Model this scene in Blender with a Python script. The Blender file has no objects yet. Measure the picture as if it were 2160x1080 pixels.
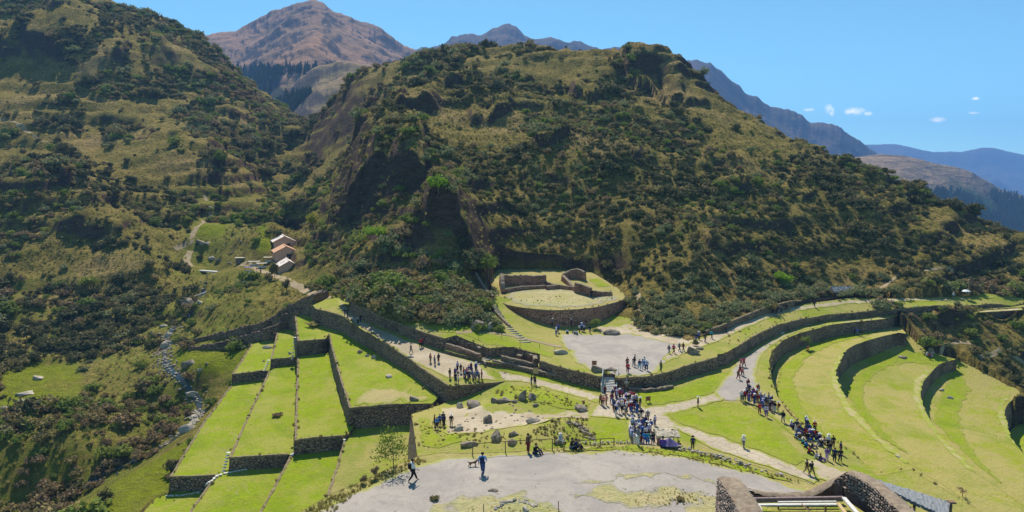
import bpy, bmesh, math, random
import numpy as np
from mathutils import Vector, Matrix
from mathutils.bvhtree import BVHTree
from mathutils.geometry import delaunay_2d_cdt

S = bpy.context.scene
COL = S.collection
random.seed(7)
RNG = np.random.default_rng(7)

# ------------------------------------------------------------------ camera, light, exposure
F = 1486.0                       # focal length in photograph pixels (2160 wide)
YH = 380.0                       # row of the horizon
PITCH = math.atan((540.0 - YH) / F)
cam_data = bpy.data.cameras.new('camera')
cam = bpy.data.objects.new('camera', cam_data); COL.objects.link(cam)
cam_data.sensor_width = 36.0
cam_data.lens = 36.0 * F / 2160.0
cam_data.clip_start = 0.5
cam_data.clip_end = 30000.0
cam.location = (0, 0, 0)
cam.rotation_euler = (math.radians(90) - PITCH, 0, 0)
S.camera = cam

SUN_EL = math.radians(50.0)
SUN_AZ = math.atan2(-0.17, 1.0)            # angle from +Y towards +X; the sun stands beyond the hill, a little left
world = bpy.data.worlds.new('World'); S.world = world; world.use_nodes = True
wn = world.node_tree.nodes; wl = world.node_tree.links
sky = wn.new('ShaderNodeTexSky'); sky.sky_type = 'NISHITA'; sky.sun_disc = False
sky.sun_elevation = SUN_EL; sky.sun_rotation = SUN_AZ
sky.altitude = 3000.0; sky.air_density = 1.0; sky.dust_density = 0.6; sky.ozone_density = 1.6
bg = wn['Background']; bg.inputs['Strength'].default_value = 0.10
tint = wn.new('ShaderNodeMix'); tint.data_type = 'RGBA'; tint.blend_type = 'MULTIPLY'; tint.inputs[0].default_value = 1.0
tint.inputs[7].default_value = (0.72, 1.14, 1.06, 1.0)
wl.new(sky.outputs['Color'], tint.inputs[6])
# a few small fair weather clouds low over the right hand ridge, as directions in the sky
def _wm(op, a, b=0.0, c=None):
    m = wn.new('ShaderNodeMath'); m.operation = op
    for i, v in enumerate((a, b) if c is None else (a, b, c)):
        if isinstance(v, (int, float)): m.inputs[i].default_value = v
        else: wl.new(v, m.inputs[i])
    return m.outputs[0]
wtc = wn.new('ShaderNodeTexCoord'); wsp = wn.new('ShaderNodeSeparateXYZ'); wl.new(wtc.outputs['Generated'], wsp.inputs[0])
wU = _wm('DIVIDE', wsp.outputs[0], wsp.outputs[1]); wV = _wm('DIVIDE', wsp.outputs[2], wsp.outputs[1])
wcb = wn.new('ShaderNodeCombineXYZ'); wl.new(_wm('MULTIPLY', wU, 70.0), wcb.inputs[0]); wl.new(_wm('MULTIPLY', wV, 130.0), wcb.inputs[1])
wno = wn.new('ShaderNodeTexNoise'); wno.inputs['Scale'].default_value = 1.0; wno.inputs['Detail'].default_value = 6; wno.inputs['Roughness'].default_value = 0.65; wl.new(wcb.outputs[0], wno.inputs['Vector'])
wsum = 0.0
for px_, py_, w_, h_ in ((1694,232,17,5),(1733,230,14,14),(1787,235,27,13),(1961,252,25,8),(2036,208,11,5),(2034,238,16,4),(1815,240,14,6),(1741,236,8,12),(495,76,12,4)):
    u0 = (px_ - 1080.0) / F / 0.9955; v0 = math.tan(math.atan((540.0 - py_) / F) - PITCH)
    du = _wm('MULTIPLY', _wm('SUBTRACT', wU, u0), F / w_); dv = _wm('MULTIPLY', _wm('SUBTRACT', wV, v0), F / h_)
    q = _wm('SUBTRACT', 1.0, _wm('ADD', _wm('MULTIPLY', du, du), _wm('MULTIPLY', dv, dv)))
    wsum = _wm('MAXIMUM', wsum, q)
wk = _wm('ADD', wsum, _wm('MULTIPLY', _wm('SUBTRACT', wno.outputs['Fac'], 0.5), 2.2))
wr_ = wn.new('ShaderNodeMapRange'); wr_.interpolation_type = 'SMOOTHSTEP'; wr_.inputs['From Min'].default_value = 0.25; wr_.inputs['From Max'].default_value = 1.6; wl.new(wk, wr_.inputs['Value'])
wfront = _wm('MULTIPLY', _wm('MULTIPLY', wr_.outputs[0], _wm('GREATER_THAN', wsp.outputs[1], 0.0)), _wm('GREATER_THAN', wsum, 0.01))
cmix = wn.new('ShaderNodeMix'); cmix.data_type = 'RGBA'; wl.new(wfront, cmix.inputs[0]); wl.new(tint.outputs[2], cmix.inputs[6]); cmix.inputs[7].default_value = (17.0, 15.5, 15.0, 1.0)
wl.new(cmix.outputs[2], bg.inputs['Color'])

sd = bpy.data.lights.new('sun', 'SUN'); sd.energy = 5.0; sd.angle = math.radians(0.5); sd.color = (1.0, 0.94, 0.84)
sun = bpy.data.objects.new('sun', sd); COL.objects.link(sun)
SUN_DIR = Vector((math.sin(SUN_AZ) * math.cos(SUN_EL), math.cos(SUN_AZ) * math.cos(SUN_EL), math.sin(SUN_EL)))
sun.rotation_euler = SUN_DIR.to_track_quat('Z', 'Y').to_euler()
sun.location = (0, 0, 100)

S.view_settings.view_transform = 'Standard'; S.view_settings.look = 'None'
S.view_settings.exposure = 0.53; S.view_settings.gamma = 1.0
S.view_settings.use_curve_mapping = False
S.cycles.max_bounces = 5; S.cycles.diffuse_bounces = 2; S.cycles.transparent_max_bounces = 6
S.cycles.volume_bounces = 1; S.cycles.use_denoising = True

# ------------------------------------------------------------------ helpers
CP, SP = math.cos(PITCH), math.sin(PITCH)
def ray(px, py):
    u = (px - 1080.0) / F; v = (540.0 - py) / F
    return (u, CP + v * SP, -SP + v * CP)
def PZ(px, py, z):
    d = ray(px, py); t = z / d[2]
    return (d[0] * t, d[1] * t, z)
def PY(px, py, Y):
    d = ray(px, py); t = Y / d[1]
    return (d[0] * t, Y, d[2] * t)
def pix(x, y, z):
    dep = y * CP - z * SP
    up = y * SP + z * CP
    return 1080.0 + F * x / dep, 540.0 - F * up / dep
def PF(px, py, f, lo=35.0, hi=600.0):
    """where the ray through a pixel meets the height function f(x, y)"""
    d = ray(px, py)
    ts = np.arange(lo / d[1], hi / d[1], 2.0)
    fz = f(d[0] * ts, d[1] * ts); fz = np.broadcast_to(np.asarray(fz, float), ts.shape)
    k = np.nonzero(d[2] * ts < fz)[0]
    i = int(k[0]) if len(k) else len(ts) - 1
    a, b = ts[max(0, i - 1)], ts[i]
    for _ in range(24):
        m = (a + b) / 2
        if d[2] * m - f(d[0] * m, d[1] * m) > 0: a = m
        else: b = m
    t = (a + b) / 2
    return (d[0] * t, d[1] * t, f(d[0] * t, d[1] * t))

# vectorised gradient noise
_perm = np.random.default_rng(3).permutation(256).astype(np.int64)
_perm = np.concatenate([_perm, _perm, _perm])
_g2 = np.array([(math.cos(a), math.sin(a)) for a in np.linspace(0, 2 * math.pi, 16, endpoint=False)])
def noise2(x, y):
    x = np.asarray(x, float); y = np.asarray(y, float)
    xi = np.floor(x).astype(np.int64); yi = np.floor(y).astype(np.int64)
    xf = x - xi; yf = y - yi
    u = xf * xf * xf * (xf * (xf * 6 - 15) + 10); v = yf * yf * yf * (yf * (yf * 6 - 15) + 10)
    def g(ix, iy, fx, fy):
        h = _perm[_perm[ix & 255] + (iy & 255)] & 15
        return _g2[h, 0] * fx + _g2[h, 1] * fy
    a = g(xi, yi, xf, yf); b = g(xi + 1, yi, xf - 1, yf)
    c = g(xi, yi + 1, xf, yf - 1); d = g(xi + 1, yi + 1, xf - 1, yf - 1)
    return ((a + u * (b - a)) * (1 - v) + (c + u * (d - c)) * v) * 1.5
def fbm(x, y, octaves=4, lac=2.03, gain=0.5):
    s = 0; a = 1.0
    for i in range(octaves):
        s = s + a * noise2(x + 17.3 * i, y - 9.1 * i); x = x * lac; y = y * lac; a *= gain
    return s
def ridged(x, y, octaves=4):
    s = 0; a = 0.6
    for i in range(octaves):
        s = s + a * (1 - 2 * np.abs(noise2(x + 31.7 * i, y + 5.3 * i))); x = x * 2.1; y = y * 2.1; a *= 0.5
    return s
def sstep(a, b, x):
    t = np.clip((x - a) / (b - a), 0, 1); return t * t * (3 - 2 * t)

class TPS:
    """smooth height surface z(x, y) through scattered points"""
    def __init__(self, pts, lam=0.0):
        P = np.array(pts, float); self.xy = P[:, :2]; n = len(P)
        self.s = max(np.ptp(P[:, 0]), np.ptp(P[:, 1])); q = self.xy / self.s
        K = self.k(q, q) + lam * np.eye(n)
        A = np.zeros((n + 3, n + 3)); A[:n, :n] = K; A[:n, n] = 1; A[:n, n + 1:] = q
        A[n, :n] = 1; A[n + 1:, :n] = q.T
        b = np.zeros(n + 3); b[:n] = P[:, 2]
        self.w = np.linalg.solve(A, b); self.q = q
    def k(self, a, b):
        d2 = (a[:, None, 0] - b[None, :, 0]) ** 2 + (a[:, None, 1] - b[None, :, 1]) ** 2
        return 0.5 * d2 * np.log(d2 + 1e-12)
    def __call__(self, x, y):
        x = np.asarray(x, float); y = np.asarray(y, float); shp = x.shape
        p = np.stack([x.ravel(), y.ravel()], 1) / self.s
        out = np.empty(len(p)); n = len(self.q)
        for i in range(0, len(p), 20000):
            c = p[i:i + 20000]
            out[i:i + 20000] = self.k(c, self.q) @ self.w[:n] + self.w[n] + c @ self.w[n + 1:]
        return out.reshape(shp) if shp else float(out[0])

def inside(poly, x, y):
    x = np.asarray(x); y = np.asarray(y); r = np.zeros(x.shape, bool)
    n = len(poly); j = n - 1
    for i in range(n):
        xi, yi = poly[i][0], poly[i][1]; xj, yj = poly[j][0], poly[j][1]
        if yi != yj:
            r ^= ((yi > y) != (yj > y)) & (x < (xj - xi) * (y - yi) / (yj - yi) + xi)
        j = i
    return r
def smooth_line(pts, step=1.0, closed=False, k=0.5):
    """Catmull-Rom through 3D points, resampled"""
    P = [np.array(p, float) for p in pts]; out = []
    n = len(P); segs = n if closed else n - 1
    for i in range(segs):
        p1, p2 = P[i % n], P[(i + 1) % n]
        p0 = P[(i - 1) % n] if closed or i > 0 else p1 * 2 - p2
        p3 = P[(i + 2) % n] if closed or i < n - 2 else p2 * 2 - p1
        m = max(1, int(np.linalg.norm(p2 - p1) / step))
        for q in range(m):
            t = q / m
            out.append(0.5 * ((2 * p1) + (-p0 + p2) * t + (2 * p0 - 5 * p1 + 4 * p2 - p3) * t * t + (-p0 + 3 * p1 - 3 * p2 + p3) * t ** 3))
    if not closed: out.append(P[-1])
    return out
def resample(pts, step):
    out = []
    for a, b in zip(pts[:-1], pts[1:]):
        a = np.array(a, float); b = np.array(b, float); m = max(1, int(np.linalg.norm(b - a) / step))
        for q in range(m): out.append(a + (b - a) * q / m)
    out.append(np.array(pts[-1], float)); return out

def link(name, me, parent=None, mats=(), **props):
    o = bpy.data.objects.new(name, me); COL.objects.link(o)
    if parent is not None: o.parent = parent
    for m in mats:
        if me is not None and m.name not in me.materials: me.materials.append(m)
    for k, v in props.items():
        if v is not None: o[k] = v
    return o
def mesh_np(name, V, Fc, smooth=True, uv=None):
    me = bpy.data.meshes.new(name)
    V = np.asarray(V, np.float32)
    Fc = np.asarray(Fc, np.int32); k = Fc.shape[1]
    me.vertices.add(len(V)); me.vertices.foreach_set('co', V.ravel())
    me.loops.add(Fc.size); me.loops.foreach_set('vertex_index', Fc.ravel())
    me.polygons.add(len(Fc)); me.polygons.foreach_set('loop_start', np.arange(0, Fc.size, k, dtype=np.int32))
    me.polygons.foreach_set('loop_total', np.full(len(Fc), k, np.int32))
    me.polygons.foreach_set('use_smooth', np.full(len(Fc), smooth, bool))
    me.update(calc_edges=True)
    if uv is not None:
        l = me.uv_layers.new(name='UVMap'); l.data.foreach_set('uv', np.asarray(uv, np.float32)[Fc.ravel()].ravel())
    me.validate()
    return me
def mesh_py(name, V, Fc, smooth=False, uv=None):
    me = bpy.data.meshes.new(name); me.from_pydata([tuple(map(float, v)) for v in V], [], Fc)
    if smooth: me.polygons.foreach_set('use_smooth', [True] * len(me.polygons))
    if uv is not None:
        l = me.uv_layers.new(name='UVMap'); i = 0
        for p in me.polygons:
            for vi in p.vertices: l.data[i].uv = uv[vi]; i += 1
    me.update(); return me
def tag(o, label=None, category=None, group=None, kind=None):
    for k, v in (('label', label), ('category', category), ('group', group), ('kind', kind)):
        if v: o[k] = v
    return o
def empty(name, loc=(0, 0, 0), rz=0.0, **props):
    o = bpy.data.objects.new(name, None); COL.objects.link(o); o.location = loc; o.rotation_euler = (0, 0, rz)
    o.empty_display_size = 0.2
    for k, v in props.items():
        if v is not None: o[k] = v
    return o

# ------------------------------------------------------------------ materials
def srgb(r, g, b): return tuple(((c / 12.92) if c <= 0.04045 else ((c + 0.055) / 1.055) ** 2.4) for c in (r / 255, g / 255, b / 255)) + (1,)
class Mat:
    def __init__(self, name, rough=0.9, spec=0.15):
        self.m = bpy.data.materials.new(name); self.m.use_nodes = True
        self.t = self.m.node_tree; self.n = self.t.nodes; self.l = self.t.links
        self.b = self.n['Principled BSDF']; self.b.inputs['Roughness'].default_value = rough
        self.b.inputs['Specular IOR Level'].default_value = spec
        self.tc = self.n.new('ShaderNodeTexCoord'); self.geo = None
    def coord(self, kind='Object', scale=(1, 1, 1)):
        if isinstance(scale, (int, float)): scale = (scale,) * 3
        mp = self.n.new('ShaderNodeMapping'); mp.inputs['Scale'].default_value = scale
        self.l.new(self.tc.outputs[kind], mp.inputs['Vector']); return mp.outputs[0]
    def noise(self, vec, scale=1, detail=4, rough=0.55, dist=0):
        n = self.n.new('ShaderNodeTexNoise'); n.inputs['Scale'].default_value = scale; n.inputs['Detail'].default_value = detail
        n.inputs['Roughness'].default_value = rough; n.inputs['Distortion'].default_value = dist
        self.l.new(vec, n.inputs['Vector']); return n.outputs['Fac']
    def voro(self, vec, scale=1, feature='F1', out='Distance', rnd=1.0):
        n = self.n.new('ShaderNodeTexVoronoi'); n.feature = feature; n.inputs['Scale'].default_value = scale
        n.inputs['Randomness'].default_value = rnd
        self.l.new(vec, n.inputs['Vector']); return n.outputs[out]
    def ramp(self, fac, stops, interp='LINEAR'):
        r = self.n.new('ShaderNodeValToRGB'); r.color_ramp.interpolation = interp
        e = r.color_ramp.elements
        while len(e) < len(stops): e.new(0.5)
        for i, (p, c) in enumerate(stops):
            e[i].position = p; e[i].color = c if len(c) == 4 else tuple(c) + (1,)
        self.l.new(fac, r.inputs[0]); return r.outputs[0]
    def fac(self, f, a, b):
        """remap a value smoothly to 0..1 between a and b"""
        r = self.n.new('ShaderNodeMapRange'); r.interpolation_type = 'SMOOTHSTEP'
        r.inputs['From Min'].default_value = a; r.inputs['From Max'].default_value = b
        self.l.new(f, r.inputs['Value']); return r.outputs[0]
    def mix(self, f, a, b, mode='MIX'):
        m = self.n.new('ShaderNodeMix'); m.data_type = 'RGBA'; m.blend_type = mode
        for sock, v in ((m.inputs[0], f), (m.inputs[6], a), (m.inputs[7], b)):
            if isinstance(v, (int, float)): sock.default_value = v
            elif isinstance(v, tuple): sock.default_value = v if len(v) == 4 else v + (1,)
            else: self.l.new(v, sock)
        return m.outputs[2]
    def math(self, op, a, b=0.0):
        m = self.n.new('ShaderNodeMath'); m.operation = op
        for i, v in enumerate((a, b)):
            if isinstance(v, (int, float)): m.inputs[i].default_value = v
            else: self.l.new(v, m.inputs[i])
        return m.outputs[0]
    def nz(self):
        g = self.n.new('ShaderNodeNewGeometry'); s = self.n.new('ShaderNodeSeparateXYZ')
        self.l.new(g.outputs['Normal'], s.inputs[0]); return s.outputs[2]
    def bump(self, h, strength=0.5, dist=0.1):
        b = self.n.new('ShaderNodeBump'); b.inputs['Strength'].default_value = strength; b.inputs['Distance'].default_value = dist
        self.l.new(h, b.inputs['Height']); self.l.new(b.outputs[0], self.b.inputs['Normal']); return b
    def color(self, c):
        if isinstance(c, tuple): self.b.inputs['Base Color'].default_value = c if len(c) == 4 else c + (1,)
        else: self.l.new(c, self.b.inputs['Base Color'])
        return self
    def attr(self, name):
        a = self.n.new('ShaderNodeAttribute'); a.attribute_name = name; return a.outputs['Fac']

def ragged(M, c, edge):
    """let the border of a ground patch break up into what surrounds it"""
    v = M.coord(); n = M.noise(v, 0.9, 6, 0.75, 0.4)
    k = M.math('ADD', M.attr('inner'), M.math('MULTIPLY', M.math('SUBTRACT', n, 0.5), 1.7))
    e2 = M.mix(M.fac(M.noise(v, 2.2, 4, 0.7), 0.35, 0.65), edge, (edge[0] * 0.8, edge[1] * 0.92, edge[2] * 0.6))
    return M.mix(M.fac(k, 0.12, 0.8), e2, c)
def m_grass(name, bright, dull, straw, straw_amt=0.5, edge=None):
    M = Mat(name, 1.0, 0.05); v = M.coord()
    big = M.noise(v, 0.09, 5, 0.6, 0.3); mid = M.noise(v, 0.55, 5, 0.65); fine = M.noise(v, 3.2, 4, 0.7)
    c = M.mix(M.fac(mid, 0.36, 0.66), bright, dull)
    c = M.mix(M.fac(M.math('ADD', big, M.math('MULTIPLY', mid, 0.35)), 0.75 - straw_amt * 0.3, 0.95 - straw_amt * 0.3), c, straw)
    c = M.mix(M.math('MULTIPLY', M.fac(fine, 0.35, 0.72), 0.35), c, (dull[0] * 0.55, dull[1] * 0.6, dull[2] * 0.6))
    blot = M.noise(M.coord('Object', (1, 1, 1)), 0.28, 6, 0.75, 0.6)
    c = M.mix(M.math('MULTIPLY', M.fac(blot, 0.52, 0.60), 0.35), c, (straw[0] * 1.05, straw[1] * 0.95, straw[2]))
    weeds = M.noise(v, 1.1, 5, 0.8, 0.8); c = M.mix(M.math('MULTIPLY', M.fac(weeds, 0.56, 0.66), 0.55), c, (dull[0] * 0.5, dull[1] * 0.55, dull[2] * 0.6))
    bare = M.noise(M.coord('Object', (1, 1, 1)), 0.17, 7, 0.8, 1.0); c = M.mix(M.math('MULTIPLY', M.fac(bare, 0.585, 0.65), 0.5), c, (0.36, 0.29, 0.16))
    deep = M.noise(M.coord('Object', (1, 1, 1)), 0.07, 6, 0.7, 0.5); c = M.mix(M.math('MULTIPLY', M.fac(deep, 0.5, 0.62), 0.45), c, (dull[0] * 0.62, dull[1] * 0.8, dull[2] * 0.6))
    tan = M.noise(M.coord('Object', (1, 1, 1)), 0.33, 7, 0.8, 0.7); c = M.mix(M.math('MULTIPLY', M.fac(tan, 0.50, 0.64), 0.35), c, (0.36, 0.32, 0.10))
    if edge: c = ragged(M, c, edge)
    M.color(c); M.bump(M.math('ADD', fine, weeds), 1.0, 0.2); return M.m
def m_stone(name, a, b, dark, scale=2.2):
    M = Mat(name, 0.95, 0.2); v = M.coord('UV', (1.0, 1.45, 1))
    d = M.voro(v, scale, 'DISTANCE_TO_EDGE'); cell = M.voro(v, scale, 'F1', 'Color')
    sp = M.n.new('ShaderNodeSeparateColor'); M.l.new(cell, sp.inputs[0])
    o = M.coord(); n = M.noise(o, 6.0, 4); big = M.noise(o, 0.25, 4)
    c = M.mix(sp.outputs[0], a, b); c = M.mix(M.fac(n, 0.3, 0.75), c, (b[0] * 1.15, b[1] * 1.1, b[2]))
    c = M.mix(M.math('MULTIPLY', M.fac(big, 0.45, 0.7), 0.5), c, dark)
    c = M.mix(M.fac(d, 0.0, 0.07), dark, c)
    M.color(c)
    h = M.math('ADD', M.fac(d, 0.0, 0.12), M.math('MULTIPLY', n, 0.4)); M.bump(h, 1.0, 0.22); return M.m
def m_plain(name, a, b, scale=2.0, rough=0.9, bump=0.3, dist=0.03, spec=0.15):
    M = Mat(name, rough, spec); v = M.coord(); n = M.noise(v, scale, 5, 0.6)
    M.color(M.mix(M.fac(n, 0.3, 0.7), a, b)); 
    if bump: M.bump(n, bump, dist)
    return M.m

LIME = (0.255, 0.335, 0.010); GREEN = (0.17, 0.25, 0.015); STRAW = (0.42, 0.37, 0.12)
MT = {}
MT['grass'] = m_grass('bright_terrace_grass', LIME, (0.25, 0.285, 0.022), (0.34, 0.34, 0.06), 0.48)
MT['grass_dry'] = m_grass('drying_terrace_grass', (0.25, 0.31, 0.02), (0.29, 0.295, 0.045), (0.37, 0.32, 0.10), 0.68)
MT['grass_curved'] = m_grass('curved_terrace_grass', (0.285, 0.325, 0.02), (0.32, 0.31, 0.045), (0.40, 0.34, 0.11), 0.72)
MT['straw'] = m_grass('dry_straw_grass', (0.31, 0.285, 0.075), (0.36, 0.30, 0.10), (0.42, 0.345, 0.135), 0.8)
MT['stone'] = m_stone('terrace_wall_stone', (0.175, 0.11, 0.07), (0.32, 0.22, 0.15), (0.035, 0.022, 0.016), 1.7)
MT['stone_red'] = m_stone('reddish_wall_stone', (0.36, 0.165, 0.105), (0.48, 0.265, 0.175), (0.08, 0.04, 0.03), 1.7)
MT['coping'] = m_plain('weathered_coping_stone', (0.15, 0.11, 0.06), (0.27, 0.21, 0.12), 1.6, 0.95, 0.8, 0.1)
MT['lawn_d'] = m_grass('lush_lawn', LIME, (0.25, 0.285, 0.022), (0.33, 0.33, 0.05), 0.4, (0.29, 0.295, 0.05))
MT['straw_d'] = m_grass('worn_straw_lawn', (0.33, 0.30, 0.07), (0.39, 0.33, 0.11), (0.45, 0.37, 0.16), 0.9, (0.28, 0.30, 0.045))
MT['straw_g'] = m_grass('straw_between_gravel', (0.38, 0.34, 0.13), (0.42, 0.37, 0.17), (0.46, 0.39, 0.20), 0.7, (0.37, 0.315, 0.255))
MT['earth'] = m_plain('dry_grassy_bank', (0.20, 0.18, 0.06), (0.34, 0.28, 0.12), 0.8, 1.0, 0.8, 0.2)
def m_track(name, a, b, dark, edge, voro=0, rag=True):
    M = Mat(name, 0.95, 0.1); v = M.coord(); big = M.noise(v, 0.16, 6, 0.7, 0.8); mid = M.noise(v, 1.1, 6, 0.75); f = M.noise(v, 8, 3, 0.65)
    c = M.mix(M.fac(big, 0.38, 0.62), a, b); c = M.mix(M.math('MULTIPLY', M.fac(mid, 0.5, 0.66), 0.5), c, dark); c = M.mix(M.math('MULTIPLY', M.fac(f, 0.5, 0.72), 0.4), c, (dark[0] * .7, dark[1] * .7, dark[2] * .7))
    if voro: c = M.mix(M.fac(M.voro(v, voro, 'DISTANCE_TO_EDGE'), 0.0, 0.06), dark, c)
    if rag: c = ragged(M, c, edge)
    M.color(c); M.bump(M.math('ADD', f, mid), 0.6, 0.06); return M.m
MT['path'] = m_track('trodden_path_earth', (0.37, 0.295, 0.195), (0.46, 0.38, 0.265), (0.28, 0.22, 0.14), (0.29, 0.28, 0.05))
MT['trail'] = m_track('hillside_trail_earth', (0.30, 0.225, 0.13), (0.36, 0.28, 0.17), (0.22, 0.16, 0.09), (0.2, 0.2, 0.05), rag=False)
MT['gravel'] = None
# ------------------------------------------------------------------ height functions of the levelled ground
def pl(z0): return lambda x, y: z0 + 0.1 * (y - 120.0)
def tz(rows): return TPS([PZ(*r) for r in rows])
fU, fS2, fS3, fS3b, fS4, fS4b = pl(-38.6), pl(-41.6), pl(-44.2), pl(-42.6), pl(-46.6), pl(-44.6)
fS5 = pl(-49.3)
path_pts = [(667,652,-30.5),(722,666,-31),(784,704,-32.5),(860,755,-34.5),(948,816,-36),(1064,805,-36.2),(738,652,-30.2),
            (764,673,-31.2),(816,696,-32.2),(883,724,-33.4),(940,741,-34.2),(1026,766,-34.9),(1060,790,-35.8),(700,640,-30.2),(660,628,-30)]
fP = tz(path_pts)
plat_pts = [(1380,900,-36),(1300,860,-35.8),(1472,858,-35.8),(1377,817,-35),(1500,785,-35.1),(1560,770,-35),(1600,730,-35),(1691,690,-34.8),
            (1800,677,-34.6),(1880,672,-34.5),(1128,811,-36),(1064,805,-36.2),(1060,790,-35.8),(1026,766,-34.9),(1050,850,-37),(955,850,-38.6),
            (868,875,-37),(930,950,-36.6),(1100,900,-36.2),(1250,930,-36),(1705,1000,-36.3),(1620,840,-35.6),(1850,1010,-36.8),(2067,1079,-37.2),
            (1139,779,-35),(1266,804,-35),(2000,664,-33.8),(2160,652,-33.2)]
class Mounded(TPS):
    """a levelled height plus grassy humps: (x, y, radius, height)"""
    humps = []
    def __call__(self, x, y):
        z = TPS.__call__(self, x, y)
        for a, b, r, h in self.humps: z = z + h * np.exp(-((np.asarray(x) - a) ** 2 + ((np.asarray(y) - b) * 0.8) ** 2) / r ** 2)
        return z if np.ndim(z) else float(z)
fA = Mounded([PZ(*r) for r in plat_pts])
_h = [(1112,850,4.2,.9),(1045,852,3.4,.8),(1185,862,3.2,.5),(1175,912,3.0,1.1),(1150,925,3.5,.6),(1215,905,2.2,.8),(1010,862,2.4,.6),(1080,925,3.0,.45),(1000,935,2.5,.35),(950,925,3.0,.3)]
fA.humps = [PZ(a, b, -36.3)[:2] + (r, h) for a, b, r, h in _h]
up_pts = [(740,626,-27.2),(756,645,-28.3),(805,667,-29.6),(857,688,-30.6),(893,701,-31.2),(937,714,-31.7),(800,640,-27.6),(900,670,-29.3),
          (1000,690,-30.5),(1100,716,-32),(1180,740,-33),(1139,762,-33.1),(1200,780,-33.1),(1268,795,-33.1),(1350,770,-33),(1377,794,-33),
          (1460,770,-32.9),(1515,753,-32.8),(1200,710,-33),(1300,690,-32.8),(1420,720,-32.7),(1160,700,-32.6),(1040,655,-29.5),
          (1561,727,-32.6),(1600,704,-32.7),(1639,686,-32.8),(1691,673,-33),(1743,664,-33),(1800,660,-33),(1851,654,-32.9),
          (1445,735,-32.5),(1510,714,-32.3),(1561,691,-32),(1613,669,-31.9),(1665,653,-31.7),(1717,647,-31.7),(1800,638,-31.5),
          (1895,634,-31.5),(1973,634,-31.5),(2051,630,-31.3),(2100,628,-31.2),(1980,648,-32.2),(2130,642,-32.6)]
fB = tz(up_pts)
fM = tz([(1044,631,-28.8),(1141,653,-28.9),(1245,650,-28.9),(1320,628,-28.8),(1268,588,-26.6),(1150,590,-26.8),(1060,600,-27.2),(1200,620,-27.9)])
fT1 = tz([(1870,684,-37.2),(1740,710,-37.9),(1650,765,-38.4),(1633,830,-38.6),(1850,1005,-38.9),(2067,1079,-39.4),(1779,828,-38.4),(1911,700,-37)])
fT2 = tz([(1911,712,-38.9),(1857,753,-41.6),(1797,797,-42.4),(1779,828,-42.7),(1852,919,-42.9),(1994,1025,-43.0),(2067,1079,-43.2),(1960,745,-41),(2017,757,-41.6)])
fT3 = tz([(2017,760,-43.0),(2007,787,-44.6),(1973,859,-47.0),(2020,955,-47.6),(2158,1067,-48.2),(2080,790,-44.6),(2150,828,-46.4)])
fT4 = lambda x, y: -52.5
fK = lambda x, y: -24.0 - 0.055 * np.maximum(0.0, x - 4.0) - 0.02 * np.maximum(0.0, y - 55)

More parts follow.
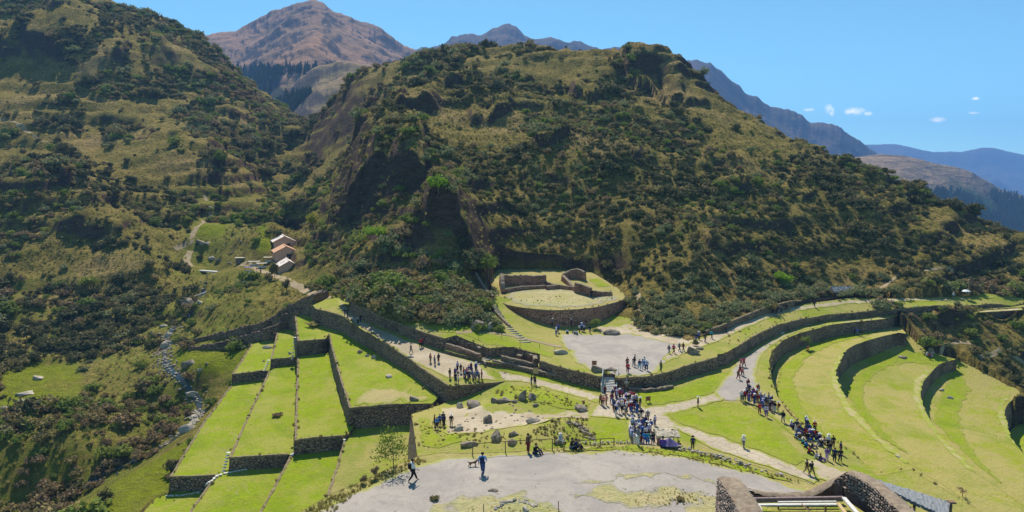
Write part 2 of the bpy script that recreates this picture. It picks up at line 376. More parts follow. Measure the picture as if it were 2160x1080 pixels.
# outline corners are photograph pixels dropped on the height function; a third value in a row is that corner's own height
def outline(rows, f, smooth=None, step=2.0):
    pts = [PZ(*r) if len(r) == 3 else PF(r[0], r[1], f) for r in rows]
    return pts
SLABS = []
def slab(name, rows, f, mat, depth, wall=None, batter=0.12, grid=2.0, smooth=False, ground=True, coping=None, label=None, wallmat='stone',
         zoff=0.0, wallname='retaining_wall', jitter=0.0, cat='wall'):
    pts = [np.array(p) for p in outline(rows, f)]
    n = len(pts)
    if sum(pts[i][0] * pts[(i + 1) % n][1] - pts[(i + 1) % n][0] * pts[i][1] for i in range(n)) < 0:
        pts = pts[::-1]; rev = True
    else: rev = False
    if smooth: ring = smooth_line(pts, 1.5, closed=True)
    else: ring = resample(pts + [pts[0]], 1.5)[:-1]
    ring = [np.array([p[0], p[1], 0]) for p in ring]
    poly = [(p[0], p[1]) for p in ring]
    if jitter:
        pj = []
        for i, p in enumerate(poly):
            k = jitter * float(noise2(p[0] * 0.35, p[1] * 0.35)); q = jitter * float(noise2(p[0] * 0.35 + 40, p[1] * 0.35 + 9))
            pj.append((p[0] + k, p[1] + q))
        poly = pj
    xs = np.array([p[0] for p in poly]); ys = np.array([p[1] for p in poly])
    gx, gy = np.meshgrid(np.arange(xs.min(), xs.max(), grid), np.arange(ys.min(), ys.max(), grid))
    gx = gx.ravel() + RNG.uniform(-.2, .2, gx.size) * grid; gy = gy.ravel() + RNG.uniform(-.2, .2, gy.size) * grid
    m = inside(poly, gx, gy); gx, gy = gx[m], gy[m]
    # keep interior points off the border
    if len(gx):
        d = np.min((gx[:, None] - xs[None]) ** 2 + (gy[:, None] - ys[None]) ** 2, axis=1); k = d > (grid * 0.35) ** 2; gx, gy = gx[k], gy[k]
    V2 = [Vector(p) for p in poly] + [Vector((a, b)) for a, b in zip(gx, gy)]
    vo, eo, fo, *_ = delaunay_2d_cdt(V2, [], [list(range(len(poly)))], 1, 1e-5)
    X = np.array([v.x for v in vo]); Y = np.array([v.y for v in vo])
    Z = (np.vectorize(f)(X, Y) if not isinstance(f, TPS) else f(X, Y)) + zoff
    Z = Z + 0.10 * fbm(X * 0.12, Y * 0.12, 3)
    zr = (np.vectorize(f)(xs, ys) if not isinstance(f, TPS) else f(xs, ys)) + zoff
    V = np.stack([X, Y, Z], 1)
    me = mesh_py(name, V, [tuple(q) for q in fo], True)
    if me.polygons and me.polygons[0].normal.z < 0: me.flip_normals()
    o = link(name, me, mats=[MT[mat]], kind='structure')
    SLABS.append(dict(name=name, poly=poly, f=f, xs=xs, ys=ys, obj=o, zoff=zoff))
    # wall all round
    N = len(poly); dn = 6; WV = []; WU = []; acc = 0.0
    for i in range(N + 1):
        p = poly[i % N]; a = poly[(i - 1) % N]; b = poly[(i + 1) % N]
        tx, ty = b[0] - a[0], b[1] - a[1]; L = math.hypot(tx, ty) + 1e-9; nx, ny = ty / L, -tx / L
        if i: acc += math.dist(poly[i - 1], p)
        ztop = zr[i % N] + 0.10 * float(fbm(p[0] * 0.12, p[1] * 0.12, 3))
        for k in range(dn + 1):
            h = depth * k / dn
            out = batter * h + 0.10 * float(noise2(acc * 0.9 + 3, h * 1.1)) * (1 if k else 0)
            WV.append((p[0] + nx * out, p[1] + ny * out, ztop + (0.02 if k == 0 else 0) - h)); WU.append((acc, ztop - h))
    WF = []
    for i in range(N):
        for k in range(dn):
            a = i * (dn + 1) + k; WF.append((a, a + 1, a + dn + 2, a + dn + 1))
    wme = mesh_np(wallname, WV, WF, True, uv=WU)
    wob = link(wallname, wme, mats=[MT[wallmat]])
    if label: tag(wob, label, cat)
    else: wob['kind'] = 'structure'
    # coping stones along the marked edges
    if coping:
        CV = []; CF = []
        for (ia, ib) in coping:
            line = [pts[(j if not rev else (n - 1 - j)) % n] for j in range(ia, ib + 1)]
            if smooth:
                full = ring
                # pick the ring piece between the two corners
                i0 = min(range(N), key=lambda q: (full[q][0] - line[0][0]) ** 2 + (full[q][1] - line[0][1]) ** 2)
                i1 = min(range(N), key=lambda q: (full[q][0] - line[-1][0]) ** 2 + (full[q][1] - line[-1][1]) ** 2)
                if rev: i0, i1 = i1, i0
                idx = [(i0 + q) % N for q in range((i1 - i0) % N + 1)]
                line = [np.array([poly[q][0], poly[q][1], 0]) for q in idx]
            else:
                if rev: line = line[::-1]
                line = resample(line, 0.8)
            M_ = len(line)
            for i, p in enumerate(line):
                a = line[max(0, i - 1)]; b = line[min(M_ - 1, i + 1)]
                tx, ty = b[0] - a[0], b[1] - a[1]; L = math.hypot(tx, ty) + 1e-9; nx, ny = ty / L, -tx / L
                z = f(p[0], p[1]) + zoff + 0.10 * float(fbm(p[0] * 0.12, p[1] * 0.12, 3))
                j1 = 0.07 * random.uniform(-1, 1); j2 = 0.12 * random.uniform(-1, 1); up = 0.05 + 0.08 * random.random()
                CV += [(p[0] + nx * (0.08 + j1), p[1] + ny * (0.08 + j1), z - 0.25), (p[0] + nx * (0.06 + j1), p[1] + ny * (0.06 + j1), z + up),
                       (p[0] - nx * (0.3 + j2), p[1] - ny * (0.3 + j2), z + up * 0.9), (p[0] - nx * (0.42 + j2), p[1] - ny * (0.42 + j2), z - 0.1)]
                if i:
                    b0 = len(CV) - 8
                    for q in range(3): CF.append((b0 + q, b0 + 4 + q, b0 + 5 + q, b0 + 1 + q))
        cm = mesh_py('coping', CV, CF, False); c = link('coping', cm, parent=wob if label else None, mats=[MT['coping']])
        if not label: c['kind'] = 'structure'
    return o, wob

# ---- left stair of straight terraces (each level a slab with its stone front)
slab('grass_terrace', [(623,668),(640,662),(667,655),(700,672),(730,700),(800,740),(880,800),(925,838),(912,851),(841,852),(738,861),(716,792),(703,745),(693,704),(687,715),(628,720)],
     fU, 'grass', 9, label='long L shaped stone wall holding the wide upper lawn with the green sign', coping=[(12,13),(9,12),(14,15),(15,16)])
slab('grass_terrace', [(628,752),(660,748),(697,744),(712,780),(760,880),(735,915),(721,918),(633,927),(622,930)],
     fS2, 'grass', 7, label='stone wall of the narrow lawn directly left of the speckled high wall', coping=[(6,7),(7,9)])
slab('grass_terrace', [(567,784),(592,770),(622,770),(632,790),(632,965),(608,959),(484,966),(513,900)],
     fS3, 'grass', 7, label='stone wall of the middle lawn that carries a grassy tuft', coping=[(5,6),(6,8)])
slab('grass_terrace', [(586,697),(613,690),(632,697),(632,753),(620,754),(571,758)],
     fS3b, 'grass', 6, label='short stone wall under the smallest upper lawn beside the corner steps', coping=[(4,5),(5,6)])
slab('grass_terrace', [(486,816),(500,800),(560,790),(575,800),(520,940),(490,1003),(464,1002),(358,1006),(430,890)],
     fS4, 'grass', 7, label='stone wall of the outermost straight lawn above the stream', coping=[(6,7),(7,9)])
slab('grass_terrace', [(531,726),(576,715),(600,712),(585,770),(575,784),(558,781),(490,790)],
     fS4b, 'grass', 6, label='low stone wall under the small lawn left of the corner steps', coping=[(5,6),(6,7)])
# lower row, this side of the white edging stones
fF1, fF2, fF3, fF4 = pl(-42.2), pl(-44.0), pl(-46.3), pl(-49.0)
slab('grass_terrace', [(731,912),(760,885),(890,880),(905,980),(900,1100),(650,1150),(687,1049),(710,985)], fF1, 'grass_dry', 5,
     label='low stone wall left of the lawn with the tall twiggy bush', coping=[(5,8)])
slab('grass_terrace', [(621,948),(700,925),(760,920),(740,1000),(700,1150),(520,1150),(550,1079)], fF2, 'grass', 5,
     label='low stone wall between two sloping lawns below the white edging stones', coping=[(5,7)])
slab('grass_terrace', [(457,1000),(560,965),(650,950),(600,1050),(560,1150),(360,1150),(402,1077)], fF3, 'grass', 5,
     label='low stone wall left of the bright lawn at the bottom edge', coping=[(5,7)])
slab('grass_terrace', [(330,1050),(400,1030),(480,1000),(470,1040),(420,1150),(240,1150)], fF4, 'grass', 4,
     label='lowest stone wall at the bottom edge beside the stream bank')
# meadow by the stream
# ---- path terrace and lower plateau
slab('path_terrace', [(655,640),(667,652),(722,666),(784,704),(860,755),(905,788),(948,816),(1000,811),(1064,805),(1075,792),(1040,762),(1000,745),(940,735),(883,717),(816,690),(764,666),(742,650),(733,636),(720,622),(690,626)],
     fP, 'grass_dry', 7, label='long high stone wall running diagonally beside the tan footpath', coping=[(1,6),(6,8)], wallmat='stone')
slab('plateau', [(1022,766),(1060,800),(1010,822),(955,840),(915,858),(868,874),(880,960),(900,1040),(1300,1040),(1700,1100),(1900,1150),(2160,1150),(2067,1079),(1994,1034),(1920,990),(1850,1005),(1790,945),(1700,905),(1660,868),(1640,836),(1628,800),(1622,761),(1629,740),(1652,717),(1691,701),(1756,685),(1805,678),(1872,671),(1888,664),(2000,659),(2160,648),
                 (2160,640),(2000,652),(1860,655),(1800,658),(1743,660),(1691,669),(1639,680),(1600,697),(1561,720),(1515,748),(1460,765),(1416,778),(1377,788),(1338,788),(1299,790),(1266,788),(1200,772),(1139,755),(1100,752),(1060,750)],
     fA, 'grass_dry', 8, label='stone wall of the first curved terrace beside the gravel road', smooth=False, grid=2.0)
# ---- upper terrace: above the path wall, the plaza, the upper path
slab('upper_terrace', [(741,618),(741,632),(756,646),(805,667),(857,688),(893,701),(937,714),(962,707),(1031,735),(1080,731),(1139,748),(1139,762),(1200,779),(1268,795),(1272,788),(1297,789),(1299,798),(1338,796),(1377,794),(1416,783),(1444,774),(1460,769),(1491,759),(1513,753),
                       (1513,748),(1530,745),(1561,727),(1600,704),(1639,686),(1691,673),(1743,664),(1800,660),(1851,654),(1900,651),(2020,646),(2090,641),(2130,645),(2160,640),(2180,630),(2100,621),(2000,626),(1800,628),(1700,640),(1610,662),(1520,700),(1450,720),(1400,690),(1320,668),(1200,650),(1050,625),(1000,640),(900,640),(800,610)],
     fB, 'grass_dry', 4.5, label='long stone wall backing the footpath, the plaza steps and the curving road', coping=[(1,6),(11,13),(16,23),(26,36)], wallmat='stone')
fC = tz([(937,735,-33.6),(962,718,-33.2),(1000,745,-33.9),(1026,760,-34.3),(1031,742,-33.8),(1080,745,-34.2),(1139,768,-34.5),(1100,765,-34.5)])
slab('ruin_floor', [(936,738),(975,749),(1026,763),(1060,768),(1139,777),(1142,762),(1139,745),(1080,728),(1031,732),(962,704),(934,712)], fC, 'grass_dry', 2.5, label='footing wall under the row of small chambers beside the footpath', batter=.05)
# ---- half round platform
slab('ruin_platform', [(1044,631),(1064,641),(1090,648),(1141,654),(1193,655),(1245,650),(1284,642),(1320,629),(1308,612),(1294,603),(1268,586),(1235,572),(1150,568),(1060,568),(1040,580),(1036,610)],
     fM, 'straw', 6.5, label='tall curved stone wall of the half round platform above the plaza', coping=[(0,7)], wallmat='stone_red', smooth=True, batter=0.16)
# ---- curved terraces stepping down to the right
slab('curved_terrace', [(1633,826),(1640,760),(1670,715),(1740,680),(1860,668),(1885,684),(1900,692),(1911,704),(1896,702),(1844,714),(1805,727),(1784,740),(1766,761),(1761,781),(1767,805),(1779,828),(1800,863),(1852,919),(1917,976),(1994,1025),(2067,1079),(2150,1150),(1900,1150),(1750,960)],
     fT1, 'grass_curved', 7, label='concave stone wall between the first and second curved lawns', smooth=True)
slab('curved_terrace', [(1765,828),(1765,760),(1800,725),(1880,698),(1913,704),(1935,722),(1962,742),(1990,750),(2017,757),(1986,766),(1966,784),(1947,807),(1942,833),(1950,863),(1966,891),(1981,919),(2020,955),(2059,997),(2111,1033),(2158,1067),(2260,1150),(2000,1150),(1840,960)],
     fT2, 'grass_curved', 7, label='dark concave stone wall between the second and third curved lawns', smooth=True)
slab('curved_terrace', [(1945,860),(1945,800),(1980,762),(2017,757),(2050,772),(2085,790),(2125,812),(2152,827),(2126,852),(2119,878),(2129,917),(2149,945),(2160,958),(2260,1040),(2300,1150),(2120,1150),(2000,980)],
     fT3, 'grass_curved', 7, label='concave stone wall at the right edge of the picture', smooth=True)
slab('curved_terrace', [(2110,1000),(2118,935),(2150,895),(2230,905),(2400,940),(2400,1150),(2230,1150)], fT4, 'grass', 5, smooth=True,
     label='bank under the lowest curved lawn at the right edge', wallmat='earth')
# ---- gravel knoll in the foreground
KN = slab('gravel_knoll', [(560,1180),(640,1075),(700,1043),(760,1018),(830,985),(880,963),(930,954),(1000,956),(1100,951),(1200,944),(1330,938),(1430,945),(1500,956),(1600,985),(1700,1016),(1790,1046),(1870,1078),(1960,1115),(2080,1300),(2100,1700),(1500,2400),(900,2400),(500,1500)],
     fK, 'straw', 13, batter=0.62, grid=0.8, wallmat='straw', smooth=True, wallname='knoll_bank')

# ------------------------------------------------------------------ terrain control points: pixel column, row, distance ahead
CT = []
def cy(*rows):
    for px, py, Y in rows: CT.append(PY(px, py, Y))
def cz(*rows):
    for r in rows: CT.append(PZ(*r))
# meadow, stream and left bank
cz((430,770,-44.4),(400,745,-43.6),(480,742,-43),(400,930,-48.5),(300,1000,-50.3),(200,1060,-51),(450,880,-47.6),(520,745,-42.2))
cz((358,1010,-50.3),(520,1030,-47))
cy((350,735,190),(420,840,160),(380,925,141),(200,1010,132),(60,1075,126),(330,670,215))
cz((-150,1000,-55),(0,960,-53.5),(0,850,-51),(50,830,-50.5),(150,940,-53),(250,900,-52.5),(300,820,-50),(300,745,-46.5))
cz((-300,850,-50),(-300,700,-40))
cy((150,760,187),(0,700,205),(-200,640,230),(200,640,228),(0,560,238),(150,480,265),(0,400,292),(300,700,205),(100,660,218))
cy((350,640,226),(300,560,245),(400,640,232),(440,590,243),(470,500,285),(500,450,320),(560,400,372),(600,330,430),(640,275,490),(400,500,285),(300,470,285))
cy((300,400,315),(200,300,372),(0,250,378),(-200,300,360),(100,150,440),(0,60,490),(-200,0,520),(200,0,545),(-100,-120,590),(200,-60,640),(300,100,490),(350,170,462),(370,62,548),(300,40,545))
cy((420,300,372),(500,350,360),(580,320,425),(600,280,455),(520,190,495),(430,98,545),(440,135,520),(480,160,510),(640,262,520),(560,225,505),(420,400,325),(500,280,425))
cy((620,440,305),(590,480,280),(640,500,262),(560,520,262),(660,420,335),(650,360,400),(640,320,440))
# small crags on the left slope: short steep steps
cy((60,455,268),(60,395,276),(170,520,255),(170,470,262),(150,80,462),(150,35,478),(250,150,440),(250,110,452),(330,130,470),(330,90,482),(0,110,450),(0,80,462))
# bridge, houses, bank above the dark wall
cz((440,576,-34.6),(530,570,-31.4),(600,588,-32.0),(640,612,-31.2),(660,628,-30.0),(700,632,-29.9),(600,540,-28.5),(560,560,-30.5),(620,520,-27),(480,572,-33.5))
cy((550,650,188),(480,650,196),(430,690,192),(610,640,182),(500,610,215),(560,610,205))
cz((660,640,-30.6),(640,652,-32))
cy((690,600,195),(700,540,222),(700,470,262),(700,400,318),(690,300,400),(660,280,440),(700,235,430),(740,180,440))
# central hill, columns from left to right; pairs with little change in distance are cliffs
cy((760,600,184),(760,545,200),(760,478,226),(752,462,232),(755,330,258),(765,285,272),(790,250,300),(790,158,425))
cy((850,640,166),(850,600,174),(850,540,187),(850,466,208),(850,448,213),(850,305,240),(850,270,262),(850,232,292),(850,212,330),(865,143,420))
cy((940,690,147),(950,640,160),(950,600,168),(940,560,177),(925,545,180),(925,410,194),(940,385,206),(950,300,256),(950,255,292),(950,205,318),(950,158,372),(950,114,425))
cy((1040,560,190),(1040,520,200),(1050,450,216),(1050,380,238),(1050,300,268),(1050,235,302),(1050,172,356),(1050,112,425))
cy((1150,560,200),(1250,560,200),(1150,500,211),(1150,430,229),(1160,395,236),(1160,340,246),(1150,260,294),(1150,188,350),(1150,113,420))
cy((1290,596,192),(1300,520,200),(1300,440,220),(1300,395,234),(1300,335,246),(1300,280,280),(1300,206,328),(1300,134,395))
cy((1420,640,164),(1420,560,182),(1420,480,205),(1420,400,232),(1420,320,266),(1420,250,300),(1360,200,335),(1370,190,344),(1370,135,352),(1420,160,346))
cy((1550,640,172),(1550,600,180),(1550,520,198),(1550,440,222),(1550,360,250),(1550,285,290),(1550,238,335),(1480,195,340))
cy((1700,610,190),(1700,560,200),(1700,480,220),(1700,400,246),(1700,326,312))
cy((1850,610,194),(1850,560,206),(1850,480,226),(1850,430,242),(1850,382,286))
cy((2000,610,198),(2000,560,210),(2000,500,228),(2000,447,268))
cy((2160,600,202),(2160,560,214),(2160,520,246),(2300,600,215),(2300,570,250))
# behind the skyline the ground falls away
for px, py, Y in [(790,158,425),(865,143,420),(950,114,425),(1050,112,425),(1150,113,420),(1300,134,395),(1420,145,360),(1550,238,335),(1700,326,312),(1850,382,286),(2000,447,268),(2160,520,246)]:
    x, y, z = PY(px, py, Y); CT.append((x * 1.28, y * 1.28, z - 45)); CT.append((x * 1.9, y * 1.9, z - 130))
for px, py, Y in [(640,262,520),(520,190,495),(430,98,545),(370,62,548),(200,0,545)]:
    x, y, z = PY(px, py, Y); CT.append((x * 1.3, y * 1.3, z - 25)); CT.append((x * 1.7, y * 1.7, z - 90))
# ground that meets the outer edges of the levelled ground
cz((1800,622,-30.5),(2000,618,-30),(1700,632,-30.5),(1610,654,-30.6),(1520,690,-31.2),(1440,705,-32),(1350,680,-31.5),(1330,640,-30),(1020,640,-29),(1000,600,-26),(900,655,-28.3),(800,622,-27.2))
cz((1900,682,-35.4),(1940,700,-37.4),(2000,690,-36.8),(2080,680,-37.4),(2160,700,-40),(2160,760,-43),(2060,740,-41),(2100,780,-43.8),(2160,815,-46),(2160,668,-35),(2300,700,-44),(2300,850,-52),(2000,672,-34.8),(1985,735,-40.2),(2250,640,-32))
cz((1000,700,-31),(1330,1300,-40),(600,1300,-48),(1700,1300,-40),(2300,1300,-52))
T0 = TPS(CT, 1e-7)

CLIFFS = [(0,72,452,9,14),(75,178,450,13,16),(128,212,492,16,18),(250,385,478,13,16),(183,283,452,7,12),(335,374,532,9,12),(403,446,520,10,12),
          (200,285,405,6,10),(230,305,388,7,10),(462,555,440,9,14),(367,462,362,7,10),(30,152,284,13,14),(128,235,262,8,9),(0,30,300,9,12),(400,470,330,5,9),
          (300,420,410,5,9),(60,170,360,6,9),
          (880,936,392,6,12),(850,950,362,12,14),(928,1020,320,18,20),(1033,1130,345,8,12),(705,862,296,12,18),(990,1082,290,12,14),(1200,1270,322,12,14),
          (1313,1436,332,14,18),(833,930,282,16,16),(728,905,226,22,20),(996,1046,250,10,6),(1105,1232,232,9,12),(898,1030,180,16,12),(1280,1350,246,8,10),
          (1430,1520,318,8,10),(1560,1720,236,5,9),(1690,1800,232,5,9),(1740,1850,216,5,9),(1440,1560,200,5,9),(1120,1200,262,7,10),(1360,1480,262,6,10),(660,720,330,12,14),(640,700,262,7,10),
          (1500,1640,262,5,9),(1900,2010,214,4,7)]
def terrain_height(x, y):
    z = T0(x, y)
    r = np.hypot(x, y); dep = np.maximum(y, 1)
    px, py = pix(x, y, z)
    hill = sstep(175, 235, r)                      # rough country starts behind the site
    left = sstep(-30, -60, x) * sstep(120, 150, y)
    amp = np.maximum(hill, 0.35 * left)
    wx = x + 9 * fbm(x * 0.012, y * 0.012, 3); wy = y + 9 * fbm(x * 0.012 + 50, y * 0.012, 3)
    rough = ridged(wx * 0.022, wy * 0.022, 5) * 3.4 + fbm(wx * 0.06, wy * 0.06, 4) * 1.2
    z = z + amp * rough * (0.35 + 0.65 * sstep(200, 330, r))
    # rock ledges: flat benches broken by short steep risers
    h = 7.5 + 2.5 * noise2(x * 0.006, y * 0.006)
    zz = z + 4.5 * fbm(x * 0.016 + 7, y * 0.016, 3)
    fr = zz / h - np.floor(zz / h)
    st = (np.floor(zz / h) + sstep(0.62, 0.92, fr) * 1.0) * h
    k = np.clip(0.5 + 1.2 * noise2(x * 0.017 + 3, y * 0.017 + 8), 0, 1) * hill * 0.55
    z = z + k * (st - (zz - h * 0.38))
    # named cliffs: (first column, last column, row of the foot, distance, height in metres)
    a = 1080 + F * x / dep
    for (c0, c1, Yb, H, L) in CLIFFS:
        w = sstep(c0 - 8, c0 + 12, a) * (1 - sstep(c1 - 12, c1 + 8, a))
        wig = 7.0 * fbm(x * 0.05 + H, y * 0.0 + c0 * 0.1, 4)
        d = y - Yb - wig - (c1 - c0) * 0.06 * np.cos((a - c0) / (c1 - c0 + 1) * 3.1 + c0)
        H_ = 0.42 * H * (0.7 + 0.9 * fbm(x * 0.07, y * 0.01 + c1, 4))
        z = z + w * H_ * sstep(-1.2, 1.6, d) * np.exp(-np.maximum(d - 1.6, 0) / (L * 1.5))
        z = z - w * H_ * 0.12 * np.exp(-np.maximum(-d, 0) / 6.0) * (d < 0)
    # rock texture on whatever is steep comes from fine displacement
    z = z + 0.5 * amp * ridged(wx * 0.16, wy * 0.16, 3)
    z = z + 0.18 * fbm(x * 0.25, y * 0.25, 3) * np.maximum(left, hill)
    return z

NA, NR = 620, 640
az = np.linspace(math.radians(-47), math.radians(45), NA)
rr = 34.0 * (1080.0 / 34.0) ** np.linspace(0, 1, NR)
AZ, RR = np.meshgrid(az, rr)
TX = RR * np.sin(AZ); TY = RR * np.cos(AZ)
TZ = terrain_height(TX, TY)
lim = sstep(620, 1000, RR); TZ = TZ * (1 - lim) + np.minimum(TZ, -70) * lim
for s in SLABS:                                     # cut the bed of every levelled piece down
    m = inside(s['poly'], TX, TY)
    if s['name'] == 'gravel_knoll': continue
    if m.any():
        fz = s['f'](TX[m], TY[m]) if isinstance(s['f'], TPS) else np.vectorize(s['f'])(TX[m], TY[m])
        TZ[m] = np.minimum(TZ[m], fz - 1.2)
HULL = [PF(565,738,fS4b),PF(650,676,fU),PF(700,640,fP),PF(748,642,fB),PF(900,712,fP),PF(1139,742,fB),PF(1250,776,fB),PF(1500,762,fB),PF(1640,694,fA),PF(1850,666,fA),PF(1878,690,fT1),PF(1905,712,fT1),
        PF(1990,765,fT2),PF(2060,790,fT3),PF(2140,850,fT3),PF(2140,1090,fT3),PF(1500,1100,fA),PF(700,1100,fF1),PF(430,1050,fF3),PF(400,1000,fS4),PF(490,880,fS4),PF(505,800,fS4b)]
m = inside(HULL, TX, TY); TZ[m] = np.minimum(TZ[m], -56)
m = RR < 70; TZ[m] = np.minimum(TZ[m], -33)
# nothing of the base may stand higher than the levelled ground right next to it, on this side of it
idx = np.arange(NA * NR).reshape(NR, NA)
TF = np.stack([idx[:-1, :-1], idx[:-1, 1:], idx[1:, 1:], idx[1:, :-1]], -1).reshape(-1, 4)
def m_hill():
    M = Mat('hillside_scrub_and_rock', 1.0, 0.05); v = M.coord(); nz = M.nz()
    big = M.noise(v, 0.022, 5, 0.55, 0.4); mid = M.noise(v, 0.11, 6, 0.65, 0.3); fine = M.noise(v, 0.9, 5, 0.7); vf = M.noise(v, 4.0, 3, 0.6)
    c = M.mix(M.fac(mid, 0.38, 0.62), (0.42, 0.31, 0.085), (0.25, 0.21, 0.05))
    c = M.mix(M.math('MULTIPLY', M.fac(big, 0.5, 0.66), 0.8), c, (0.50, 0.34, 0.14))
    c = M.mix(M.math('MULTIPLY', M.fac(fine, 0.42, 0.62), 0.75), c, (0.085, 0.075, 0.022))
    c = M.mix(M.math('MULTIPLY', M.attr('lush'), M.fac(fine, 0.3, 0.7)), c, (0.25, 0.30, 0.035))
    k = M.math('ADD', M.attr('lawn'), M.math('MULTIPLY', M.math('SUBTRACT', mid, 0.5), 2.0))
    lw = M.mix(M.fac(fine, 0.35, 0.68), (0.28, 0.33, 0.012), (0.24, 0.25, 0.03)); lw = M.mix(M.fac(big, 0.5, 0.7), lw, (0.33, 0.31, 0.06))
    c = M.mix(M.fac(k, 0.2, 0.75), c, lw)
    rn = M.noise(M.coord('Object', (0.6, 0.6, 1.5)), 0.55, 8, 0.8, 0.6); crk = M.noise(M.coord('Object', (0.35, 0.35, 1.1)), 0.9, 7, 0.85, 2.5)
    rock = M.mix(M.fac(rn, 0.35, 0.65), (0.115, 0.072, 0.05), (0.25, 0.155, 0.10)); rock = M.mix(M.fac(crk, 0.56, 0.66), rock, (0.04, 0.03, 0.024)); rock = M.mix(M.math('MULTIPLY', M.fac(fine, 0.5, 0.7), 0.55), rock, (0.11, 0.11, 0.035)); rock = M.mix(M.fac(vf, 0.45, 0.7), rock, (0.03, 0.025, 0.02))
    st = M.fac(M.math('ADD', nz, M.math('MULTIPLY', M.math('SUBTRACT', fine, 0.5), 0.35)), 0.70, 0.58)
    c = M.mix(st, c, rock)
    M.color(c)
    h = M.math('ADD', M.math('ADD', fine, M.math('MULTIPLY', vf, 0.35)), M.math('MULTIPLY', rn, 1.6)); M.bump(h, 1.0, 1.4); return M.m
MT['hill'] = m_hill()
TV = np.stack([TX.ravel(), TY.ravel(), TZ.ravel()], 1)
tme = mesh_np('hillside', TV, TF, True)
PXA, PYA = pix(TX, TY, TZ)
lush = sstep(175, 150, TY) * sstep(-20, -35, TX) * sstep(560, 640, PYA) + 0.5 * sstep(560, 600, PYA) * (PXA < 750) + 0.9 * np.exp(-((PXA - 440 - (PYA - 450) * -0.3) / 110.0) ** 2) * sstep(380, 440, PYA)
lush = np.clip(lush * 1.2, 0, 1) * np.clip(0.75 + 0.9 * fbm(TX * 0.04, TY * 0.04, 3), 0, 1)
at = tme.attributes.new('lush', 'FLOAT', 'POINT'); at.data.foreach_set('value', lush.ravel().astype(np.float32))
lawn = np.zeros(TX.shape)
for K in ([(130,1100),(200,1045),(270,1000),(340,960),(400,925),(455,865),(480,822),(520,800),(480,900),(400,960),(365,1006),(352,1050),(300,1100)], [(362,742),(400,738),(525,742),(520,770),(490,805),(440,790),(400,775),(375,770)],
          [(0,785),(70,768),(165,765),(172,800),(170,835),(95,868),(0,875)], [(560,565),(592,556),(596,590),(565,582)], [(425,475),(485,470),(470,502),(425,505)], [(545,470),(568,480),(575,530),(555,545),(540,520)], [(420,470),(440,470),(440,500),(420,500)]):
    m = inside(K, PXA, PYA); lawn[m] = 1
for _ in range(6):
    lawn = (lawn + np.roll(lawn, 1, 0) + np.roll(lawn, -1, 0) + np.roll(lawn, 1, 1) + np.roll(lawn, -1, 1)) / 5
at = tme.attributes.new('lawn', 'FLOAT', 'POINT'); at.data.foreach_set('value', (lawn * 0.8).ravel().astype(np.float32))
terrain = link('hillside', tme, mats=[MT['hill']], kind='structure')

# ------------------------------------------------------------------ far mountains
def mountain(name, sky_pts, R, slope, mat, seed, rough=1.0, r0=None, r1=None, na=420, nr=150, dR=None, jag=4.0, floor=-260):
    xs = np.array([p[0] for p in sky_pts], float); ys = np.array([p[1] for p in sky_pts], float)
    Rs = np.array([(p[2] if len(p) > 2 else R) for p in sky_pts], float)
    px = np.linspace(xs[0], xs[-1], na); a = np.arctan2((px - 1080) / F, 1.0)
    k = np.maximum(2, int(na / 90)); 
    ysk = np.interp(px, xs, ys); ker = np.ones(k) / k; ysk = np.convolve(np.pad(ysk, k, mode='edge'), ker, 'same')[k:-k]
    ker2 = np.ones(31) / 31; ysm = np.convolve(np.pad(ysk, 15, mode='edge'), ker2, 'valid') + jag
    ysk = ysk - jag * (fbm(px * 0.02 + seed, px * 0 + seed, 5, gain=0.6))
    Rk = np.interp(px, xs, Rs)
    r0 = r0 or R * 0.45; r1 = r1 or R * 1.25
    r = np.linspace(r0, r1, nr); A, Q = np.meshgrid(a, r)
    X = Q * np.tan(A); Y = Q                                    # Q is distance ahead
    K = Rk[None, :] + 0 * Q; ZS = (-K * ((ysk[None, :] - YH) / F) * 1.0)
    d = Q - K
    wr = np.exp(-np.abs(d) / (R * 0.035)); ZS = -K * ((ysk[None, :] * wr + ysm[None, :] * (1 - wr) - YH) / F)
    s = 1 + 0 * d
    wob = ridged(X / R * 7 + seed, Y / R * 7, 5) * R * 0.016 * rough
    wob = wob + fbm(X / R * 2.2 + seed, Y / R * 2.2, 3) * R * 0.022 * rough - R * 0.012
    fall = np.where(d < 0, -d * slope * (0.75 + 0.5 * sstep(0, 0.5, -d / R)), d * slope * 1.2)
    Z = ZS - fall + wob * sstep(0, 0.05, np.abs(d) / R) - 0.0
    Z = np.minimum(Z, ZS - fall * 0.55)
    Z = np.maximum(Z, floor)
    idx = np.arange(na * nr).reshape(nr, na)
    Fc = np.stack([idx[:-1, :-1], idx[:-1, 1:], idx[1:, 1:], idx[1:, :-1]], -1).reshape(-1, 4)
    me = mesh_np(name, np.stack([X.ravel(), Y.ravel(), Z.ravel()], 1), Fc, True)
    link(name, me, mats=[mat], kind='structure')
    return (X, Y, Z)
